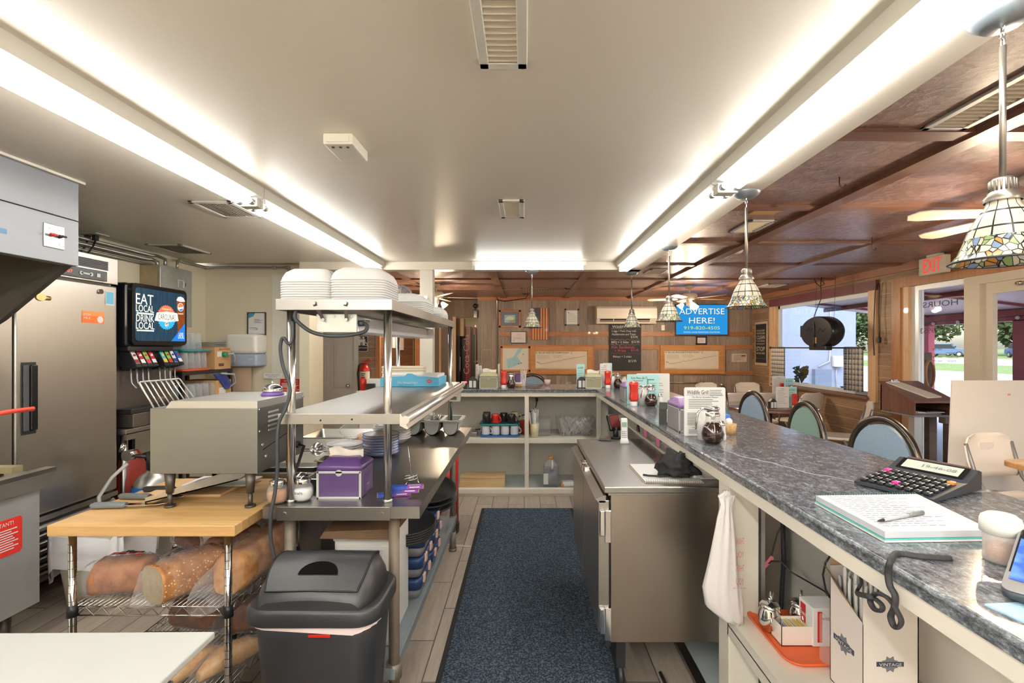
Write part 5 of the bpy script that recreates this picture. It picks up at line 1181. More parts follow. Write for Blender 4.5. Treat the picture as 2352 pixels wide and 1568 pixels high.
for k in range(3):b.tube([(.028*math.cos(k*2.1),.028*math.sin(k*2.1),.012),(.036*math.cos(k*2.1),.036*math.sin(k*2.1),0)],.002,5)
part('coil_base',b,CHROME,t); part('spike',B().tube([(-.5,2.12,TT+.03),(-.505,2.12,TT+.09),(-.515,2.12,TT+.165)],.0016,6),CHROME,t)
def shaker(x,y,z,fill,lab,s=1.0,txt=None):
 t=thing('spice_shaker',lab,'shaker',(x,y,z),0,'glass spice shakers')
 prof=[(.001,.002),(.026,.002),(.034,.012),(.037,.035),(.034,.055),(.026,.068),(.024,.072)]
 part('contents',B().lathe([(.001,.004),(.024,.004),(.031,.013),(.034,.035),(.031,.048),(.001,.05)],n=18),fill,t,True)
 part('jar',B().lathe([(.001,0),(.027,0),(.035,.011),(.0385,.035),(.035,.056),(.027,.069),(.026,.075)],n=20),film('tumbler_film',(226,232,234),.16,.06,.1,8),t,True)
 b=B(); b.lathe([(.028,.07),(.029,.082),(.026,.088),(.001,.095)],n=20); part('lid',b,CHROME,t,True)
 if txt:part('handwriting',B().text(txt,(0,-.0395,.04),.035,.01,'F',0),INK,t,True)
shaker(-.955,1.86,TT,pm('brown_spice',(190,132,88),.9,nz=.2,ns=60),'glass shaker of orange-brown spice at the front left of the steel table')
shaker(-.905,1.945,TT,pm('brown_spice2',(150,96,60),.9,nz=.2,ns=60),'glass shaker of dark spice just behind the orange-brown one',txt='POT')
shaker(-.868,1.885,TT,pm('salt_white',(236,236,234),.9),'glass shaker of white salt right of the left shelf post',txt='Salt')
# hotel pans
def panlist(x,y,z,w,d,h,lab,food=None,grp=None,empty=False):
 t=thing('steam_pan',lab,'pan',(x,y,z),0,grp)
 b=B(); o=[[(px,py,zz)for px,py in rr(a,c,.02,0,0,4)]for a,c,zz in((w-.03,d-.03,.0),(w-.015,d-.015,h),(w,d,h),(w,d,h+.003),(w-.02,d-.02,h+.003),(w-.035,d-.035,.004))]
 b.loft(o); part('pan',b,ST_POLE,t,True)
 if food:part('food',B().box(-w/2+.02,w/2-.02,-d/2+.02,d/2-.02,h*.3,h*.75,bev=.015),food,t,True)
 return t
TG='steel steam pans left of the plates'
panlist(-.862,2.02+.06,TT,.115,.17,.05,'small shallow steam pan between the salt shaker and the purple dispenser',None,TG)
panlist(-.905,2.27,TT,.13,.14,.075,'second small steam pan behind the first on the steel table',None,TG)
# steam table unit behind toaster
t=thing('steam_table','stainless steam table unit behind the toaster holding pans','steam table',(-1.25,2.95,0))
part('cabinet',B().box(-1.52,-1.0,2.36,3.55,.1,.84),ST_TOAST,t)
part('top_rim',B().box(-1.53,-.99,2.35,2.375,.84,.885,bev=.003).box(-1.53,-.99,3.535,3.56,.84,.885,bev=.003).box(-1.53,-1.5,2.35,3.56,.84,.885,bev=.003).box(-1.02,-.99,2.35,3.56,.84,.885,bev=.003),ST_Y,t)
parts('leg',[B().cyl((x,y,0),(x,y,.1),.02,n=10)for x in(-1.47,-1.05)for y in(2.42,3.5)],DARKM,t)
for k in range(3):panlist(-1.26,2.56+k*.39,.842,.46,.36,.06,['nearest','middle','farthest'][k]+' large pan in the steam table behind the toaster',None,'large pans in the steam table')
t=thing('ladle','round steel ladle lying across the steam table pans','ladle',(-1.16,2.6,.92))
b=B(); b.sphere((-1.13,2.62,.945),.036,16); part('bowl',b,CHROME,t); part('handle',B().tube([(-1.10,2.64,.95),(-1.0,2.72,.965),(-.96,2.78,.975)],.005,6),CHROME,t)
b=B(); rs=random.Random(5); rings=[]
for k in range(9):
 f=k/8; r_=.02+.075*math.sin(math.pi*min(.98,f+.02))**.7; rings.append([(-1.02+r_*1.25*math.cos(i*.45)+rs.uniform(-.008,.008),2.95+f*.02+r_*math.sin(i*.45)+rs.uniform(-.008,.008),.93+f*.13)for i in range(14)])
b.loft(rings); solo('crumpled_bag',b,FILM,'crumpled clear plastic bag on the steam table behind the plates','bag')
loaf(-.93,2.85,TT,R(30),.16,.12,.085,CR3,'bagged bread behind the white oval plates on the steel table','bread on the work table',slices=True,oval=True,tail=0,seed=21)
# plates
def plate_stack(x,y,n,r,m,lab,grp,dz=.012,oval=1.0,bowl=False):
 pr=[(.001,.0),(r*.55,.0),(r*.62,.004),(r*.97,.016),(r,.018),(r*.98,.02),(r*.62,.009),(.001,.006)]if not bowl else[(.001,0),(r*.5,0),(r*.6,.005),(r*.95,.032),(r,.036),(r*.96,.037),(r*.58,.012),(.001,.008)]
 f=None
 for k in range(n):
  if f is None:f=solo('plate' if not bowl else 'bowl',B().lathe(pr,n=30,sx=oval),m,lab,'plate' if not bowl else 'bowl',grp,loc=(x,y,TT))
  else:dup(f,(x+.002*math.sin(k*2),y+.002*math.cos(k*3),TT+k*dz))
CHINA=pm('white_china',(236,236,238),.15,coat=.3)
gp=N('blue_rim_china'); o_=gp.sep(gp.co()); rad=gp.math('SQRT',gp.math('ADD',gp.math('MULTIPLY',o_[0],o_[0]),gp.math('MULTIPLY',o_[1],o_[1]))); gp.set(Base_Color=gp.mix(gp.math('GREATER_THAN',rad,.0925),c8(234,236,240),c8(56,98,178)),Roughness=.15)
plate_stack(-.935,2.50,8,.085,CHINA,'white plate in the stack directly behind the purple napkin dispenser','white plates behind the dispenser',oval=1.1)
plate_stack(-.80,2.68,8,.1,gp.m,'white plate with blue rim in the stack right of the white plates','blue-rimmed plates',dz=.0145)
plate_stack(-.985+.06,3.14,5,.065,CHINA,'small white bowl in the short stack at the back left','short stack of small bowls',dz=.016,bowl=True)
plate_stack(-.80,3.02,11,.085,CHINA,'white bowl in the tall stack behind the right shelf post','tall stack of white bowls',dz=.0165,bowl=True)
t=thing('cutlery_bin','grey three-section cutlery bin at the far end of the steel table','cutlery bin',(-.61,3.38,TT))
GB=pm('light_grey_bin',(176,180,176),.5)
cx0,cx1=-.82,-.44; w=(cx1-cx0)/3
for k in range(3):
 xc=cx0+w*(k+.5); n=9; hw=w*.43
 U=[(xc-hw,1.0)]+[(xc-hw*.92*math.cos(math.pi*i/n),.902+.055-.055*math.sin(math.pi*i/n))for i in range(n+1)]+[(xc+hw,1.0)]
 Ui=[(a*1+(xc-a)*.06,z+.004 if z<.99 else z)for a,z in U][::-1]
 b=B(); b.prism(U+Ui,'y',3.26,3.5,sm=False); b.prism(U,'y',3.26,3.264); b.prism(U,'y',3.496,3.5); part('section',b,GB,t)
b=B()
for k in range(4):
 x=(cx0+w*k); b.box(x-(.012 if k not in(0,)else .012),x+.012,3.25,3.51,.994,1.004)
b.box(cx0-.012,cx1+.012,3.245,3.265,.994,1.004); b.box(cx0-.012,cx1+.012,3.495,3.515,.994,1.004); part('rim',b,GB,t)
rs=random.Random(2)
for k in range(9):
 x=cx0+w*1.5+rs.uniform(-.035,.035); h=rs.uniform(1.0,1.035); b=B(); b.tube([(x,3.3+rs.uniform(0,.15),.945),(x+rs.uniform(-.02,.02),3.31+rs.uniform(0,.12),h)],.003,6); b.sphere((x,3.3,h),.006,6)
 solo('fork',b,CHROME,'steel cutlery piece standing in the middle of the grey bin','cutlery','cutlery in the grey bin')
t=thing('black_glass_rack','black wire rack of dark cups beside the grey cutlery bin','rack',(-.86,3.38,TT))
part('rack',B().box(-.96,-.845,3.22,3.5,TT,TT+.03,bev=.004),BLACK,t)
for k in range(4):part('cup',B().lathe([(.001,.03),(.022,.03),(.026,.09),(.001,.09)],(-.935+(k%2)*.06,3.3+(k//2)*.1,TT),14),BLACKG,t)

# under the table
t=thing('drawer_tower','white plastic drawer tower with clear fronts under the steel table','drawer unit',(-.68,2.15,.251))
WP=pm('milky_white_plastic',(222,220,214),.45); FR=pm('frosted_front',(206,202,202),.3)
dx0,dx1,dy0,dy1=-.795,-.56,2.0,2.32
part('case',B().box(dx0,dx1,dy0+.01,dy1,.251,.7,bev=.006).box(dx0-.004,dx1+.004,dy0,dy1+.004,.69,.715,bev=.008),WP,t)
for k in range(3):
 z=.27+k*.14; o=part('drawer',B().box(dx0+.012,dx1-.012,dy0,dy0+.012,z,z+.125,bev=.004),WP,t); part('window',B().box(dx0+.03,dx1-.03,dy0-.002,dy0,z+.03,z+.11,bev=.002),FR,o)
for k,dx in enumerate((.04,.15)):
 b=B(); b.lathe([(.001,0),(.028,0),(.034,.035),(.001,.035)],(dx0+.02+dx,dy0-.0,0),16); b.v=[(v[0],dy0-.004+(v[1]-dy0)*.1,v[2]+.59)for v in b.v]
 part('cup_in_drawer',b,pm('cream_cup',(230,222,206),.4),t,label='cream cup seen through the top drawer front')
for k in range(8):
 b=B(); b.at(-.70,2.12,.717+k*.0045,R(-3+1.2*k),R(0)); b.box(-.13,.16,-.16,.16,0,.004,bev=.001); solo('paper_bag',b,pm('brown_kraft_bag',(126,98,72),.8,nz=.08),'flat kraft paper bag in the pile on top of the white drawer tower','paper bag','kraft bags on the drawer tower')
def container(x,y,z,lab,grp=None):
 t=thing('food_container',lab,'food container',(x,y,z),0,grp)
 w,d,h=.17,.26,.085
 part('box',B().loft([[(px,py,zz)for px,py in rr(w*s,d*s,.03,0,0,4)]for zz,s in((0,.86),(h,1.0))]),pm('grey_container',(160,160,160),.35),t,True)
 part('lid',B().loft([[(px,py,zz)for px,py in rr(w*s,d*s,.032,0,0,4)]for zz,s in((h-.035,1.03),(h,1.05),(h+.014,1.05),(h+.018,.95),(h+.012,.9))]),pm('navy_lid',(44,66,112),.3),t,True)
 for(px,py,wx,wy)in((w/2+.006,-.06,.006,.02),(w/2+.006,.07,.006,.02),(-.0,-d/2-.008,.02,.006)):
  part('clip',B().box(px-wx,px+wx,py-wy,py+wy,h-.02,h+.02,bev=.004),pm('pink_clip',(222,184,172),.5),t,True)
 return t
c0=None
for(x,y,lab)in((-.60,2.50,'nearest column'),(-.60,2.80,'middle column')):
 for k in range(3):
  l='grey food container with navy snap lid, %s of the %s under the table'%(['bottom','middle','top'][k],lab)
  if c0 is None:c0=container(x,y,.2515+.104*k,l,'navy-lidded food containers')
  else:dup(c0,(x+.008*k,y,.2515+.104*k),0,l)
def round_tray(x,y,z,r,rx,ry,lab,grp):
 b=B(); b.lathe([(.001,0),(r*.9,0),(r*.94,.004),(r,.022),(r*.985,.023),(r*.92,.008),(.001,.005)],n=40); M=Matrix.Rotation(ry,4,'Y')@Matrix.Rotation(rx,4,'X'); b.v=[tuple(M@Vector(v))for v in b.v]
 return solo('serving_tray',b,pm('black_tray',(48,49,52),.45,nz=.15,ns=40,bump=.1,bs=200),lab,'tray',grp,loc=(x,y,z))
for k in range(5):round_tray(-.615,2.42,.567+k*.011,.165,R(5),R(4),'round black serving tray in the nearer stack under the steel table','nearer stack of black serving trays')
for k in range(3):round_tray(-.625,2.93,.575+k*.03,.21,R(8),R(8),'large round black serving tray in the farther stack under the steel table','farther stack of black serving trays')
t=thing('clear_tub','clear plastic tub on the undershelf beyond the trays','tub',(-.60,3.24,.251)); part('tub',B().loft([[(px,py,zz)for px,py in rr(.14*s,.18*s,.02,-.585,3.28,4)]for zz,s in((.251,.85),(.42,1.0),(.42,.96),(.256,.8))]),film('tub_film',(226,228,228),.10,.15,.2,10),t)
t=thing('red_barrel','red round barrel bin with black base behind the far table leg','barrel',(-.72,3.93,0))
part('body',B().lathe([(.001,.05),(.17,.05),(.17,.7),(.001,.7)],(-.71,3.93,0),28),pm('barrel_red',(188,34,34),.35,nz=.08),t); part('base_ring',B().lathe([(.001,0),(.175,0),(.175,.06),(.17,.062)],(-.71,3.93,0),28),BLACK,t); part('top_ring',B().lathe([(.172,.68),(.175,.7),(.172,.72),(.001,.72)],(-.71,3.93,0),28),DARKM,t)

# black swing-lid trash can
t=thing('trash_can','black swing-lid trash can with white liner in front of the steel table','trash can',(-.70,1.69,0))
cx,cy=-.695,1.685
def rg(w,d,z,r=.07,n=6):return[(p[0],p[1],z)for p in rr(w,d,r,cx,cy,n)]
BK=pm('black_bin_plastic',(52,53,56),.38,nz=.12,ns=4,bump=.1,bs=180)
part('body',B().loft([rg(.33,.2,0),rg(.40,.255,.55),rg(.40,.255,.60)]),BK,t)
part('liner',B().loft([[(p[0]+.002*math.sin(i*2),p[1],p[2]-(.045*math.exp(-((p[0]-cx-.04)/.11)**2)*(1 if p[1]<cy else .2)if q==0 else 0))for i,p in enumerate(rg(.42-.004*q,.275-.004*q,z,.07,12))]for q,z in enumerate((.592,.598,.615))],cap=False),pm('liner_pinkish',(232,214,212),.5,nz=.05),t)
part('liner_tie',B().box(cx+.0,cx+.07,cy-.142,cy-.138,.568,.577,bev=.001),REDP,t)
part('rim',B().loft([rg(.435,.29,.60,.075),rg(.445,.30,.605,.075),rg(.445,.30,.645,.075),rg(.43,.285,.655,.075)]),BK,t)
rings=[]
n=12
for i in range(n+1):
 f=i/n; y=cy-.14+.28*f; hh=.652+.125*math.sin(math.pi*(.10+.80*f))**.8+.02*f-.02
 hw=.20*(1-.18*abs(2*f-1)**3)
 rings.append([(cx-hw,y,.65),(cx-hw*.96,y,.65+(hh-.65)*.5),(cx-hw*.84,y,hh-.004),(cx-hw*.4,y,hh+.003),(cx,y,hh+.005),(cx+hw*.4,y,hh+.003),(cx+hw*.84,y,hh-.004),(cx+hw*.96,y,.65+(hh-.65)*.5),(cx+hw,y,.65)])
part('lid',B().loft(rings),BK,t)
fl_r=[]
for i in range(9):
 f=i/8; g_=.07+.83*f; y=cy-.14+.28*g_; hh=.652+.125*math.sin(math.pi*(.10+.80*g_))**.8+.02*g_-.02
 hw=.163*(1-.10*abs(2*f-1)**3); fl_r.append([(cx+hw*k/4,y,hh+.0085-.003*abs(k/4))for k in range(-4,5)])
top=B().loft(fl_r,cap=False,closed=False); fo=part('swing_flap',top,BK,t)
per=[q for q in fl_r[0]]+[r_[-1]for r_ in fl_r[1:-1]]+fl_r[-1][::-1]+[r_[0]for r_ in fl_r[1:-1]][::-1]
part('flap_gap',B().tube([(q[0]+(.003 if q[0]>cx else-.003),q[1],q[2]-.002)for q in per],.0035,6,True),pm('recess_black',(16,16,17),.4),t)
g_=.24; y=cy-.14+.28*g_; hh=.652+.125*math.sin(math.pi*(.10+.80*g_))**.8+.02*g_-.02
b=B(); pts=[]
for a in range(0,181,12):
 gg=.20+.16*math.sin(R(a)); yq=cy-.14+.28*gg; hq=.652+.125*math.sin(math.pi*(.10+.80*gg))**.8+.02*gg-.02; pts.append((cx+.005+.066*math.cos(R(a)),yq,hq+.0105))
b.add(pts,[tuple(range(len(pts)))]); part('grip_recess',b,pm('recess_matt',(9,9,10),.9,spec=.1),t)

# anti-fatigue mat
t=thing('floor_mat','long blue-black carpet mat with black rubber border down the aisle','mat',(.02,2.2,0))
part('border',B().box(-.398,.447,-.6,4.47,.0,.006,bev=.002),RUBBER,t); part('carpet',B().box(-.372,.421,-.57,4.445,.006,.011,bev=.002),RUG,t)
solo('drinking_straw',B().at(-.52,3.62,.006,R(-8)).tube([(-.12,0,0),(.12,.005,0)],.004,6),PAPER,'loose white straw on the tile floor between table leg and mat','straw')
# ------------------------------------------------------------------ bar
BZ=1.075; BX0,BX1=.723,1.384; BY0,BY1=4.85,5.51
t=thing('bar_counter','L-shaped bar counter with grey stone-look laminate top and white painted cabinet','bar',(1.05,2.5,0))
b=B(); poly=[(BX0,-.9),(BX0,BY0),(-1.3,BY0),(-1.3,BY1),(BX1,BY1),(BX1,-.9)]
b.prism(poly,'z',BZ-.034,BZ)
# rounded front nosing
b.cyl((BX0+.0,-.9,BZ-.007),(BX0,BY0,BZ-.007),.007,n=10); b.cyl((-1.3,BY0,BZ-.007),(BX0,BY0,BZ-.007),.007,n=10)
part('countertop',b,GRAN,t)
b=B(); b.prism([(BX0+.006,BY0+.008),(BX0+.006,-.9),(BX0+.03,-.9),(BX0+.03,BY0+.03),(-1.3,BY0+.03),(-1.3,BY0+.008)],'z',BZ-.074,BZ-.034); part('apron',b,CREAMP,t)
part('knee_wall',B().box(1.16,1.2,-.9,BY1-.06,0,BZ-.035).box(-1.06,1.2,BY1-.1,BY1-.06,0,BZ-.035),WHITEP,t)
# far leg of the bar: shelves
zs=Z_(1006,4.87)
for x0,x1 in((-1.06,-.005+.01),(.045,.68)):
 pass
part('middle_shelf',B().box(-1.06,.73,BY0+.01,BY1-.1,zs-.025,zs).box(-1.06,.73,BY0+.005,BY0+.025,zs-.048,zs-.005),CREAMP,t)
part('bottom_shelf',B().box(-1.06,1.16,BY0+.01,BY1-.1,.045,.07),pm('pale_blue_grey_shelf',(196,206,206),.5,nz=.05),t)
part('toe_rail',B().box(-1.06,.74,BY0-.02,BY0+.02,.02,.085,bev=.014).box(-1.06,.74,BY0,BY0+.02,0,.04),CREAMP,t)
part('divider_post',B().box(0.0,.042,BY0-.002,BY0+.05,.07,BZ-.074,bev=.002),CREAMP,t)
part('corner_post',B().box(.725,.765,BY0-.04,BY0+.02,0,BZ-.074,bev=.002),CREAMP,t)
part('corner_panel',B().box(.775,.86,4.94,4.96,0,BZ-.074),WHITEP,t)
part('front_post',B().box(.742,.852,1.75,1.84,0,BZ-.04,bev=.003),CREAMP,t,label='cream front post with knot holes')
part('post_facing',B().box(.875,.89,1.78,1.84,0,BZ-.04),GALV,t)
part('near_shelf',B().box(.742,1.16,-.9,1.76,.485,.522).box(.742,.76,-.9,1.76,.45,.49),CREAMP,t)
part('shelf_batten',B().box(.86,.95,1.2,1.24,0,.485),CREAMP,t)
part('shelf_cubby',B().box(.775,1.12,2.18,2.19,.91,.998).box(.775,1.12,2.18,4.2,.902,.912).box(.765,.778,2.175,2.195,.902,1.0),CREAMP,t)
# white painted step under the bar at right
t=thing('floor_board','grey-blue painted floor platform with metal edge strip under the bar','platform',(1.0,1.6,0))
part('board',B().box(.80,1.155,.2,4.8,.0,.02),pm('pale_blue_grey_shelf',(196,206,206)),t); part('edge_strip',B().box(.755,.80,.2,4.8,0,.024,bev=.004),ST_Y,t)
# undercounter refrigerator
t=thing('undercounter_refrigerator','low two-door stainless undercounter refrigerator against the bar','refrigerator',(.6,2.6,0))
RX0,RX1,RY0,RY1=.371,1.11,2.07,3.14
part('body',B().box(RX0,RX1,RY0,RY1,.23,.865,bev=.002),steel('ref_side_steel',(172,162,152),.28,'z'),t)
part('worktop',B().box(.342,1.12,RY0-.005,RY1+.01,.872,.90,bev=.004).box(.36,1.11,RY0,RY1,.862,.874),ST_Y,t)
for k,(y0,y1)in enumerate(((RY0+.005,2.6),(2.61,RY1-.005))):
 o=part('door',B().box(.318,.365,y0,y1,.27,.84,bev=.003),ST_FR,t)
 part('door_handle',B().prism([(.305,.845),(.318,.83),(.35,.83),(.35,.86),(.34,.86)],'y',y0,y1),ST_Y,o)
 part('gasket',B().box(.363,.372,y0+.01,y1-.01,.28,.835),BLACK,o)
 yh=2.56 if k==0 else 2.65
 part('hinge',B().box(.31,.35,yh-.03,yh+.03,.84,.872,bev=.006).cyl((.315,yh,.862),(.345,yh,.862),.012,n=10),CHROME,o)
for z in(.75,.33):
 part('hinge',B().box(.322,.345,RY0-.012,RY0+.004,z-.06,z+.05,bev=.004).box(.345,.372,RY0-.008,RY0+.004,z-.09,z+.05,bev=.003),CHROME,t)
part('grille',B().box(.355,.375,RY0+.02,RY1,.2,.265),BLACK,t)
for x in(.42,1.05):
 for y in(2.13,3.08):part('caster',B().cyl((x-.012,y,.055),(x+.012,y,.055),.055,n=16).box(x-.02,x+.02,y-.03,y+.03,.1,.23),BLACK,t)
# power cord near it on the floor
b=B(); b.tube([(.62,2.2,.012),(.63,1.9,.012),(.66,1.6,.012),(.72,1.4,.012)],.008,8); solo('floor_cable',b,BLACK,'black cable on the floor below the undercounter refrigerator','cable')

# items on the undercounter refrigerator
RT=.9005
def pitem(u,v,z):
 Y=(EYE-z)*FP/(v-VV); return Vector((X_(u,Y),Y,z))
p=pitem(1434,1018,RT); t=thing('cordless_phone','white cordless phone standing in its white cradle on the undercounter refrigerator','phone',p,R(-8))
part('cradle',B().loft([[(q[0],q[1]*.8+.0,z)for q in rr(.055*s,.06*s,.012)]for z,s in((0,1),(.01,1),(.035,.72))]),WHITE,t,True)
b=B(); b.at(0,0,.012,rx=R(-12)); b.box(-.021,.021,-.012,.014,0,.145,bev=.007,seg=3); o=part('handset',b,WHITE,t,True)
b=B(); b.at(0,0,.012,rx=R(-12)); b.box(-.015,.015,-.0135,-.011,.088,.118,1);
for i in range(4):
 for j in range(3):b.box(-.013+j*.0095,-.0065+j*.0095,-.014,-.011,.022+i*.012,.028+i*.012,0)
part('keypad',b,[pm('grey_keys',(150,152,156),.5),pm('lcd_green',(120,150,136),.3)],o,True)
p=pitem(1415,1006,RT); t=thing('card_reader','dark red-black counter terminal with tilted screen behind the cordless phone','terminal',p,R(25))
part('stand',B().cyl((0,0,0),(0,0,.012),.04,n=20).cyl((0,0,0),(0,.01,.07),.018,n=12),BLACK,t,True)
b=B(); b.at(0,0,.05,rx=R(-25)); b.box(-.045,.045,-.012,.016,0,.11,bev=.01,seg=3); b.box(-.036,.036,-.014,-.012,.02,.1,1); part('screen',b,[BLACKG,pm('dark_red_screen',(96,30,34),.15)],t,True)
p=pitem(1390,1009,RT); b=B(); b.box(-.038,.038,-.05,.05,0,.014,bev=.004,mi=0); b.box(-.03,.03,-.04,.04,.014,.0145,1); solo('mobile_phone',b,[pm('dark_taupe',(70,64,62),.4),BLACKG],'flat dark handheld lying left of the card terminal on the refrigerator top','phone',loc=p,rz=R(-12))
# notepad
p0,p1,p2=pitem(1452,1077,RT),pitem(1480,1110,RT),pitem(1612,1106,RT)
t=thing('spiral_notepad','open white spiral notepad on the undercounter refrigerator','notepad',((p1.x+p2.x)/2,(p0.y+p1.y)/2,RT))
nx0,nx1,ny0,ny1=p1.x,p2.x,p1.y,p0.y+.07
for k in range(3):part('page_block',B().box(nx0+.002*k,nx1-.002*k,ny0+.003,ny1,RT+.003*k,RT+.0028+.003*k,bev=.001),[PAPER,KR,PAPER][k],t)
b=B()
for i in range(26):x=nx0+.01+(nx1-nx0-.02)*i/25; b.tube([(x,ny0+.006,RT+.0),(x,ny0-.003,RT+.004),(x,ny0-.002,RT+.013),(x,ny0+.006,RT+.0165)],.0009,4)
part('spiral',b,GREYINK,t,kind='stuff')
# black cloth
def blob(name,c,r,m,lab,cat,seed,sx=1,sy=1,sz=.6,n=26,amp=.35,fr=9):
 b=B(); rs=[];
 for i in range(n):
  th=math.pi*i/(n-1); ring=[]
  for j in range(36):
   ph=2*math.pi*j/36; d=Vector((math.sin(th)*math.cos(ph),math.sin(th)*math.sin(ph),-math.cos(th)))
   q=1+amp*(noise.noise(d*fr*.28+Vector((seed,0,0)))+.6*abs(noise.noise(d*fr*.6+Vector((0,seed,3)))))
   v=Vector((d.x*r*sx*q,d.y*r*sy*q,d.z*r*sz*q)); v.z=max(v.z,-r*sz*.62); ring.append(tuple(Vector(c)+v+Vector((0,0,r*sz*.62))))
  rs.append(ring)
 b.loft(rs); return b
CLOTH=pm('black_cloth',(40,40,40),.85,nz=.15,bump=.3,bs=300)
p=pitem(1556,1090,RT+.016); b=blob('x',p,.062,CLOTH,'','',3,1.25,.85,.95,amp=.6,fr=11); b.tube([p+Vector((-.04,-.02,.008)),p+Vector((-.09,-.035,.003)),p+Vector((-.14,-.02,.002)),p+Vector((-.16,-.01,.003))],.005,6,flat=.4)
solo('black_apron',b,CLOTH,'crumpled black cloth with a trailing string on the spiral notepad','cloth')
# things hung under the bar edge above the refrigerator
for k,(u,lab)in enumerate(((1502,'clear bin with pink note under the bar edge, farther one'),(1535,'clear bin with pink note under the bar edge, nearer one'))):
 y=(3.08,2.79)[k]; x=.765; t=thing('clear_hanging_bin',lab,'bin',(x+.06,y,.91),group='clear bins under the bar edge')
 part('bin',B().loft([[(q[0],q[1],z)for q in rr(.13*s,.26*s,.02,x+.075,y,4)]for z,s in((.913,.86),(.995,1.0))]),film('tub_film',(226,228,228),.10,.15,.2,10),t)
 part('note',B().box(x+.006,x+.008,y-.035,y+.03,.925,.975),pm('pink_note',(240,120,170),.6),t,label='pink sticky note')
 part('contents',blob('c',(x+.075,y,.915),.04,None,'','',k+9,.8,1.6,.6),pm('mixed_packets',(200,180,170),.6,nz=.4,ns=40),t)
b=B(); b.add([(.79,2.22,.914),(.79,2.40,.914),(.80,2.42,.997),(.80,2.25,.997),(.794,2.22,.914),(.794,2.40,.914),(.804,2.42,.997),(.804,2.25,.997)],[(0,3,2,1),(4,5,6,7),(0,1,5,4),(1,2,6,5),(2,3,7,6),(3,0,4,7)])
solo('purple_folder',b,pm('purple_folder_card',(112,34,160),.45),'bright purple folder tucked in the cubby under the bar edge','folder')
for k in range(3):
 b=B(); y=2.50+k*.045; b.add([(.775+.01*k,y-.06,.915),(.80+.01*k,y+.06,.90+.01),(.79,y+.07,.985-.01*k),(.77,y-.04,.99-.01*k)],[(0,1,2,3)]); b.rule((.77,y,.96),.0,.0,'L',0)
 solo('loose_paper',b,PAPER,['nearest','middle','farthest'][k]+' of the white papers sticking out beside the purple folder','paper','papers under the bar edge')
b=B(); b.prism([(3.22,.93),(3.30,.93),(3.27,.985)],'x',.765,.775); solo('binder_clip',b,BLACK,'black binder clip under the bar edge beyond the clear bins','clip')

# shelf contents of the far leg of the bar
def mug(x,y,z,m,lab,grp,rz=0):
 t=thing('coffee_mug',lab,'mug',(x,y,z),rz,grp)
 part('cup',B().lathe([(.04,0),(.042,.004),(.041,.08),(.038,.092),(.034,.094),(.001,.09)],n=24),m,t,True)
 part('handle',B().tube([(.039,0,.02),(.06,0,.012),(.072,0,.03),(.066,0,.055),(.041,0,.078)],.0055,8),m,t,True); return t
MY=5.02
tray('serving_tray',X_(1102,MY),X_(1194,MY),4.9,5.2,zs+.001,pm('blue_tray',(60,120,186),.4),'blue tray of white mugs on the bar shelf')
MW=pm('white_mug',(226,228,236),.15,coat=.4); MB=pm('black_mug',(34,36,38),.15,coat=.4); MR=pm('red_mug',(206,48,40),.15,coat=.4)
m0=mug(X_(1116,4.97),4.97,zs+.022,MW,'upside-down white mug on the blue tray','white mugs on the blue tray',R(-20))
for i in range(4):
 for j in range(2):
  if i or j:dup(m0,(X_(1117+i*21.5,4.97),4.97+j*.1,zs+.022),R([-20,40,60,10][i]+(180 if j else 0)))
z2=zs+.022+.096
tray('serving_tray',X_(1103,MY),X_(1193,MY),4.9,5.2,z2,TEAL,'teal tray stacked on the white mugs of the bar shelf')
mug(X_(1117,4.97),4.97,z2+.022,MB,'black upside-down mug at the left of the teal tray','mugs on the teal tray',R(-40))
mug(X_(1138,4.97),4.98,z2+.022,MR,'red upside-down mug on the teal tray','mugs on the teal tray',R(-35))
mug(X_(1157,5.04),5.06,z2+.022,MB,'black upside-down mug right behind the red one','mugs on the teal tray',R(140))
mug(X_(1175,4.95),4.95,z2+.022,MB,'black upside-down mug at the front right of the teal tray','mugs on the teal tray',R(-30))
mug(X_(1182,5.1),5.12,z2+.022,pm('beige_mug',(196,186,160),.2),'beige upside-down mug at the back right of the teal tray','mugs on the teal tray',R(10))
mug(X_(1118,5.1),5.12,z2+.022,MB,'black upside-down mug at the back left of the teal tray','mugs on the teal tray',R(100))
p=P(1228,1008,4.93); p.z=zs+.001; t=thing('straw_cup','cream dotted cup of white wrapped straws on the bar shelf','cup',p)
part('cup',B().lathe([(.001,0),(.038,0),(.046,.14),(.044,.14),(.036,.004),(.001,.004)],n=20),pm('cream_dotted',(228,220,184),.5,nz=.1,ns=60),t,True)
rs=random.Random(4)
for k in range(12):
 a=rs.uniform(0,6.28); q=Vector((.03*math.cos(a),.03*math.sin(a),.01)); d=Vector((.05*math.cos(a)-.01,.05*math.sin(a),.24+rs.uniform(0,.06)))
 solo('wrapped_straw',B().cyl(q+p,p+d,.0042,n=6),PAPER,'white wrapped straw in the cream cup on the bar shelf','straw','straws in the cream cup')
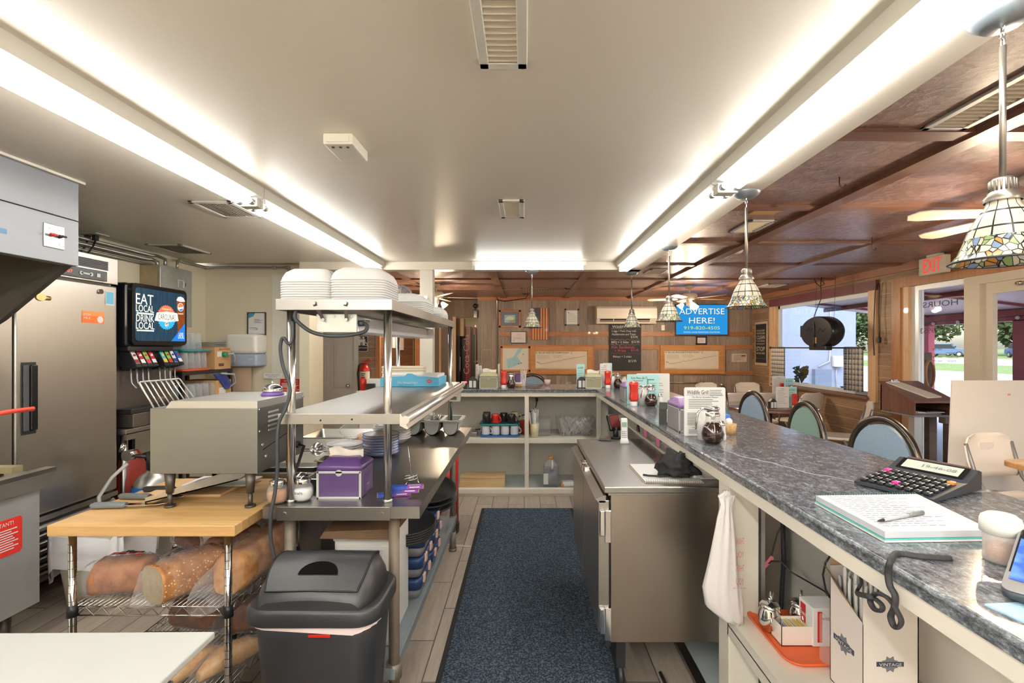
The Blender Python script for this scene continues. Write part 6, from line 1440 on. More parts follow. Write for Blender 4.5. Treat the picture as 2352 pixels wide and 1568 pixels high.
for(u0,u1,lab,h)in((1277,1366,'clear tub of wrapped cutlery on the bar shelf',.19),(1232,1266,'smaller clear empty tub between the straw cup and the cutlery tub',.18)):
 x0,x1=X_(u0,5.02),X_(u1,5.02); t=thing('clear_tub',lab,'tub',((x0+x1)/2,5.05,zs)); w=x1-x0
 part('tub',B().loft([[(q[0],q[1],z)for q in rr(w*s,.26*s,.03,(x0+x1)/2,5.08,4)]for z,s in((zs+.001,.84),(zs+h,1.0),(zs+h,.985),(zs+.006,.82))]),film('tub_film',(220,220,220)),t)
 if w>.3:
  b=B(); rs=random.Random(8)
  for k in range(150):
   c=Vector(((x0+x1)/2+rs.uniform(-.15,.15),5.08+rs.uniform(-.09,.09),zs+rs.uniform(.03,.14))); d=Vector((rs.uniform(-.6,.6),rs.uniform(-.3,.3),rs.uniform(.3,1))).normalized()*.05; s_=d.orthogonal().normalized()*.008
   b.add([c-d-s_,c-d+s_,c+d+s_*1.3,c+d*1.2,c+d-s_*1.3],[(0,1,2,3,4)])
  solo('wrapped_cutlery',b,pm('wrapped_white',(226,222,218),.5,nz=.1,ns=50),'heap of wrapped white plastic cutlery in the clear tub','cutlery',kind='stuff')
for(u,lab)in((1206,'red tumbler behind the divider post on the bar shelf'),):
 x=X_(u,5.1); b=B(); b.lathe([(.001,0),(.05,0),(.06,.14),(.001,.14)],(x,5.12,zs+.001),20); solo('red_tumbler',b,pm('translucent_red',(176,60,56),.25),lab,'tumbler')
p=P(1082,1000,4.93); b=B(); b.box(p.x-.05,p.x+.06,4.94,5.05,zs+.001,zs+.05,bev=.01); b.tube([(p.x-.03,4.96,zs+.05),(p.x-.02,4.96,zs+.1),(p.x+.03,4.96,zs+.1),(p.x+.04,4.97,zs+.06)],.006,6); solo('steel_caddy',b,ST_X,'small steel caddy at the left end of the bar shelf','caddy')
t=thing('wall_socket','outlet with a black plug on the back panel of the bar shelves','socket',(X_(1242,5.4),5.4,Z_(918,5.4)))
p=P(1240,917,5.4); part('plate',B().prism([(q[0],q[1])for q in rr(.12,.07,.01,p.x-.01,p.z)],'y',5.403,5.41),CREAMP,t)
part('plug',B().box(p.x-.05,p.x-.02,5.375,5.403,p.z-.02,p.z+.02,bev=.006),BLACK,t)
part('cord',B().tube([(p.x-.035,5.39,p.z-.02),(p.x-.045,5.38,p.z-.08),P(1222,943,5.37),P(1205,952,5.36),P(1180,960,5.35),(X_(1178,5.36),5.36,zs+.03),(X_(1090,5.3),5.33,zs+.01)],.006,8),BLACK,t)
# lower shelf: wooden block, syrup jug, paper roll
x0,x1=X_(1056,4.9),X_(1160,4.9); zt=Z_(1097,4.9); b=B(); b.box(x0,x1,4.89,5.1,.071,zt,bev=.003); b.box(x0,x1,4.885,5.1,zt,zt+.014,bev=.002); solo('wooden_block',b,wood('pale_pine',(226,200,156),(200,166,118),'x',.55,.7),'pale pine wooden block on the bottom shelf of the bar','block')
p=P(1265,1118,4.94); p.z=.071; t=thing('syrup_jug','clear jug of dark syrup with orange cap on the bottom shelf','jug',p)
def oct_(w,d,z,cx=0,cy=0):return[(q[0],q[1],z)for q in rr(w,d,.03,cx,cy,4)]
part('contents',B().loft([oct_(.145,.13,.004),oct_(.148,.132,.08),oct_(.148,.132,.19)]),pm('dark_blue_syrup',(74,84,100),.2,nz=.1),t,True)
part('bottle',B().loft([oct_(.15,.135,0),oct_(.152,.137,.09),oct_(.152,.137,.2),oct_(.13,.12,.24),oct_(.07,.07,.275),oct_(.045,.045,.29)]),film('jug_film',(220,222,220),.3,.2,.1,9),t,True)
part('handle',B().tube([(.01,-.03,.27),(.015,-.075,.25),(.01,-.08,.19)],.012,8),pm('milky_jug',(216,218,214),.4),t,True)
part('cap',B().cyl((0,0,.288),(0,0,.31),.024,n=18),pm('orange_cap',(226,150,50),.4),t,True)
part('label',B().box(-.0775,-.03,-.0695,-.0685,.04,.15),PAPER,t,True)
x0=X_(1290,4.95); b=B(); b.box(x0,.74,4.9,5.0,.071,.125,bev=.02,seg=3); b.box(x0-.014,x0+.02,4.9,5.0,.071,.11,bev=.004,mi=1); solo('paper_roll',b,[PAPER,KR],'white folded paper roll with brown end on the bottom shelf right','paper')

# near end under the bar
def near(u,v,z):return pitem(u,v,z)
NZ=.5225
b=B(); w,d=.36,.31; cx,cy=.80+.36/2,1.455+.155; rs_=[[(q[0],q[1],z)for q in rr(w-s,d-s,.045,cx,cy,6)]for z,s in((NZ,.03),(NZ+.016,0),(NZ+.018,.008),(NZ+.004,.034))]; b.loft(rs_)
solo('serving_tray',b,ORT,'orange tray of creamers and packets on the near shelf under the bar','tray')
def creamer(u,lab,y=1.66):
 x=X_(u,y); t=thing('creamer_pot',lab,'creamer pot',(x,y,NZ+.005),R(0),'steel creamers')
 part('body',B().lathe([(.001,0),(.024,0),(.034,.02),(.038,.045),(.036,.065),(.03,.078),(.029,.082),(.001,.082)],n=26),CHROME,t,True)
 part('lid',B().lathe([(.032,.082),(.033,.084),(.026,.094),(.001,.098)],n=24),CHROME,t,True); part('knob',B().cyl((0,0,.096),(0,0,.112),.0045,n=10),CHROME,t,True)
 part('handle',B().tube([(-.012,-.033,.075),(-.02,-.05,.07),(-.022,-.055,.05),(-.014,-.044,.025)],.0035,8),CHROME,t,True)
 part('spout',B().tube([(.02,.03,.06),(.026,.042,.085),(.03,.045,.11)],[.009,.007,.006],8),CHROME,t,True)
creamer(1768,'left steel creamer pot on the orange tray',1.655); creamer(1838,'right steel creamer pot on the orange tray',1.665)
# packet box
p=near(1795,1483,NZ+.006); x0,y0=p.x,p.y; t=thing('packet_box','open white cardboard box of sweetener packets on the orange tray','box',(x0+.07,y0+.03,NZ+.006))
wx,wy,hz=.155,.065,.062
b=B(); z=NZ+.006
b.box(x0,x0+wx,y0,y0+.002,z,z+hz); b.box(x0,x0+wx,y0+wy-.002,y0+wy,z,z+hz); b.box(x0,x0+.002,y0,y0+wy,z,z+hz); b.box(x0+wx-.002,x0+wx,y0,y0+wy,z,z+hz); b.box(x0,x0+wx,y0,y0+wy,z,z+.002); part('carton',b,pm('cream_white_card',(238,230,220),.6),t)
for k in range(15):
 x=x0+.045+k*.007; b=B(); b.at(x,y0+.033,z+.004,ry=R(-14)); b.box(-.001,.001,-.026,.026,0,.052+.002*(k%3)); solo('sweetener_packet',b,[PAPER,pm('packet_yellow',(236,206,80),.6)][k%2],'sweetener packet standing in the open white box','packet','packets in the white box')
# box with red script behind (clear pouch)
b=B(); x1=.985; b.box(.935,1.05,1.56,1.64,NZ+.006,NZ+.13,bev=.002); b.box(.9345,.935,1.60,1.63,NZ+.02,NZ+.12,mi=1); b.text('Sweet',(.9345,1.6,NZ+.09),.06,.018,'L',2); b.box(.95,.965,1.5595,1.56,NZ+.02,NZ+.12,mi=1); b.text('Sweet',(.975,1.5595,NZ+.1),.035,.016,'F',1)
solo('sweetener_box',b,[PAPER,pm('red_box',(198,48,44),.5),PAPER],'red and white sweetener box behind the right creamer pot','box')
b=B(); b.box(.918,.93,1.40,1.50,NZ+.006,NZ+.15,bev=.003); solo('clear_sleeve',b,film('tub_film',(220,220,220)),'clear plastic sleeve between the packet box and the straw box','sleeve')
# VINTAGE straw box
sx0,sy0=.90,1.278; sw,sd,sh=.147,.14,.315; z0=NZ+.001
t=thing('straw_box','open white box with dark star logos holding straws, near shelf under the bar','box',(sx0+sw/2,sy0+sd/2,z0))
CARD=pm('white_box_card',(226,216,208),.6); KIN=pm('kraft_inside',(188,154,116),.8); LOGO=pm('logo_navy',(52,64,84),.5); LG2=pm('logo_grey',(110,114,122),.5)
b=B(); zt=z0+sh
b.box(sx0,sx0+sw,sy0,sy0+.003,z0,zt); b.box(sx0,sx0+sw,sy0+sd-.003,sy0+sd,z0,zt+.02)
b.add([(sx0,sy0,z0),(sx0,sy0+sd,z0),(sx0,sy0+sd,zt),(sx0,sy0,zt-.075)],[(0,1,2,3)]); b.box(sx0+sw-.003,sx0+sw,sy0,sy0+sd,z0,zt); b.box(sx0,sx0+sw,sy0,sy0+sd,z0,z0+.003)
def logo(b,c,s,face):
 def pt(a,z):return(c[0]+a,c[2]+z)if face=='F' else(c[1]-a,c[2]+z)
 st=[pt((.5 if i%2 else .34)*s*math.cos(math.pi*i/8),(.5 if i%2 else .34)*s*math.sin(math.pi*i/8))for i in range(16)]
 ax,k0=('y',c[1])if face=='F' else('x',c[0])
 b.prism(st,ax,k0-.0008,k0,2); b.prism([pt(-.78*s,-.12*s),pt(.78*s,-.12*s),pt(.78*s,.14*s),pt(-.78*s,.14*s)],ax,k0-.0014,k0,1)
 cc=list(c); cc[{'F':1,'L':0}[face]]-=.0014; b.text('VINTAGE',tuple(cc),1.3*s,.17*s,face,0,off=.0004)
logo(b,(sx0+sw/2-.003,sy0,Z_(1525,sy0)),.046,'F'); yl=sx0*FP/(1938-VU); logo(b,(sx0,yl,Z_(1479,yl)),.055,'L')
part('carton',b,[CARD,LOGO,LG2],t)
b=B(); b.add([(sx0+.0,sy0,zt-.075),(sx0,sy0+sd,zt),(sx0-.03,sy0+sd-.01,zt+.035),(sx0-.022,sy0+.06,zt-.02)],[(0,1,2,3)]); b.add([(sx0,sy0+sd,zt+.01),(sx0+sw,sy0+sd,zt+.01),(sx0+sw-.03,sy0+sd+.04,zt+.06),(sx0+.03,sy0+sd+.04,zt+.06)],[(0,1,2,3)]); part('flap',b,KIN,t)
rs=random.Random(11)
for i in range(6):
 for j in range(5):
  x=sx0+.016+i*.0135+rs.uniform(-.002,.002); y=sy0+.03+j*.022; h=zt+rs.uniform(.0,.035)-(.035 if j<1 else 0)-(.02 if i>4 else 0)
  b=B(); b.tube([(x,y,z0+.01),(x+rs.uniform(-.002,.002),y,h-.012),(x+rs.uniform(-.004,.004),y+rs.uniform(-.004,.004),h)],[.0045,.0045,.003],6); solo('wrapped_straw',b,PAPER,'paper-wrapped straw standing in the open white box with star logos','straw','straws in the star logo box')
# cords under the bar
CB=BLACK
solo('power_cable',B().tube([P(1798,1200,1.95)+Vector((0,0,0)),P(1800,1290,1.95),P(1794,1390,1.95),P(1790,1440,1.97),P(1770,1530,1.9),P(1748,1568,1.88),P(1740,1600,1.9)],.009,8),CB,'thick black cable down the bar back panel right of the post','cable')
t=thing('thin_cable','thin black cable with a pink tag looping under the bar','cable',P(1800,1250,1.85)); part('cable',B().tube([P(1805,1192,1.85),P(1785,1225,1.85),P(1772,1275,1.85),P(1758,1300,1.85),P(1772,1288,1.84),P(1795,1290,1.82),P(1815,1312,1.8),P(1850,1332,1.75),P(1895,1358,1.68),P(1905,1372,1.66)],.0032,6),CB,t)
p=P(1765,1290,1.845); b=B(); b.at(p.x,p.y,p.z,ry=R(40)); b.box(-.008,.008,-.001,.001,-.025,.025); part('tag',b,pm('pink_tag',(232,130,140),.5),t)
solo('thin_cable',B().tube([P(1912,1268,1.6),P(1896,1292,1.6),P(1890,1320,1.6),P(1896,1352,1.6),P(1906,1372,1.6)],.0032,6),CB,'thin black cable left of the straw box under the bar','cable')
YL=1.10
def Hc(u,v):return P(u,v,.708*FP/(u-VU))
pts=[pitem(2185,1282,BZ+.006),pitem(2120,1278,BZ+.006),pitem(2062,1271,BZ+.006),Hc(2046,1287),Hc(2040,1315),Hc(2044,1345),Hc(2056,1368),Hc(2054,1395),Hc(2046,1415),Hc(2053,1437),Hc(2064,1440),Hc(2070,1425),Hc(2060,1402),Hc(2050,1385),Hc(2035,1370),Hc(2012,1363),Hc(1999,1378),Hc(2008,1398),Hc(2024,1402),Hc(2026,1390),Hc(2010,1375),Hc(1990,1368),P(1968,1360,YL+.08),P(1978,1338,YL+.1),P(1972,1310,YL+.12),P(1955,1298,YL+.15)]

solo('terminal_cable',B().tube(cr(pts,6),.0062,8,flat=.6),pm('braided_black',(46,46,48),.7,nz=.3,ns=200),'coiled black cable from the payment terminal hanging over the bar edge','cable')
b=B(); b.box(1.05,1.15,1.56,1.62,.88,.97,bev=.01); solo('cable_adapter',b,BLACK,'black adapter box high under the bar behind the straws','adapter')
# plastic bag on the post
t=thing('shopping_bag','white thank-you plastic bag hung on the bar post','bag',(.75,1.72,.55))
b=B(); rings=[]; rs=random.Random(14); Yb=1.70
prof=[(1138,1650,1688),(1160,1655,1680),(1190,1648,1684),(1230,1640,1688),(1290,1628,1693),(1350,1614,1700),(1390,1620,1704),(1420,1655,1706),(1432,1682,1707)]
for k,(v,u0,u1)in enumerate(prof):
 x0,x1,z=X_(u0,Yb),X_(u1,Yb),Z_(v,Yb); cx,hw=(x0+x1)/2,(x1-x0)/2; dd=(.012,.014,.02,.026,.03,.034,.032,.02,.008)[k]
 rings.append([(cx+hw*math.cos(2*math.pi*i/26),Yb+dd*math.sin(2*math.pi*i/26)*(1+.25*math.sin(i*2.3))+.004*math.sin(i*1.7+k),z+.004*math.sin(i*1.1))for i in range(26)])
b.loft(rings); part('bag_body',b,pm('white_bag_plastic',(234,230,228),.4,nz=.03,bump=.8,bs=26),t)
b=B();
for k in range(4):
 a=k*1.5; b.tube([P(1668,1150,Yb),P(1660+8*math.cos(a),1140,Yb-.005),P(1668+6*math.sin(a),1128,Yb),P(1676,1142,Yb+.005),P(1668,1150,Yb)],.006,6)
part('knot',b,pm('white_bag_plastic',(234,230,228)),t)
b=B();
for k,l in enumerate(('THANK','YOU','THANK','YOU')):b.text(l,(X_(1686,Yb),Yb-.046,Z_(1230+k*30,Yb)),.028,.022,'F',0,mirror=True)
b.text('Have A Nice Day',(X_(1685,Yb),Yb-.046,Z_(1335,Yb)),.045,.01,'F',0,mirror=True)
part('print',b,pm('faded_red_print',(206,120,116),.6),t)
# ------------------------------------------------------------------ on the bar
def onbar(u,v):return pitem(u,v,BZ)
# calculator
A,Bc,C,D=onbar(1985,1108),onbar(2140,1158),onbar(2279,1152),onbar(2105,1088)
ctr=(A+C)/2; yv=(Bc-A); ang=math.atan2(Bc.y-A.y,Bc.x-A.x); L1=.20; L2=.275
t=thing('printing_calculator','black desktop calculator with pink keys and tilted display on the bar','calculator',(1.185,1.455,BZ),R(-64))
w,d=.205,.27
# local: x = width (key side), y = depth towards the display
b=B(); b.prism([(-d/2,0.004),(-d/2,.012),(d*.18,.032),(d*.24,.040),(d*.44,.062),(d*.5,.056),(d*.5,.004)],'x',-w/2,w/2); part('body',b,pm('calc_black',(52,56,62),.4),t,True)
b=B(); sl_=(.032-.012)/(d*.68)
def ky(y):return .012+(y+d/2)*sl_ if y<d*.18 else .032
for r_ in range(5):
 for c_i in range(8):
  x=-w/2+.018+c_i*.0235; y=-d/2+.022+r_*.032; z=ky(y)
  mi=1 if(r_,c_i)in((4,0),(1,3))else(2 if(r_,c_i)in((4,7),)else 0)
  o=part('key',B().box(x-.0085,x+.0085,y-.010,y+.010,z,z+.009,bev=.0025).rule((x,y,z+.009),.006,.006,'T',1),[[pm('key_black',(38,40,44),.35),pm('key_pink',(226,60,150),.35),pm('key_orange',(236,140,60),.35)][mi],PAPER],t,True)
b=B(); p0=(d*.20,.0335); p1=(d*.43,.0605)
def dz(f):return(p0[0]+(p1[0]-p0[0])*f,p0[1]+(p1[1]-p0[1])*f+.001)
y0_,z0_=dz(.08); y1_,z1_=dz(.95); b.add([(-w*.42,y0_,z0_+.003),(w*.42,y0_,z0_+.003),(w*.42,y1_,z1_+.003),(-w*.42,y1_,z1_+.003)],[(0,1,2,3)]);
y0_,z0_=dz(.18); y1_,z1_=dz(.85); b.add([(-w*.36,y0_,z0_+.004),(w*.36,y0_,z0_+.004),(w*.36,y1_,z1_+.004),(-w*.36,y1_,z1_+.004)],[(0,1,2,3)],1)
tb=B().text('19-46-08',(.02,0,0),w*.42,.016,'T',0,off=0); ym,zm=dz(.5); an=math.atan2(p1[1]-p0[1],p1[0]-p0[0])
b.add([(v[0],ym+v[1]*math.cos(an),zm+.0055+v[1]*math.sin(an))for v in tb.v],tb.f,2); part('display',b,[BLACKG,pm('lcd_pale',(196,204,190),.25),GREYINK],t,True)
part('paper_cover',B().box(-w*.4,w*.4,d*.44,d*.49,.058,.066,bev=.003),pm('brown_smoked',(88,70,66),.3),t,True)
# steno notebook
n0,n1,n2,n3=onbar(1871,1157),onbar(2106,1153),onbar(2282,1243),onbar(2032,1247)
t=thing('spiral_notebook','open white ruled notebook with teal cover edge near the bar edge','notebook',((n0.x+n2.x)/2,(n0.y+n2.y)/2,BZ))
def slab(pts,z0,z1,mi=0,b=None,g=0):
 b=b or B(); c=sum(pts,Vector())/4; q=[(c+(p-c)*(1-g))for p in pts]; return b.add([(p.x,p.y,z0)for p in q]+[(p.x,p.y,z1)for p in q],[(0,1,2,3),(4,5,6,7),(0,1,5,4),(1,2,6,5),(2,3,7,6),(3,0,4,7)],mi)
Q=[n0,n1,n2,n3]
part('back_cover',slab(Q,BZ+.001,BZ+.005),pm('white_card_back',(226,226,220),.6),t)
part('teal_divider',slab(Q,BZ+.006,BZ+.009,g=.01),pm('teal_card',(86,190,186),.5),t)
pg=slab(Q,BZ+.010,BZ+.024,g=.015)
nrow=17
for i in range(nrow):
 f=.06+.86*i/nrow; a=n0.lerp(n3,f); c=n1.lerp(n2,f); k=0.08; end=.55+.35*((i*7)%5)/5
 p=a.lerp(c,k); q=a.lerp(c,end); dv=(n3-n0).normalized()*.0012
 for s in range(7):
  a_,c_=p.lerp(q,s/7),p.lerp(q,(s+.75)/7); pg.add([(a_.x-dv.x,a_.y-dv.y,BZ+.0245),(c_.x-dv.x,c_.y-dv.y,BZ+.0245),(c_.x+dv.x,c_.y+dv.y,BZ+.0245),(a_.x+dv.x,a_.y+dv.y,BZ+.0245)],[(0,1,2,3)],1)
part('pages',pg,[pm('notebook_white',(196,198,202),.7),pm('pen_grey_blue',(140,150,172),.7)],t)
b=B()
for i in range(40):p=n0.lerp(n1,.02+.96*i/39); b.tube([(p.x,p.y-.006,BZ+.024),(p.x,p.y+.002,BZ+.027),(p.x,p.y+.006,BZ+.014),(p.x,p.y+.002,BZ+.003)],.0009,4)
part('spiral',b,pm('teal_wire',(60,110,110),.4,.6),t,kind='stuff')
pa,pb=onbar(2018,1208),onbar(2122,1190); pa=pitem(2016,1196,BZ+.029); pb=pitem(2117,1177,BZ+.029)
t=thing('ballpoint_pen','grey ballpoint pen lying on the notebook','pen',(pa+pb)/2); d_=(pb-pa)
part('barrel',B().cyl(pa+d_*.12,pb,.0042,n=12),pm('clear_grey_pen',(170,172,174),.25),t); part('tip',B().cyl(pa,pa+d_*.12,.0012,r2=.004,n=10),pm('pen_tip',(60,50,50),.3,.5),t); part('clip',B().cyl(pa+d_*.68,pb+d_*.02,.0052,n=12),pm('pen_cap_grey',(120,122,124),.35),t)
# pill bottle
p=pitem(2307,1290,BZ); t=thing('pill_bottle','pill bottle with big white cap beside the notebook','bottle',(.945,.955,BZ))
part('bottle',B().lathe([(.001,0),(.026,0),(.027,.004),(.027,.055),(.024,.06),(.001,.06)],n=24),film('clear_ribbed',(226,220,214),.45,.2,.3,80),t,True); part('pills',B().lathe([(.001,.003),(.023,.003),(.023,.035),(.001,.038)],n=14),pm('orange_pills',(214,158,118),.6,nz=.4,ns=80),t,True)
part('cap',B().lathe([(.001,.095),(.022,.094),(.03,.088),(.0325,.08),(.0325,.058),(.001,.058)],n=28),pm('white_cap',(238,236,226),.35),t,True)
# payment terminal
t=thing('payment_terminal','black payment terminal with blue screen at the right edge of the bar','terminal',(.905,.835,BZ),R(-52))
w,d=.088,.215
def tz(y):return .022+(y+d/2)/d*.05
pl=[(q[0],q[1])for q in rr(w,d,.012,0,0,4)]
b=B(); b.loft([[(x*.82,y*.9+.01,.001)for x,y in pl],[(x*.98,y,tz(y)-.012)for x,y in pl],[(x,y,tz(y))for x,y in pl]]); part('body',b,pm('terminal_black',(50,56,62),.38),t,True)
b=B(); b.loft([[(x,y,tz(y)+.0005)for x,y in pl],[(x*.985,y*.993,tz(y)+.003)for x,y in pl]]); part('bezel',b,pm('terminal_bezel',(150,150,150),.35,.4),t,True)
b=B(); b.add([(x*.9,y*.955,tz(y)+.0035)for x,y in pl],[tuple(range(len(pl)))]); part('glass',b,BLACKG,t,True)
gs=N('terminal_blue_screen'); f=gs.noise(gs.co(),22,3,.5); cr=gs.ramp(f,[(.42,c8(52,88,178)),(.62,c8(96,132,206)),(.72,c8(190,206,232))]); gs.set(Base_Color=cr,Roughness=.15); gs.l(cr,gs.b.inputs['Emission Color']); gs.b.inputs['Emission Strength'].default_value=.45
b=B(); ys0,ys1=-d/2+.03,d/2-.02; b.add([(-w*.42,ys0,tz(ys0)+.0042),(w*.42,ys0,tz(ys0)+.0042),(w*.42,ys1,tz(ys1)+.0042),(-w*.42,ys1,tz(ys1)+.0042)],[(0,1,2,3)])
tb=B().text('DEJAVOO',(0,0,0),.08,.013,'T',0,off=0); an=math.atan2(.05,d)
b.add([(v[1]*-1+.004,.01+v[0]*math.cos(an),tz(.01+v[0])+.0048)for v in tb.v],tb.f,1); b.cyl((0,-d/2+.016,tz(-d/2+.016)+.004),(0,-d/2+.016,tz(-d/2+.016)+.0045),.005,n=14,mi=2); part('screen',b,[gs.m,LOGO,GREYINK],t,True)
part('side_button',B().box(w/2-.006,w/2+.004,-.04,.04,.02,.04,bev=.004),BLACK,t,True)
# dish cloth
c0_,c1_,c2_=onbar(2275,1390),onbar(2352,1390),onbar(2352,1432)
b=B(); b.add([(.757,.792,BZ+.003),(.99,.81,BZ+.003),(.99,.62,BZ+.003),(.80,.60,BZ+.003),(.757,.792,BZ),(.99,.81,BZ),(.99,.62,BZ),(.80,.60,BZ)],[(0,1,2,3),(4,5,6,7),(0,1,5,4),(1,2,6,5),(2,3,7,6),(3,0,4,7)]); solo('dish_cloth',b,pm('light_blue_cloth',(170,206,228),.9,nz=.12,ns=160,bump=.5,bs=250),'light blue dish cloth lying at the lower right on the bar','cloth')
# condiment helpers
KET=pm('ketchup_red',(206,44,28),.25,coat=.3)
def ketchup(x,y,z,lab,grp=None,rz=0,s=1.0):
 t=thing('ketchup_bottle',lab,'ketchup bottle',(x,y,z),rz,grp)
 rg2=lambda w,d,zz:[(q[0]*s,q[1]*s,zz*s)for q in rr(w,d,min(w,d)*.4,0,0,4)]
 part('bottle',B().loft([rg2(.05,.036,.035),rg2(.066,.04,.05),rg2(.064,.038,.07),rg2(.056,.032,.10),rg2(.058,.034,.13),rg2(.066,.04,.155),rg2(.062,.038,.172),rg2(.03,.02,.178)]),KET,t,True)
 part('cap',B().loft([rg2(.046,.032,0),rg2(.05,.034,.004),rg2(.05,.034,.03),rg2(.046,.03,.036)]),WHITE,t,True); return t
def syrup(x,y,z,lab,grp=None,rz=0,s=1.0):
 t=thing('syrup_pitcher',lab,'syrup pitcher',(x,y,z),rz,grp); k=lambda pr:[(a*s,b_*s)for a,b_ in pr]
 part('syrup',B().lathe(k([(.001,.004),(.03,.004),(.042,.02),(.046,.045),(.036,.075),(.026,.092),(.001,.092)]),n=26),pm('dark_syrup',(44,18,12),.08,coat=.6),t,True)
 part('glass_jug',B().lathe(k([(.001,0),(.032,0),(.045,.018),(.0485,.045),(.04,.076),(.029,.098),(.028,.125)]),n=26),GLASSM,t,True)
 part('lid',B().lathe(k([(.03,.12),(.031,.128),(.027,.134),(.024,.146),(.03,.15),(.026,.158),(.001,.16)]),n=24),CHROME,t,True)
 part('handle',B().tube([tuple(c*s for c in q)for q in((-.024,0,.148),(-.045,0,.152),(-.062,0,.135),(-.07,0,.10),(-.074,0,.062))],.0045*s,8),CHROME,t,True); return t
def saltshaker(x,y,z,lab,m=None,grp=None):
 t=thing('salt_shaker',lab,'shaker',(x,y,z),0,grp); part('jar',B().lathe([(.001,0),(.022,0),(.024,.01),(.017,.065),(.001,.067)],n=10,sm=False),m or pm('salt_glass',(228,228,224),.2),t,True); part('lid',B().lathe([(.018,.064),(.019,.074),(.012,.084),(.001,.086)],n=16),CHROME,t,True); return t
def menu(x,y,z,w,h,lab,paint,grp=None,rz=0,tilt=0):
 t=thing('menu_stand',lab,'menu',(x,y,z),rz,grp); b=B(); b.at(0,0,0,rx=-tilt); b.prism(rr(w,h,.008,0,h/2,3),'y',-.003,.003); ms=paint(b,w,h); part('menu_card',b,ms,t,True)
 b=B(); b.box(-w/2-.006,w/2+.006,-.03,.03,0,.003); part('holder',b,film('tub_film',(220,220,220)),t,True); return t
def pm_grill(b,w,h):
 F=-.003; b.text('Wildlife Grill',(-w*.18,F,h*.90),w*.52,h*.085,'F',1); b.rule((w*.27,F,h*.94),w*.32,.003,'F',3,n=4,gap=.008,jit=.2); b.box(-w*.45,w*.45,F-.001,F,h*.84,h*.845,2); b.text('The Barrier Breakfast Platters',(0,F,h*.80),w*.64,h*.035,'F',1)
 b.rule((0,F,h*.75),w*.8,.003,'F',3,n=6,gap=h*.035,jit=.3); b.text('Omelettes',(0,F,h*.52),w*.3,h*.03,'F',1); b.rule((0,F,h*.47),w*.86,.003,'F',3,n=9,gap=h*.03,jit=.35); b.text('Biscuits & Gravy',(0,F,h*.17),w*.6,h*.03,'F',4); b.rule((0,F,h*.12),w*.8,.003,'F',3,n=3,gap=h*.03,jit=.3)
 return[PAPER,INK,pm('menu_purple_line',(96,80,150),.6),GREYINK,pm('menu_red',(150,40,40),.6)]
def pm_kids(b,w,h):
 F=-.003; b.text('Kids Menu $6.75',(-w*.12,F,h*.87),w*.5,h*.09,'F',1); b.rule((-w*.15,F,h*.78),w*.3,.003,'F',1); b.rule((-w*.2,F,h*.68),w*.5,.003,'F',2,n=9,gap=h*.065,jit=.4); b.rule((w*.28,F,h*.7),w*.32,.003,'F',2,n=8,gap=h*.07,jit=.3); b.box(w*.12,w*.16,F-.001,F,h*.66,h*.84,2); b.box(w*.14,w*.34,F-.001,F,h*.8,h*.84,2)
 return[PAPERB,INK,pm('menu_teal_grey',(90,140,146),.6)]
def pm_blt(b,w,h):
 b.text('Go The BLT',(0,-.003,h*.84),w*.7,h*.09,'F',1); b.rule((0,-.003,h*.7),w*.7,.003,'F',2,n=6,gap=h*.09,jit=.4); return[PAPERB,INK,pm('menu_teal_grey',(90,140,146))]
def pm_white(b,w,h):b.rule((0,-.003,h*.9),w*.3,.004,'F',1); b.rule((0,-.003,h*.82),w*.75,.003,'F',2,n=9,gap=h*.075,jit=.4); return[PAPER,INK,GREYINK]
def caddy(x,y,z,lab,grp=None,rz=0):
 t=thing('jelly_caddy',lab,'caddy',(x,y,z),rz,grp)
 part('rack',B().prism([(-.045,0),(.045,0),(.045,.085),(.015,.118),(-.015,.118),(-.045,.085)],'y',-.02,.02),pm('dark_green_black_wire',(44,50,44),.45),t,True)
 for sx in(-.021,.021):part('jelly_packet',B().box(sx-.015,sx+.015,-.028,-.02,.008,.078,bev=.002).rule((sx,-.028,.07),.028,.002,'F',1,n=6,gap=.012),[WHITE,GREYINK],t,True)
 return t
GRN=pm('olive_dispenser',(150,146,118),.45,nz=.04); GRL=pm('olive_lid',(184,180,142),.45); GY=pm('grey_dispenser_face',(150,146,150),.35)
# nearest group
gr=onbar(1618,1002)
m_=menu((X_(1572,2.31)+X_(1665,2.31))/2,2.31,BZ,.197,.232,'white printed menu in a clear stand, nearest on the bar',pm_grill)
napkin_box(.745+.07,2.50,BZ,.09,.19,.165,pm('purple_lid_light',(146,112,168),.4),'grey napkin dispenser with lilac lid left of the nearest white menu',front=GY,rz=R(0),noload=True)
caddy(.775,2.69,BZ,'black jelly caddy at the bar edge beyond the lilac-lidded dispenser',rz=R(70))
sy=syrup(X_(1637,2.12),2.12,BZ,'large glass syrup pitcher in front of the nearest white menu',s=1.02)
saltshaker(X_(1666,2.2)-.012,2.22,BZ,'salt shaker right of the nearest syrup pitcher')
b=B(); b.lathe([(.001,0),(.03,0),(.03,.13),(.001,.13)],(X_(1617,2.22),2.22,BZ),20); solo('sugar_dispenser',b,pm('sugar_white',(226,226,222),.25),'white sugar dispenser behind the nearest syrup pitcher','dispenser')
b=B(); b.box(X_(1660,2.4),X_(1674,2.4),2.38,2.46,BZ,BZ+.09,bev=.003); solo('blue_card_box',b,pm('bright_blue',(64,130,214),.4),'bright blue little box behind the nearest white menu','box')
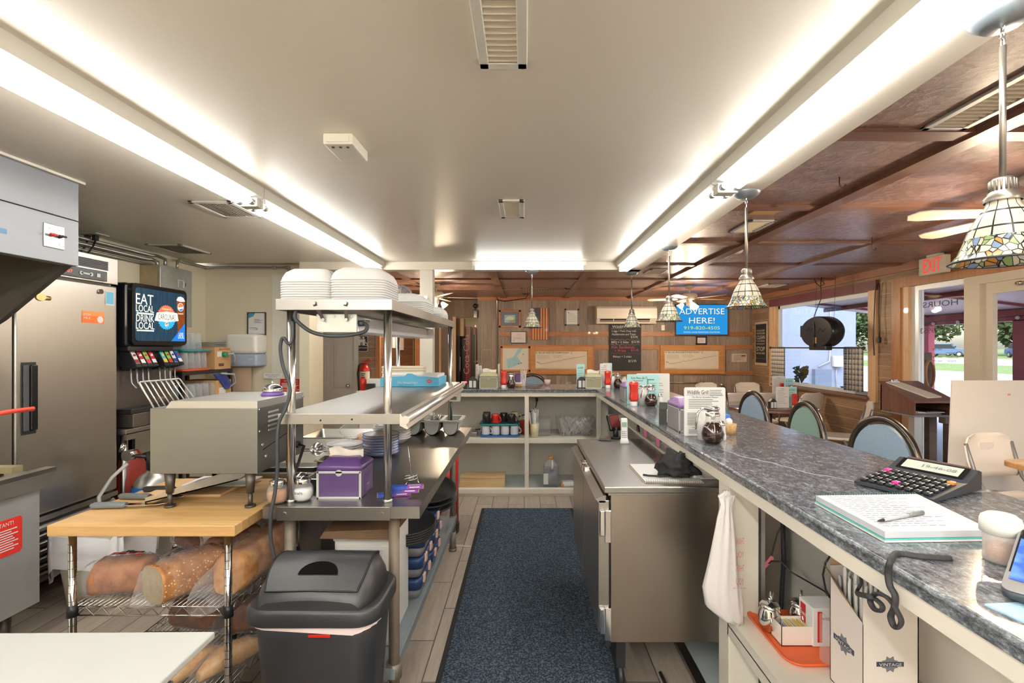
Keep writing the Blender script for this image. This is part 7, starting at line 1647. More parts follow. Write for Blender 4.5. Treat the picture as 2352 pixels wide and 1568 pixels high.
b=B(); p=onbar(1668,978); b.lathe([(.001,0),(.03,.0),(.036,.05),(.001,.05)],(X_(1674,2.36),2.36,BZ),14); b.sphere((X_(1674,2.36),2.36,BZ+.06),.018,10,1); solo('creamer_basket',b,[pm('wicker_tan',(196,160,112),.8,nz=.3,ns=80),WHITE],'small wicker basket with a white creamer behind the salt shaker','basket')
# second group
G_='middle of the bar'
menu((X_(1437,3.6)+X_(1520,3.6))/2-.005,3.6,BZ,.24,.222,'pale blue Kids Menu card in a clear stand on the bar',pm_kids)
menu(X_(1500,3.66),3.66,BZ,.25,.225,'white menu standing behind the Kids Menu card',pm_white)
napkin_box(.765+.05,3.80,BZ,.09,.19,.15,pm('purple_lid_light',(146,112,168)),'grey napkin dispenser with lilac lid left of the Kids Menu',front=GY,noload=True)
ketchup(X_(1455,3.48),3.47,BZ,'red ketchup bottle in front of the Kids Menu',s=1.0)
syrup(X_(1495,3.45),3.45,BZ,'small syrup pitcher in front of the Kids Menu',s=.98)
b=B(); b.lathe([(.001,0),(.032,0),(.033,.13),(.001,.13)],(X_(1478,3.52),3.54,BZ),20); b.lathe([(.034,.12),(.03,.142),(.001,.146)],(X_(1478,3.52),3.54,BZ),20,1); solo('sugar_dispenser',b,[pm('sugar_white',(226,226,222)),CHROME],'white sugar dispenser between ketchup and syrup by the Kids Menu','dispenser')
saltshaker(X_(1513,3.55),3.52,BZ,'clear salt shaker at the right of the Kids Menu group')
# corner group
yc=4.98
menu(X_(1334,5.1),5.12,BZ,.085,.245,'tall pale blue menu at the left of the corner napkin dispenser',pm_blt)
caddy(X_(1336,5.0),5.0,BZ,'black jelly caddy in front of the tall pale blue menu on the corner')
napkin_box(X_(1362,5.0),5.02,BZ,.165,.15,.155,GRL,'olive napkin dispenser on the corner of the bar',front=GRN)
menu(X_(1392,5.08),5.14,BZ,.11,.25,'white menu leaning right of the corner napkin dispenser',pm_white); menu(X_(1398,5.1),5.18,BZ,.1,.255,'pale blue menu behind the white one on the corner',pm_blt)
ketchup(X_(1396,4.97),4.97,BZ,'red ketchup bottle on the corner of the bar',s=1.02)
b=B(); b.lathe([(.001,0),(.03,0),(.03,.12),(.001,.12)],(X_(1408,5.02),5.05,BZ),16); solo('sugar_dispenser',b,pm('sugar_white',(226,226,222)),'white sugar dispenser behind the corner ketchup','dispenser')
syrup(X_(1420,5.0),5.02,BZ,'syrup pitcher right of the corner ketchup bottle',s=1.0)
b=B(); b.lathe([(.001,0),(.04,0),(.046,.04),(.001,.04)],(X_(1433,5.2),5.2,BZ),14); b.add([(X_(1425,5.2),5.2,BZ+.04),(X_(1441,5.2),5.2,BZ+.04),(X_(1437,5.2),5.21,BZ+.11),(X_(1430,5.2),5.19,BZ+.1)],[(0,1,2,3)],1); solo('wicker_basket',b,[pm('wicker_tan',(196,160,112)),PAPER],'small basket with white paper on the corner of the bar','basket')
# left group
b=B(); x=X_(1066,4.96); b.box(x-.028,x+.028,4.94,4.99,BZ,BZ+.052,bev=.003); b.box(x-.03,x+.03,4.945,4.985,BZ+.05,BZ+.072,bev=.008,mi=1); b.box(x-.014,x+.014,4.939,4.941,BZ+.036,BZ+.06,mi=1); solo('sweetener_holder',b,[BLACK,pm('pink_packets',(240,180,190),.6)],'black holder of pink sweetener packets at the left end of the bar','holder')
caddy(X_(1086,4.97),4.98,BZ,'black jelly caddy at the left end of the bar')
menu(X_(1096,5.05),5.07,BZ,.15,.245,'first of two white menus standing edge-on left of the olive dispenser',pm_white,'edge-on menus',R(86)); menu(X_(1101,5.05),5.07,BZ,.15,.23,'second of two white menus standing edge-on left of the olive dispenser',pm_white,'edge-on menus',R(78))
napkin_box(X_(1123,4.98),5.0,BZ,.185,.15,.165,GRL,'olive napkin dispenser at the left of the rear bar',front=GRN)
menu(X_(1146,5.05),5.06,BZ,.15,.25,'menu standing edge-on right of the left olive dispenser',pm_white,None,R(88))
ketchup(X_(1157,4.96),4.96,BZ,'red ketchup bottle at the left of the rear bar',s=1.05,rz=0); syrup(X_(1174,4.97),4.98,BZ,'syrup pitcher right of the left ketchup bottle',s=1.0,rz=R(90))
b=B(); b.box(X_(1183,5.35),X_(1196,5.35),5.3,5.4,BZ,BZ+.13,bev=.005); solo('napkin_dispenser',b,PUR,'purple dispenser behind the left syrup pitcher','napkin dispenser')
b=B(); x=X_(1190,5.2); b.lathe([(.001,0),(.04,0),(.046,.03),(.001,.03)],(x,5.2,BZ),14);
for k in range(5):b.sphere((x-.03+k*.015,5.19,BZ+.036),.012,8,1)
solo('wicker_basket',b,[pm('wicker_tan',(196,160,112)),WHITE],'small basket of white creamers at the left of the rear bar','basket')
b=B()
for k in range(4):x=X_(1196+k*3,5.3); b.add([(x-.006,5.3,BZ),(x+.006,5.3,BZ),(x+.012+.004*k,5.31,BZ+.17),(x+.0+.004*k,5.31,BZ+.17)],[(0,1,2,3)])
solo('rolled_cutlery',b,pm('striped_white',(214,206,204),.6,nz=.2,ns=60),'upright wrapped cutlery behind the creamer basket','cutlery')
b=B(); b.box(X_(1185,4.95),X_(1210,4.95),4.9,5.0,BZ+.0,BZ+.002); b=B(); b.lathe([(.001,0),(.03,0),(.036,.06),(.001,.06)],(X_(1257,5.42),5.42,BZ),14); solo('pink_packets_cup',b,pm('pinkish_white',(226,200,196),.6),'cup of pinkish packets on the far side of the rear bar','cup'); b=B(); b.box(X_(1306,5.42)-.03,X_(1306,5.42)+.03,5.4,5.45,BZ,BZ+.035,bev=.01); solo('clear_dish',b,film('tub_film',(220,220,220)),'small clear dish on the far side of the rear bar','dish')

# ------------------------------------------------------------------ pendants
def pendant(x,y,lab,zc=2.28,zb=1.70,first=[None]):
 if first[0]is not None:return dup(first[0],(x,y,zb),0,lab)
 t=thing('pendant_lamp',lab,'pendant lamp',(x,y,zb),0,'stained glass pendants over the bar')
 H=zc-zb
 prof=[(.098,0),(.092,.006),(.081,.022),(.073,.042),(.066,.064),(.057,.088),(.044,.112),(.032,.13),(.028,.148)]
 b=B(); b.lathe(prof,n=48); b.lathe([(r_-.003,z)for r_,z in prof[::-1]],n=48); part('shade',b,STAIN,t,True)
 b=B(); b.tube([(.0975*math.cos(2*math.pi*i/40),.0975*math.sin(2*math.pi*i/40),.001)for i in range(40)],.003,6,True); part('rim',b,pm('lead_rim',(60,58,60),.4,.5),t,True)
 NK=pm('brushed_nickel',(150,142,132),.36,.8)
 b=B(); b.lathe([(.034,.14),(.036,.148),(.028,.158),(.027,.162),(.023,.165),(.023,.19),(.018,.196),(.006,.198),(.006,.2)],n=28)
 for k in range(18):a=k*2*math.pi/18; b.cyl((.0235*math.cos(a),.0235*math.sin(a),.166),(.0235*math.cos(a),.0235*math.sin(a),.19),.002,n=5)
 part('socket_cap',b,NK,t,True)
 part('rod',B().cyl((0,0,.195),(0,0,H-.075),.0065,n=12),NK,t,True)
 b=B()
 for k in range(3):b.tube([(.006*math.cos(a)*(1 if k%2 else .3),.006*math.cos(a)*(.3 if k%2 else 1),H-.068+k*.02+.012*math.sin(a))for a in[2*math.pi*i/12 for i in range(12)]],.0018,5,True)
 part('chain_link',b,CHROME,t,True)
 part('canopy',B().lathe([(.001,H-.03),(.04,H-.028),(.06,H-.012),(.062,H-.008),(.066,H-.002),(.066,H),(.001,H)],n=32),pm('canopy_nickel',(150,160,166),.35,.7),t,True)
 first[0]=t; return t
pendant(1.12,1.127,'stained glass pendant nearest the camera at the upper right')
pendant(1.12,2.43,'second stained glass pendant from the camera over the bar')
pendant(1.12,3.73,'third stained glass pendant, in front of the television')
pendant(1.12,5.03,'fourth stained glass pendant, in front of the chalkboard')
pendant(.075,4.93,'stained glass pendant over the rear bar, in front of the wooden flag')

# ------------------------------------------------------------------ ceiling fans
def fan(x,y,lab,rz=0,lights=3):
 t=thing('ceiling_fan',lab,'ceiling fan',(x,y,2.10),rz,'white ceiling fans'); WF=pm('fan_white',(226,220,206),.4); H=ZD-2.10
 part('canopy',B().lathe([(.001,H),(.065,H),(.06,H-.04),(.03,H-.055),(.001,H-.055)],n=24).cyl((0,0,H-.05),(0,0,H-.12),.014,n=12),WF,t,True)
 part('motor',B().lathe([(.001,H-.12),(.09,H-.12),(.115,H-.14),(.115,H-.19),(.07,H-.22),(.001,H-.22)],n=30),WF,t,True)
 part('light_kit',B().lathe([(.001,H-.22),(.05,H-.22),(.045,H-.3),(.02,H-.32),(.001,H-.32)],n=20),WF,t,True)
 for k in range(5):
  a=R(72*k); b=B(); b.at(0,0,H-.2,rz=a); b.box(.09,.19,-.015,.015,-.004,.004,bev=.002)
  bl=B(); bl.at(0,0,H-.2,rz=a,rx=R(10)); bl.prism([(.17,-.045),(.55,-.065),(.6,-.055),(.63,-.0),(.6,.055),(.55,.065),(.17,.045)],'z',-.003,.003)
  o=part('blade',bl,pm('fan_blade_cream',(226,214,192),.4),t,True); part('blade_bracket',b,pm('brass',(190,164,110),.35,.9),o,True)
 for k in range(lights):
  a=R(360/lights*k+20); c,s=math.cos(a),math.sin(a)
  sh=B().lathe([(.018,0),(.03,-.02),(.04,-.05),(.055,-.085),(.052,-.085),(.036,-.05),(.016,-.002)],n=20); M=Matrix.Translation((.09*c,.09*s,H-.27))@Matrix.Rotation(R(-42),4,Vector((-s,c,0))); sh.v=[tuple(M@Vector(v))for v in sh.v]
  part('light_shade',sh,EM_WARM,t,True)
  ld=bpy.data.lights.new('fan_bulb','POINT'); ld.energy=FAN_W; ld.color=(1,.80,.56); ld.shadow_soft_size=.035; lo=bpy.data.objects.new('fan_bulb',ld); COL.objects.link(lo); lo.parent=t; lo.location=(.17*c,.17*s,H-.37)
 return t
FAN_W=18.0
fan(-1.31,7.1,'white ceiling fan with lit glass shades seen behind the bar post',R(10))
fan(2.5,7.3,'white ceiling fan with lit glass shades in front of the television',R(14),3)
fan(2.78,2.62,'white ceiling fan behind the nearest pendant at the right edge',R(100),3)
fan(2.7,-.9,'added white ceiling fan for fill light, unseen behind the camera',R(30),3)  # extra fan out of view, its bulbs add warm fill light
# ------------------------------------------------------------------ rear wall decor
def wrect(u0,u1,v0,v1,Y=YB):p,q=P(u0,v0,Y),P(u1,v1,Y); return p.x,q.x,q.z,p.z
def c_paint(b,x0,x1,z0,z1,y):
 w,h=x1-x0,z1-z0; b.box(x0+w*.2,x0+w*.8,y-.002,y,z0+h*.22,z0+h*.78,1)
 b.prism([(x0+w*.25,z0+h*.45),(x0+w*.35,z0+h*.62),(x0+w*.5,z0+h*.7),(x0+w*.7,z0+h*.6),(x0+w*.72,z0+h*.42)],'y',y-.003,y,2); b.prism([(x0+w*.5,z0+h*.24),(x0+w*.78,z0+h*.24),(x0+w*.78,z0+h*.45),(x0+w*.6,z0+h*.4)],'y',y-.003,y,3)
 return[pm('mat_board_blue',(104,112,134),.6),pm('painted_sky',(150,186,190),.6,nz=.2,ns=12),pm('painted_house',(206,210,206),.6,nz=.1),pm('painted_bush',(166,170,96),.6,nz=.3,ns=40)]
frame('framed_painting','small painting of a house in a carved wood frame, left on the rear wall',1146,1196,712,752,YB,TRIMX,.035,c_paint)
def c_doc(b,x0,x1,z0,z1,y):
 w,h=x1-x0,z1-z0; b.box(x0+w*.08,x1-w*.08,y-.001,y,z0+h*.06,z1-h*.06,1); b.rule(((x0+x1)/2,y-.001,z1-h*.22),w*.6,h*.012,'F',2,n=3,gap=h*.05,jit=.3)
 for k in range(4):b.rule(((x0+x1)/2,y-.001,z1-h*(.42+k*.13)),w*.7,h*.02,'F',3)
 b.cyl((x0+w*.2,y-.001,z1-h*.16),(x0+w*.2,y-.003,z1-h*.16),w*.05,n=12,mi=4); return[PAPER,PAPER,GREYINK,NAVY,REDP]
frame('framed_notice','grey-framed typed notice right of the wooden flag',1297,1330,709,748,YB,pm('grey_wood_frame',(128,130,134),.5),.03,c_doc)
def c_cert2(b,x0,x1,z0,z1,y):
 w,h=x1-x0,z1-z0; b.text('1992',((x0+x1)/2,y,z0+h*.72),w*.35,h*.14,'F',2); b.rule(((x0+x1)/2,y,z0+h*.52),w*.75,h*.02,'F',1,n=3,gap=h*.09,jit=.3); b.cyl((x0+w*.18,y,z0+h*.22),(x0+w*.18,y-.002,z0+h*.22),w*.05,n=10,mi=3); return[pm('cert_lilac_white',(212,204,206),.6),GREYINK,pm('cert_outline',(176,160,170),.6),pm('gold_seal',(190,164,70),.4)]
frame('framed_certificate','pale certificate in a thin dark frame below the painting',1173,1209,761,788,YB-.02,BLACK,.01,c_cert2)
frame('framed_certificate','tiny dark-framed certificate below the television',1598,1623,772,791,YB-.02,BLACK,.025,c_cert2)
# wooden flag
x0,x1,z0,z1=wrect(1220,1260,707,780); t=thing('wooden_flag','wooden flag of red and tan stripes with a dark blue star field hung vertically','flag',((x0+x1)/2,YB-.03,z0))
w=(x1-x0)/13
FR_=wood('flag_red',(178,76,66),(144,56,52),'z',.5); FT_=wood('flag_tan',(216,180,112),(188,148,84),'z',.5); FB=wood('flag_blue',(62,62,84),(44,44,62),'z',.5)
for k in range(13):
 zt=z1 if k>=7 else z1-(z1-z0)*.42
 part('stripe',B().box(x0+k*w,x0+(k+1)*w-.002,YB-.03,YB-.012,z0,zt,bev=.002),FT_ if k%2 else FR_,t)
b=B(); b.box(x0,x0+7*w,YB-.032,YB-.012,z1-(z1-z0)*.42,z1,bev=.003)
for r_ in range(9):
 for c_i in range(6 if r_%2==0 else 5):
  cx,cz=x0+w*(.7+c_i*1.1+(.55 if r_%2 else 0)),z1-.02-r_*.026; b.prism([(cx+(.008 if i%2==0 else .0035)*math.sin(i*math.pi/5),cz+(.008 if i%2==0 else .0035)*math.cos(i*math.pi/5))for i in range(10)],'y',YB-.034,YB-.032,1)
part('star_field',b,[FB,pm('star_tan',(170,160,150),.6)],t)
# framed parkway maps and the sound map
def parkway(lab,u0,u1,v0,v1,g0,g1,h0,h1):
 x0,x1,z0,z1=wrect(u0,u1,v0,v1); gx0,gx1,gz0,gz1=wrect(g0,g1,h0,h1); y=YB-.05
 t=thing('framed_map',lab,'framed map',((x0+x1)/2,y,z0),group='framed parkway maps')
 b=B(); b.box(x0,gx0,y,YB,z0,z1,bev=.004); b.box(gx1,x1,y,YB,z0,z1,bev=.004); b.box(gx0,gx1,y,YB,z0,gz0,bev=.004); b.box(gx0,gx1,y,YB,gz1,z1,bev=.004); part('frame',b,OAKF,t)
 b=B(); b.box(gx0,gx1,YB-.03,YB-.004,gz0,gz1); F=YB-.03; w,h=gx1-gx0,gz1-gz0
 b.text('BLUE RIDGE PARKWAY',(gx0+w*.36,F,gz1-h*.09),w*.58,h*.09,'F',1); b.text('C',(gx0+w*.70,F,gz1-h*.09),h*.1,h*.11,'F',1); b.text('M',(gx0+w*.03,F,gz1-h*.1),h*.07,h*.1,'F',1)
 b.rule((gx0+w*.16,F,gz1-h*.22),w*.24,h*.012,'F',2,n=7,gap=h*.035,jit=.15); b.rule((gx0+w*.44,F,gz1-h*.22),w*.2,h*.012,'F',2,n=5,gap=h*.035,jit=.15)
 rs=random.Random(3); pts=[]
 for i in range(90):f=i/89; pts.append((gx0+w*(.03+.93*f),F-.002,gz0+h*(.32+.02*math.sin(f*60)+(.06 if f<.15 else 0)*math.cos(f*20)+.5*max(0,f-.18)+rs.uniform(-.03,.03))))
 b.tube(pts,.004,4,mi=1,flat=.3); b.rule((gx0+w*.5,F,gz0+h*.06),w*.95,h*.01,'F',2,n=2,gap=h*.03); b.rule((gx0+w*.12,F,gz0+h*.03),w*.2,h*.03,'F',2)
 part('map_print',b,[pm('map_cream',(214,202,184),.35,nz=.05),INK,pm('map_grey',(176,168,158),.6)],t); return t
parkway('wood-framed BLUE RIDGE PARKWAY map left of the chalkboard',1218,1361,795,859,1229,1349,806,847)
parkway('wood-framed BLUE RIDGE PARKWAY map below the television',1515,1663,793,858,1525,1649,805,847)
def c_map(b,x0,x1,z0,z1,y):
 w,h=x1-x0,z1-z0
 b.prism([(x0+w*.2,z0+h*.05),(x0+w*.75,z0+h*.3),(x0+w*.55,z0+h*.62),(x0+w*.8,z1),(x0+w*.62,z1),(x0+w*.42,z0+h*.58),(x0+w*.15,z0+h*.5)],'y',y-.001,y,1)
 for k in range(30):b.rule((x0+w*.09,y,z0+h*(.08+.028*k)),w*.12,h*.004,'F',2)
 for fx,fz,m in((.35,.3,3),(.62,.28,4),(.72,.3,4),(.8,.72,4)):b.cyl((x0+w*fx,y,z0+h*fz),(x0+w*fx,y-.003,z0+h*fz),w*.02,n=8,mi=m)
 return[pm('map_grey_paper',(206,204,198),.5),pm('map_water',(150,194,208),.5,nz=.1),pm('map_grey',(176,168,158)),pm('packet_yellow',(236,206,80)),INK]
frame('framed_map','tall wood-framed coastal map with blue water left of the parkway map',1150,1218,795,853,YB-.01,OAKF,.035,c_map)
# chalkboard
x0,x1,z0,z1=wrect(1400,1472,744,850,YB-.03); Y=YB-.05
CH=pm('chalk_white',(206,206,204),.9); CHP=pm('chalk_pink',(190,90,110),.9)
t=thing('chalkboard','tall chalkboard menu of handwritten specials on the rear wall','chalkboard',((x0+x1)/2,Y,z0))
part('board',B().box(x0,x1,Y,YB-.02,z0,z1,bev=.004),pm('slate_black',(52,50,54),.75,nz=.2,ns=4),t)
b=B(); cx=(x0+x1)/2; w=x1-x0
def wave(z,mi):b.tube([(x0+.02+(w-.04)*i/40,Y-.001,z+.008*math.sin(i*.9))for i in range(41)],.0025,4,mi=mi,flat=.4)
b.text('Wildlife Grill',(x0+w*.42,Y,z1-.05),w*.68,.055,'F',0); wave(z1-.09,0); b.text('2 eggs + Pork Chop with',(x0+w*.45,Y,z1-.135),w*.78,.045,'F',0); b.text('Hashbrowns and Toast',(x0+w*.45,Y,z1-.19),w*.75,.04,'F',0); b.text('$10.95',(x0+w*.78,Y,z1-.245),w*.22,.045,'F',0); wave(z1-.29,0)
b.text('BBQ + 2 Sides',(x0+w*.33,Y,z1-.34),w*.55,.05,'F',0); b.text('$15.95',(x0+w*.82,Y,z1-.335),w*.25,.05,'F',0); wave(z1-.385,0)
b.text('Fish Sandwich',(x0+w*.42,Y,z1-.43),w*.72,.05,'F',1); b.text('+ Fries',(x0+w*.33,Y,z1-.495),w*.36,.045,'F',1); b.text('$13.95',(x0+w*.8,Y,z1-.49),w*.24,.045,'F',1); wave(z1-.545,1)
b.text('Ribeye + 2 sides',(x0+w*.4,Y,z1-.61),w*.58,.05,'F',0); b.text('$15.95',(x0+w*.72,Y,z1-.69),w*.25,.05,'F',0); part('chalk_writing',b,[CH,CHP],t)
# mini-split
x0,x1,z0,z1=wrect(1371,1509,703,743,YB-.2); t=thing('air_conditioner','long white wall air conditioner above the chalkboard','air conditioner',((x0+x1)/2,YB-.1,z0))
part('body',B().prism([(YB-.001,z0+.02),(YB-.001,z1),(YB-.17,z1),(YB-.21,z1-.04),(YB-.21,z0+.1),(YB-.15,z0)],'x',x0,x1),pm('ac_cream_white',(226,216,204),.3),t)
b=B(); b.add([(x0+.06,YB-.208,z0+.088),(x1-.13,YB-.208,z0+.088),(x1-.13,YB-.176,z0+.04),(x0+.06,YB-.176,z0+.04)],[(0,1,2,3)]); b.v=[(v[0],v[1]-.004,v[2])for v in b.v]; part('air_slot',b,pm('dark_void',(60,54,46)),t)
b=B(); b.box(x0+.06,x1-.13,YB-.21,YB-.2,z0+.052,z0+.058); b.box(x0+.3,x0+.31,YB-.212,YB-.2,z0+.045,z0+.09); part('louvre',b,pm('ac_cream_white',(226,216,204)),t)
# television
x0,x1,z0,z1=wrect(1553,1671,700,768,YB-.1); Y=YB-.1; t=thing('television','wall television with blue ADVERTISE HERE! screen','television',((x0+x1)/2,Y,z0))
part('body',B().box(x0-.008,x1+.008,Y,Y+.05,z0-.012,z1+.008,bev=.004).box((x0+x1)/2-.15,(x0+x1)/2+.15,Y+.05,YB-.002,z0+.15,z1-.15),BLACKG,t)
b=B(); b.box(x0,x1,Y-.001,Y,z0,z1); w,h=x1-x0,z1-z0; cx=(x0+x1)/2
for i,(body,fz,fw,fh)in enumerate((('ADVERTISE',.78,.88,.20),('HERE!',.47,.5,.20))):
 b.text(body,(cx+.006,Y-.001,z0+h*fz-.008),w*fw,h*fh*1.06,'F',3); b.text(body,(cx,Y-.003,z0+h*fz),w*fw,h*fh,'F',1)
b.text('919-820-4505',(cx,Y-.001,z0+h*.225),w*.7,h*.11,'F',2); b.text('DIGITAL WAVE MARKETING SOLUTIONS',(cx,Y-.001,z0+h*.08),w*.7,h*.035,'F',1)
part('screen',b,[emit('tv_blue',c8(44,150,220),.72),emit('tv_white',(1,1,1,1),.72),emit('tv_yellow',c8(214,232,110),.72),emit('tv_navy',c8(24,96,176),.7)],t)
x0,x1,z0,z1=wrect(1518,1526,746,759,YB); b=B(); b.box(x0,x1,YB-.03,YB-.001,z0,z1,bev=.006); solo('thermostat',b,pm('cream_plastic',(226,222,208)),'cream thermostat between the chalkboard and television','thermostat')
x0,x1,z0,z1=wrect(1681,1715,812,831,YB-.01); b=B(); b.box(x0,x1,YB-.012,YB-.002,z0,z1); b.rule(((x0+x1)/2,YB-.012,z1-.03),.2,.006,'F',1,n=6,gap=.018,jit=.4); b.rule((x1-.06,YB-.012,z1-.04),.08,.03,'F',2); solo('pinned_paper',b,[pm('tan_paper',(206,186,164),.7),GREYINK,pm('reddish_print',(150,90,80),.6)],'landscape paper pinned on the rear wall right of the parkway map','paper')
b=B(); x0,x1,z0,z1=wrect(1682,1692,807,834,YB-.01); b.box(x0,x1,YB-.018,YB-.0125,z0,z1); solo('plastic_sleeve',b,film('tub_film',(220,220,220)),'small clear sleeve at the left of the pinned landscape paper','sleeve')
# conduit and outlet
x=X_(1141,8.95); solo('conduit',B().tube([(x,YB-.03,.1),(x,YB-.03,2.34),(x,YB-.06,2.42)],.014,8),CON,'vertical metal conduit on the rear wall left of the painting','conduit','rear wall conduits')
p=P(1613,879,YB); t=thing('outlet_box','metal outlet box with round black socket and conduit low on the rear wall','outlet',(p.x,YB-.04,p.z))
part('box',B().box(p.x-.05,p.x+.05,YB-.05,YB-.001,p.z-.055,p.z+.055,bev=.008),pm('khaki_metal',(140,132,110),.5,.4),t); part('socket',B().cyl((p.x,YB-.056,p.z),(p.x,YB-.05,p.z),.026,n=18),BLACK,t)
part('conduit',B().tube([(p.x-.05,YB-.02,p.z),(X_(1535,YB),YB-.02,p.z+.01)],.01,8),CON,t)
p=P(1208,672,8.5); b=B(); b.box(p.x-.06,p.x+.06,8.4,8.5,ZD-.012,ZD-.002); b.tube([(p.x+.04,8.45,ZD-.01),(p.x,8.6,ZD-.06),(p.x-.4,8.9,ZD-.09),(X_(1140,8.95),8.95,ZD-.05)],.007,6); solo('ceiling_cable',b,BLACK,'black cable from a ceiling plate above the painting','cable')
# clean-kitchen sign on right wall
t=thing('wall_sign','tall black sign with big words CLEAN and STOP on the right wall','sign',(XR-.02,8.65,1.2))
ya,yb2=8.42,8.86; z0,z1=Z_(839,8.64),Z_(739,8.64)
part('back_board',B().box(XR-.02,XR-.002,ya,yb2,z0,z1,bev=.004),pm('weathered_cream_board',(196,176,148),.7,nz=.15),t)
b=B(); b.box(XR-.026,XR-.02,ya+.02,yb2-.04,z0+.05,z1-.04); cy=(ya+yb2)/2-.01; x=XR-.026; h=z1-z0
b.box(XR-.027,XR-.026,ya+.03,yb2-.05,z0+.16*h,z0+.162*h,1)
for body,f,hh in(('I COULD KEEP',.80,.04),('THIS KITCHEN',.735,.04),('CLEAN',.645,.085),('IF YOU PEOPLE',.56,.035),('WOULD JUST',.49,.04),('STOP',.38,.10),('EATING HERE',.28,.04)):b.text(body,(x,cy,z0+h*f),.3,hh*h/.82*.82,'L',1)
part('lettering_board',b,[pm('sign_black',(40,36,38),.6),pm('sign_cream',(222,206,178),.6)],t)

# ------------------------------------------------------------------ left rear: extinguisher, restroom signs, storeroom
def Pr(u,v):return P(u,v,6.88)
x0,x1=X_(820,6.88),X_(844,6.88); z0,z1=Z_(807,6.88),Z_(771,6.88)
def rest_sign(lab,face,c,w,h):
 b=B()
 def pt(a,z):return(c[0]+a,c[2]+z)if face=='F' else(c[1]+a,c[2]+z)
 ax,k0,s=('y',c[1],-1)if face=='F' else('x',c[0],1)
 b.prism([pt(a,z)for a,z in rr(w,h,.02)],ax,k0,k0+s*.004,1); b.prism([pt(a,z)for a,z in rr(w-.012,h-.012,.018)],ax,k0,k0+s*.005,0)
 for a in(-.3,.08):
  A_=a*w; b.prism([pt(A_+.016*math.cos(i*.7),.37*h+.016*math.sin(i*.7))for i in range(9)],ax,k0,k0+s*.006,1); b.prism([pt(A_-.03,.28*h),pt(A_+.03,.28*h),pt(A_+(.034 if a<0 else .02),.08*h),pt(A_+.014,.08*h),pt(A_+.014,-.12*h),pt(A_-.014,-.12*h),pt(A_-.014,.08*h),pt(A_-(.034 if a<0 else .02),.08*h)],ax,k0,k0+s*.006,1)
 b.prism([pt(-.11*w-.003,-.1*h),pt(-.11*w+.003,-.1*h),pt(-.11*w+.003,.4*h),pt(-.11*w-.003,.4*h)],ax,k0,k0+s*.006,1)
 ring=[pt(.34*w+.022*math.cos(i*.5),-.03*h+.022*math.sin(i*.5))for i in range(13)]
 p3=[((q[0],k0+s*.006,q[1])if face=='F' else(k0+s*.006,q[0],q[1]))for q in ring]; b.tube(p3,.004,5,True,mi=1)
 p3=[pt(.28*w,.14*h),pt(.3*w,.02*h),pt(.4*w,.0),pt(.44*w,-.1*h)]; b.tube([((q[0],k0+s*.006,q[1])if face=='F' else(k0+s*.006,q[0],q[1]))for q in p3],.004,5,mi=1)
 cc=list(c); cc[1 if face=='F' else 0]+=s*.005; b.text('RESTROOM',tuple(cc[:2])+(c[2]-h*.27,),w*.82,h*.09,face,1,off=.001)
 solo('restroom_sign',b,[pm('sign_navy_black',(30,34,46),.4),PAPER],lab,'sign')
rest_sign('black RESTROOM sign with white figures on the plank wall beside the grey door','F',((x0+x1)/2,6.9,(z0+z1)/2),x1-x0,z1-z0)
rest_sign('second RESTROOM sign seen edge-on on the reddish side wall','E',(-2.09,7.22,1.62),.15,.24)
t=thing('fire_extinguisher','red fire extinguisher with black hose on the plank wall by the restroom door','fire extinguisher',(X_(837,6.8),6.8,.75))
x,y=X_(838,6.8),6.8; zt=Z_(838,y); zl=zt-.42
part('cylinder',B().lathe([(.001,0),(.06,0),(.066,.015),(.066,.36),(.045,.41),(.02,.43),(.001,.43)],(x,y,zl),24),REDP,t); b=B(); b.lathe([(.067,.14),(.067,.33)],(x,y,zl),24); b.rule((x,y-.067,zl+.3),.06,.01,'F',1,n=7,gap=.024,jit=.3); part('label',b,[pm('label_cream',(222,214,196),.5),INK],t)
part('handle',B().tube([(x,y,zl+.43),(x,y,zl+.47),(x+.06,y-.01,zl+.5),(x+.10,y-.01,zl+.49)],.009,6).box(x-.04,x+.03,y-.012,y+.012,zl+.445,zl+.46),REDP,t); part('hose',B().tube([(x-.02,y,zl+.45),(x-.08,y-.01,zl+.42),(x-.10,y-.01,zl+.3),(x-.085,y-.01,zl+.1),(x-.08,y-.01,zl+.0)],.011,8),BLACK,t)
part('bracket',B().box(x-.02,x+.02,y+.05,6.898,zl+.2,zl+.24),DARKM,t)
# second cylinder top + canister standing on a shelf behind the pass
t=thing('condiment_shelf','narrow white service shelf behind the pass with canisters','shelf',(-2.0,5.35,0))
part('top',B().box(-1.84,-1.31,5.25,5.51,.99,1.02,bev=.004),WHITEP,t); part('panel',B().box(-1.82,-1.32,5.3,5.5,0,.99),WHITEP,t)
b=B(); x=X_(862,5.38); b.box(x-.08,x+.08,5.33,5.43,1.021,1.15,bev=.02); solo('white_canister',b,WHITE,'white plastic canister behind the pass shelf, left of the blue box','canister')
b=B(); x=X_(852,5.3); b.box(x-.04,x+.05,5.26,5.31,1.021,1.10,bev=.005); solo('black_card_box',b,BLACK,'small black box in front of the white canister','box')
b=B(); x=X_(834,5.36); b.lathe([(.001,0),(.035,0),(.036,.12),(.02,.14),(.001,.14)],(x,5.36,1.021),16); solo('red_canister',b,REDP,'red canister beside the white one behind the pass shelf','canister')
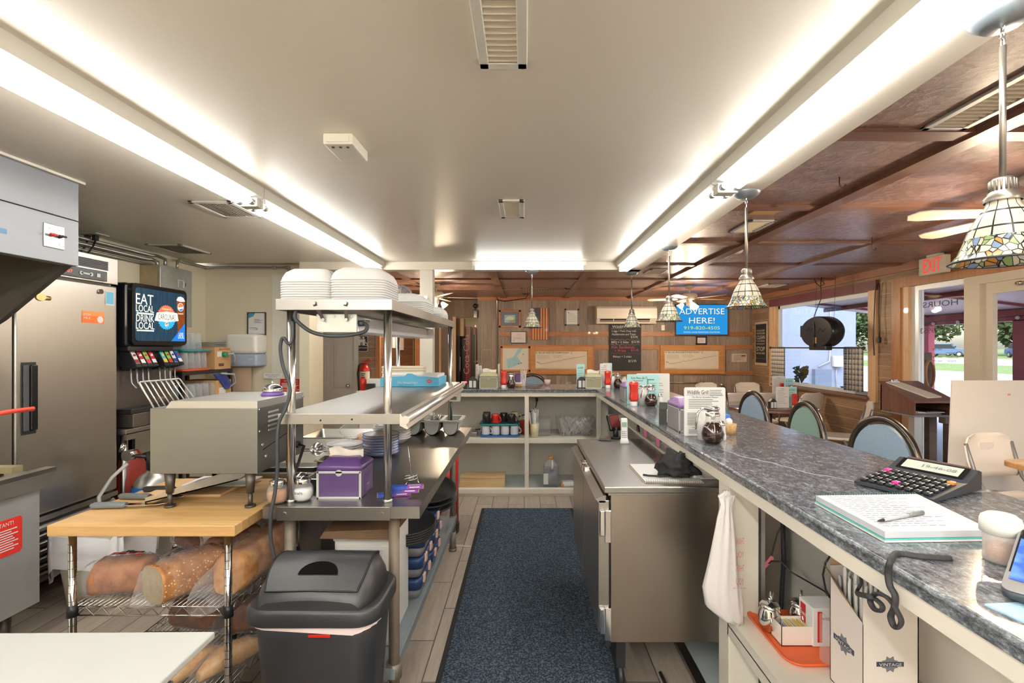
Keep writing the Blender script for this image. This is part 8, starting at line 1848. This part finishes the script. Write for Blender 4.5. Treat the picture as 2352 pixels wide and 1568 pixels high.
# dark picture + door trims on side wall
for(y0,y1,z0,z1,m,lab)in((7.6,7.75,1.5,1.72,PAPER,'small white switch plate on the reddish side wall'),(7.95,8.25,1.45,1.85,pm('pale_pink_print',(206,180,176),.6),'small framed print on the reddish side wall')):
 b=B(); b.box(-2.09,-2.075,y0-.015,y1+.015,z0-.015,z1+.015,bev=.003); b.box(-2.075,-2.073,y0,y1,z0,z1,mi=1); solo('framed_print',b,[BLACK if 'framed' in lab else PAPER,m],lab,'picture')
# blue picture over the restroom door area and boards leaning
x0,x1=X_(712,6.85),X_(766,6.85); z0,z1=2.0,Z_(648,6.85)
b=B(); b.box(x0,x1,6.80,6.818,2.05,z1,bev=.003); b.prism([(X_(741,6.8)+.09*math.cos(i*.35),Z_(662,6.8)+.07*math.sin(i*.35))for i in range(18)],'y',6.797,6.8,1); solo('poster',b,[pm('blue_grey_poster',(96,110,124),.6),pm('dark_green_print',(44,74,70),.6)],'blue-grey poster with dark green shape high above the restroom door','poster')
for k,(u,w_,c,lab)in enumerate(((933,.06,(150,156,160),'grey mottled board'),(946,.05,(120,110,90),'dark wooden board'),(958,.06,(186,120,70),'orange-brown wooden board'))):
 x=X_(u,9.0); b=B(); b.box(x-w_,x+w_,9.0,9.05,0,2.0); solo('leaning_board',b,pm('board_%d'%k,c,.7,nz=.25,ns=8),lab+' standing at the end of the hallway','board')
# red drink cooler and items in the storeroom
t=thing('drink_cooler','tall dark drink cooler with red side and white script lettering in the storeroom','cooler',(-1.15,10.6,0))
cx0,cx1,cy0,cy1=X_(1051,10.3),X_(1082,10.3),10.3,10.9
part('side_panel',B().box(X_(1068,10.3),cx1,cy0,cy1,0,Z_(750,10.3),bev=.01),pm('cooler_red',(150,32,44),.35),t)
part('front_frame',B().box(X_(1082,10.3),X_(1091,10.3),cy0,cy1,0,Z_(752,10.3)),BLACK,t)
b=B(); tb=B().text('Coca-Cola',(0,0,0),.85,.12,'T',0,off=0); b.add([(X_(1071,10.29)-v[1],10.295,1.35+v[0])for v in tb.v],tb.f); part('lettering',b,pm('cooler_cream',(232,206,160),.5),t)
part('body',B().box(X_(1045,10.4),X_(1068,10.4),10.4,10.9,0,Z_(765,10.4)),BLACK,t)
b=B(); b.box(X_(1042,10.2),X_(1060,10.2),10.0,10.3,Z_(772,10.2),Z_(732,10.2),bev=.004); b.box(X_(1060,10.2),X_(1068,10.2),10.0,10.3,Z_(772,10.2),Z_(732,10.2),mi=1); o=solo('cardboard_carton',b,[pm('brown_carton',(150,110,80),.8),pm('cream_carton',(226,200,160),.7)],'brown and cream carton high in the storeroom doorway','box')
t=thing('dark_cabinet','dark tall cabinet in the storeroom doorway under the carton','cabinet',(X_(1048,10.1),10.15,0)); part('body',B().box(X_(1040,10.15),X_(1058,10.15),10.0,10.3,0,Z_(772,10.15)),pm('charcoal_cabinet',(44,44,46),.5),t); part('handle',B().box(X_(1056,9.99),X_(1057,9.99),9.985,10.0,1.0,1.3),GALV,t)
t=thing('storage_shelf','wooden storage shelf with small items at the right of the storeroom door','shelf',(X_(1094,9.8),9.9,0)); part('upright',B().box(X_(1091,9.8),X_(1093,9.8),9.8,9.84,0,Z_(742,9.8)),TRIMZ,t); part('shelf',B().box(X_(1088,9.8),-.89,9.8,10.2,1.2,1.22),TRIMX,t)
b=B(); b.box(X_(1087,9.75),X_(1091,9.75),9.75,9.79,Z_(768,9.75),Z_(750,9.75)); solo('small_item',b,pm('red_white_label',(200,110,100),.5,nz=.4,ns=50),'red and white packet hanging in the storeroom doorway','packet')
# fire alarm light on the wall corner
b=B(); p=P(1092,710,8.95); b.sphere((p.x,8.93,p.z+.06),.045,12,0); b.box(p.x-.03,p.x+.04,8.9,8.98,p.z-.16,p.z-.02,bev=.005); b.cyl((p.x,8.93,p.z-.02),(p.x,8.93,p.z+.03),.012); solo('emergency_lamp',b,BLACKG,'black emergency lamp at the left end of the rear wall','lamp')

# ------------------------------------------------------------------ furniture
def stool(x,y,rz,lab,c,first={}):
 key=c
 if key in first:return dup(first[key],(x,y,0),rz,lab)
 FM=pm('pewter_tube',(84,76,70),.25,.85); VN=pm('vinyl_%d_%d_%d'%c,c,.45,bump=.5,bs=160)
 t=thing('bar_stool',lab,'bar stool',(x,y,0),rz,'oval-backed bar stools')
 # local: faces -x (the bar); back plate at +x
 b=B(); pts=[(.19+.02*math.cos(2*math.pi*i/40),.2*math.cos(2*math.pi*i/40),.945+.215*math.sin(2*math.pi*i/40))for i in range(40)]; pts=[(.20,p[1],p[2])for p in pts]; b.tube(pts,.018,10,True); part('back_frame',b,FM,t,True)
 b=B(); e=[(.175*math.cos(2*math.pi*i/36),.945+.188*math.sin(2*math.pi*i/36))for i in range(36)]; b.prism(e,'x',.188,.212); part('backrest',b,VN,t,True)
 for s in(-1,1):part('back_support',B().tube([(.20,s*.14,.79),(.19,s*.15,.70),(.15,s*.15,.66)],.011,8),FM,t,True)
 part('seat',B().lathe([(.001,.66),(.17,.66),(.2,.675),(.2,.7),(.17,.725),(.001,.735)],n=30),VN,t,True)
 for sx in(-1,1):
  for sy in(-1,1):part('leg',B().tube([(sx*.12,sy*.12,.67),(sx*.19,sy*.19,0)],.012,8),FM,t,True)
 part('footrest',B().tube([(.165*sx_,.165*sy_,.25)for sx_,sy_ in((-1,-1),(1,-1),(1,1),(-1,1))],.009,8,True),FM,t,True)
 first[key]=t; return t
BL=(128,148,166); GRV=(120,146,136)
stool(1.50,2.27,R(4),'blue oval-backed stool nearest the camera along the bar',BL)
stool(1.50,2.92,R(-4),'green textured oval-backed stool, second along the bar',GRV)
stool(1.50,3.57,R(2),'blue oval-backed stool, third along the bar',BL)
stool(1.52,4.22,R(-12),'blue oval-backed stool, fourth along the bar near the corner',BL)
stool(.09,5.72,R(90),'blue oval-backed stool behind the rear bar',BL)
def folding(x,y,rz,lab,first=[]):
 if first:return dup(first[0],(x,y,0),rz,lab)
 PW=pm('resin_white',(226,218,208),.5); GM=pm('grey_chair_frame',(134,136,140),.4,.4)
 t=thing('folding_chair',lab,'chair',(x,y,0),rz,'white folding chairs')
 # local: faces -y, backrest at +y
 n=16; rings=[]
 for(z,hw,dy)in((.56,.19,.19),(.60,.225,.20),(.68,.235,.22),(.78,.23,.24),(.84,.19,.25),(.865,.12,.255)):
  rings.append([(hw*k/n,dy+.03*(1-(k/n)**2),z)for k in range(-n,n+1)]+[(hw*k/n,dy+.012+.03*(1-(k/n)**2),z)for k in range(n,-n-1,-1)])
 part('backrest',B().loft(rings),PW,t,True); part('label',B().box(-.07,.07,.262,.272,.70,.80,bev=.003).text('LIFETIME',(0,.274,.775),.05,.012,'B',1),[PW,INK],t,True)
 part('seat',B().loft([[(p[0],p[1]-.02,z)for p in rr(.40,.40,.06,0,0,5)]for z in(.425,.455)]),PW,t,True)
 for s in(-1,1):
  part('leg',B().tube([(s*.215,.25,.80),(s*.21,.18,.56),(s*.215,-.22,.0)],.0125,8),GM,t,True); part('leg',B().tube([(s*.195,-.02,.43),(s*.2,.26,.0)],.0125,8),GM,t,True)
 part('stretcher',B().tube([(-.2,-.16,.08),(.2,-.16,.08)],.009,6),GM,t,True); first.append(t); return t
folding(3.78,5.7,R(-118),'white folding chair right of the round table, turned sideways')
folding(3.47,3.3,R(12),'white folding chair at the right edge in front of the white board')
folding(3.30,8.38,R(10),'white folding chair against the rear wall, left one of the pair')
folding(3.98,8.42,R(-8),'white folding chair against the rear wall in the corner, right one of the pair')
folding(2.96,6.95,R(180),'white folding chair back to us with a printed label, before the round table')
folding(3.42,6.98,R(172),'white folding chair behind the round table, partly hidden by menus')
folding(3.93,6.95,R(200),'white folding chair behind the round table at the window side')
folding(2.25,8.4,R(15),'white folding chair by the rear wall, just right of the Kids Menu')
def rtable(x,y,r,lab,m=WALNUT):
 t=thing('dining_table',lab,'table',(x,y,0)); part('tabletop',B().lathe([(.001,.72),(r-.01,.72),(r,.725),(r,.745),(r-.005,.75),(.001,.75)],n=48),pm('glossy_brown_laminate',(116,84,78),.14,nz=.15,coat=.5),t,True)
 part('pedestal',B().cyl((0,0,.03),(0,0,.72),.04,n=20),DARKM,t,True); part('base',B().lathe([(.001,0),(.26,0),(.26,.015),(.06,.045),(.001,.045)],n=30),DARKM,t,True); return t
rtable(3.12,6.15,.56,'round brown laminate table at the right window'); rtable(3.62,7.72,.42,'brown table farther back at the right window with condiments')
p=P(1846,860,5.95)
menu(X_(1797,5.95),5.95,.75,.16,.26,'white menu standing on the round window table',pm_white); menu(X_(1822,6.05),6.08,.75,.12,.25,'pale blue menu standing behind the white one on the round table',pm_blt)
napkin_box(X_(1808,6.2),6.2,.75,.15,.14,.15,pm('purple_dark2',(76,66,98),.35),'dark purple napkin dispenser on the round window table',noload=True); caddy(X_(1774,5.9),5.9,.75,'jelly caddy on the round window table',rz=R(12))
ketchup(X_(1820,5.95),5.9,.75,'red ketchup bottle on the round window table',s=1.0)
menu(X_(1788,7.7),7.7,.75,.2,.29,'white menu on the farther window table',pm_white); menu(X_(1808,7.6),7.55,.75,.15,.26,'pale blue menu on the farther window table',pm_blt)
napkin_box(X_(1800,7.85),7.85,.75,.16,.14,.15,pm('purple_dark2',(76,66,98)),'dark purple napkin dispenser on the farther window table',noload=True); syrup(X_(1818,7.5),7.5,.75,'syrup pitcher on the farther window table'); ketchup(X_(1812,7.45),7.65,.75,'red ketchup bottle on the farther window table')
# near right table corner
t=thing('dining_table','light oak table corner entering at the right edge by the folding chair','table',(3.85,3.0,0)); b=B(); b.prism(rr(.9,.6,.1,3.62,2.93,6),'z',.72,.75); part('tabletop',b,wood('light_oak_top',(214,178,136),(190,150,108),'x',.35,coat=.3),t); part('edge_band',B().prism(rr(.91,.61,.1,3.62,2.93,6),'z',.715,.745),wood('oak_edge',(196,150,100),(170,122,76),'x'),t); part('pedestal',B().cyl((3.7,2.9,0),(3.7,2.9,.715),.04),DARKM,t); part('base',B().cyl((3.7,2.9,0),(3.7,2.9,.02),.25,n=24),DARKM,t)
# hostess stand
t=thing('hostess_stand','walnut hostess stand with slanted top and open shelf by the door','podium',(3.82,4.7,0))
hx0,hx1,hy0,hy1=3.64,4.02,4.5,4.92
parts('side_panel',[B().prism([(hy0,.86),(hy0,.985),(hy1,1.135),(hy1,.86)],'x',q,q+.018)for q in(hx0,hx1-.018)],WALNUTZ,t)
part('slanted_top',B().prism([(hy0-.02,.978),(hy0-.02,.998),(hy1+.01,1.155),(hy1+.01,1.135)],'x',hx0-.012,hx1+.012),WALNUT,t)
part('shelf_bottom',B().box(hx0,hx1,hy0,hy1,.845,.865,bev=.003).box(hx0,hx1,hy1-.015,hy1,.86,1.12),pm('grey_edge_shelf',(120,118,126),.4),t)
b=B(); b.box(hx0+.03,hx0+.1,hy0+.03,hy0+.1,.02,.85); part('leg',b,pm('satin_aluminium',(210,209,205)),t); part('leg',B().box(hx1-.1,hx1-.03,hy1-.1,hy1-.03,.02,.85),pm('satin_aluminium',(210,209,205)),t); part('base',B().box(hx0,hx1,hy0,hy1,0,.02,bev=.004),WALNUT,t)
for k in range(3):b=B(); b.at(3.8+.03*k,4.66,.867+.012*k,R(12*k-10)); b.box(-.13,.13,-.13,.15,0,.009,bev=.003); solo('menu_booklet',b,[pm('grey_paper',(150,150,152),.6),PAPER,BLACKG][k],['bottom','middle','top'][k]+' booklet on the hostess stand shelf','booklet','booklets in the hostess stand')
t=thing('clipboard','clipboard with pale papers and a metal clip on the slanted stand top','clipboard',(3.80,4.66,1.05)); sl2=(1.155-.998)/.45
def hz(y):return .998+(y-hy0+.02)*(1.155-.998)/(hy1-hy0+.03)
b=B(); q=[(3.665,4.88),(3.80,4.90),(3.945,4.55),(3.80,4.53)]; b.add([(x,y,hz(y)+.002)for x,y in q]+[(x,y,hz(y)+.012)for x,y in q],[(0,1,2,3),(4,5,6,7),(0,1,5,4),(1,2,6,5),(2,3,7,6),(3,0,4,7)]); part('papers',b,pm('tan_grey_paper',(206,200,190),.7),t)
part('clip',B().box(3.69,3.78,4.85,4.88,hz(4.87)+.012,hz(4.87)+.022,bev=.003).cyl((3.70,4.87,hz(4.87)+.03),(3.77,4.87,hz(4.87)+.03),.01),CHROME,t)
# white board easel
t=thing('white_board','large blank white board leaning on an easel at the right','board',(3.95,4.0,0))
y0=3.95; x0,x1=X_(2193,4.0),X_(2193,4.0)+.62; xb=X_(2165,3.85)
b=B(); b.add([(xb,3.80,.38),(x1-.02,3.80,.36),(x1,4.02,1.222),(x0,4.02,1.222),(xb,3.815,.38),(x1-.02,3.815,.36),(x1,4.035,1.222),(x0,4.035,1.222)],[(0,1,2,3),(4,7,6,5),(0,4,5,1),(3,2,6,7),(0,3,7,4),(1,5,6,2)]); part('board',b,pm('off_white_board',(214,210,204),.5,nz=.02),t)
b=B(); b.tube([(x0+.26,3.94,.83),(x0+.28,3.945,.85),(x0+.31,3.95,.86),(x0+.33,3.955,.89)],.0015,4); b.box(x0+.43,x0+.45,3.985,3.99,1.10,1.115,mi=1); part('marks',b,[pm('pale_orange_mark',(226,150,120),.6),pm('pale_orange_mark',(226,150,120))],t)
for xx in(x0+.05,x1-.04):part('easel_leg',B().box(xx-.018,xx+.018,4.04,4.06,0,1.2),PINEZ,t)
part('easel_back_leg',B().tube([(x0+.3,4.06,1.15),(x0+.3,4.22,0)],.014,6),PINEZ,t); part('easel_ledge',B().box(xb,x1,3.79,4.06,.345,.36),PINEZ,t)
# exit sign
t=thing('exit_sign','white EXIT sign with red letters hung from the ceiling by the door','sign',(4.1,4.85,2.24))
ya,yb3=4.1*FP/965,4.1*FP/905; b=B(); b.box(4.1,4.16,ya,yb3,2.235,2.41,bev=.006); b.text('EXIT',(4.1,(ya+yb3)/2-.01,2.325),.21,.135,'L',1); b.box(4.098,4.1,yb3-.035,yb3-.01,2.25,2.31,2); part('housing',b,[pm('exit_cream',(206,196,182),.5),emit('exit_red',c8(240,60,50),.95),pm('beige_box',(196,192,184))],t)
part('mount',B().box(4.1,4.16,(ya+yb3)/2-.08,(ya+yb3)/2+.06,2.41,2.434),pm('exit_cream',(206,196,182)),t)
# hanging oval neon sign, seen from the back
t=thing('hanging_sign','black oval light-up sign hung in the right window, back towards us','sign',(3.95,6.4,1.5))
sc_y,sc_z=6.42,1.70
b=B(); el=[(sc_y+.34*math.cos(2*math.pi*i/40),sc_z+.2*math.sin(2*math.pi*i/40))for i in range(40)]; el2=[(sc_y+(y-sc_y)*1.04,sc_z+(z-sc_z)*1.05)for y,z in el]
b.loft([[(3.88,y,z)for y,z in el],[(3.9,y,z)for y,z in el2],[(4.03,y,z)for y,z in el2],[(4.05,y,z)for y,z in el]]); b.box(3.885,3.95,sc_y+.31,sc_y+.37,sc_z-.06,sc_z+.10,bev=.01); b.box(3.885,3.98,sc_y-.2,sc_y+.16,sc_z-.24,sc_z-.18,bev=.01); part('housing',b,pm('sign_black_plastic',(36,38,44),.25,nz=.1),t)
b=B(); b.tube([(3.878,sc_y+.2,sc_z+.02),(3.878,sc_y+.15,sc_z+.07),(3.878,sc_y+.12,sc_z+.01),(3.878,sc_y+.06,sc_z+.06)],.003,4); b.tube([(3.878,sc_y-.04,sc_z-.02),(3.878,sc_y-.1,sc_z+.05),(3.878,sc_y-.15,sc_z+.0),(3.878,sc_y-.2,sc_z+.04)],.003,4); part('raised_script',b,DARKM,t)
b=B(); b.box(3.876,3.88,sc_y-.03,sc_y+.04,sc_z-.15,sc_z-.07); part('label',b,pm('brown_tape',(150,112,84),.7),t)
part('cord',B().tube([(3.95,sc_y-.02,2.43),(3.95,sc_y,2.32),(3.94,sc_y-.03,2.15),(3.9,sc_y+.06,1.92),(3.87,sc_y+.02,1.8),(3.87,sc_y+.01,1.5)],.006,6).tube([(3.95,sc_y+.14,2.43),(3.94,sc_y+.08,2.36),(3.94,sc_y,2.31),(3.94,sc_y-.1,2.33),(3.95,sc_y-.04,2.38)],.006,6),BLACK,t)
for s in(-1,1):part('hanger_wire',B().tube([(4.0,sc_y+s*.2,sc_z+.17),(4.02,sc_y+s*.2,2.43)],.002,4),DARKM,t)
# rod and cafe curtains
t=thing('curtain_rod','thin metal curtain rod across the right window','curtain rod',(4.2,7.0,1.5)); part('rod',B().cyl((4.2,5.98,1.49),(4.2,8.2,1.49),.011,n=10),pm('blue_grey_metal',(110,108,130),.3,.6),t); parts('finial',[B().sphere((4.2,y,1.49),.022,10)for y in(5.96,8.22)],DARKM,t)
gp_=N('plaid_curtain'); o_=gp_.sep(gp_.co())
def stripes(x,k,w,ph=0):return gp_.math('LESS_THAN',gp_.math('FRACT',gp_.math('ADD',gp_.math('MULTIPLY',x,k),ph)),w)
sa=gp_.math('ADD',stripes(o_[1],15,.45),stripes(o_[2],15,.45)); sb=gp_.math('MAXIMUM',stripes(o_[1],30,.14,.35),stripes(o_[2],30,.14,.35))
base=gp_.ramp(gp_.math('MULTIPLY',sa,.5),[(0,c8(206,192,168)),(.5,c8(128,134,150)),(1,c8(84,94,118))]); gp_.set(Base_Color=gp_.mix(gp_.math('MULTIPLY',sb,.7),base,c8(236,228,208)),Roughness=.9)
def curtain(y0,y1,z0,lab):
 b=B(); n=40; A=[(4.2+.018*math.sin(i*.95),y0+(y1-y0)*i/n)for i in range(n+1)]
 b.loft([[(x,y,1.475)for x,y in A],[(x,y,z0)for x,y in A],[(x+.004,y,z0)for x,y in A],[(x+.004,y,1.475)for x,y in A]],cap=False,closed=False)
 b.loft([[(x,y,1.475)for x,y in A],[(4.2,y,1.505)for x,y in A]],cap=False,closed=False); solo('cafe_curtain',b,gp_.m,lab,'curtain','plaid cafe curtains')
curtain(7.78,8.18,.94,'plaid cafe curtain at the left end of the right window'); curtain(5.98,6.33,.94,'plaid cafe curtain at the right end of the right window')
# black cord with plug by the window
b=B(); xw=XR-.045; yy=lambda u:xw*FP/(u-VU); b.tube([(xw,yy(2008),1.40),(xw,yy(2006),1.6),(xw,yy(2008),1.9),(xw,yy(2010),2.15),(xw,yy(2013),2.26),(xw,yy(2018),2.27),(xw,yy(2021),2.2),(xw,yy(2018),1.9),(xw,yy(2021),1.7),(xw,yy(2020),1.62)],.006,6); b.box(xw-.02,xw+.015,yy(2022),yy(2018),1.55,1.62,bev=.006)
solo('looped_extension_lead',b,BLACK,'black looped cord with plug hanging between the window and the door','cord')
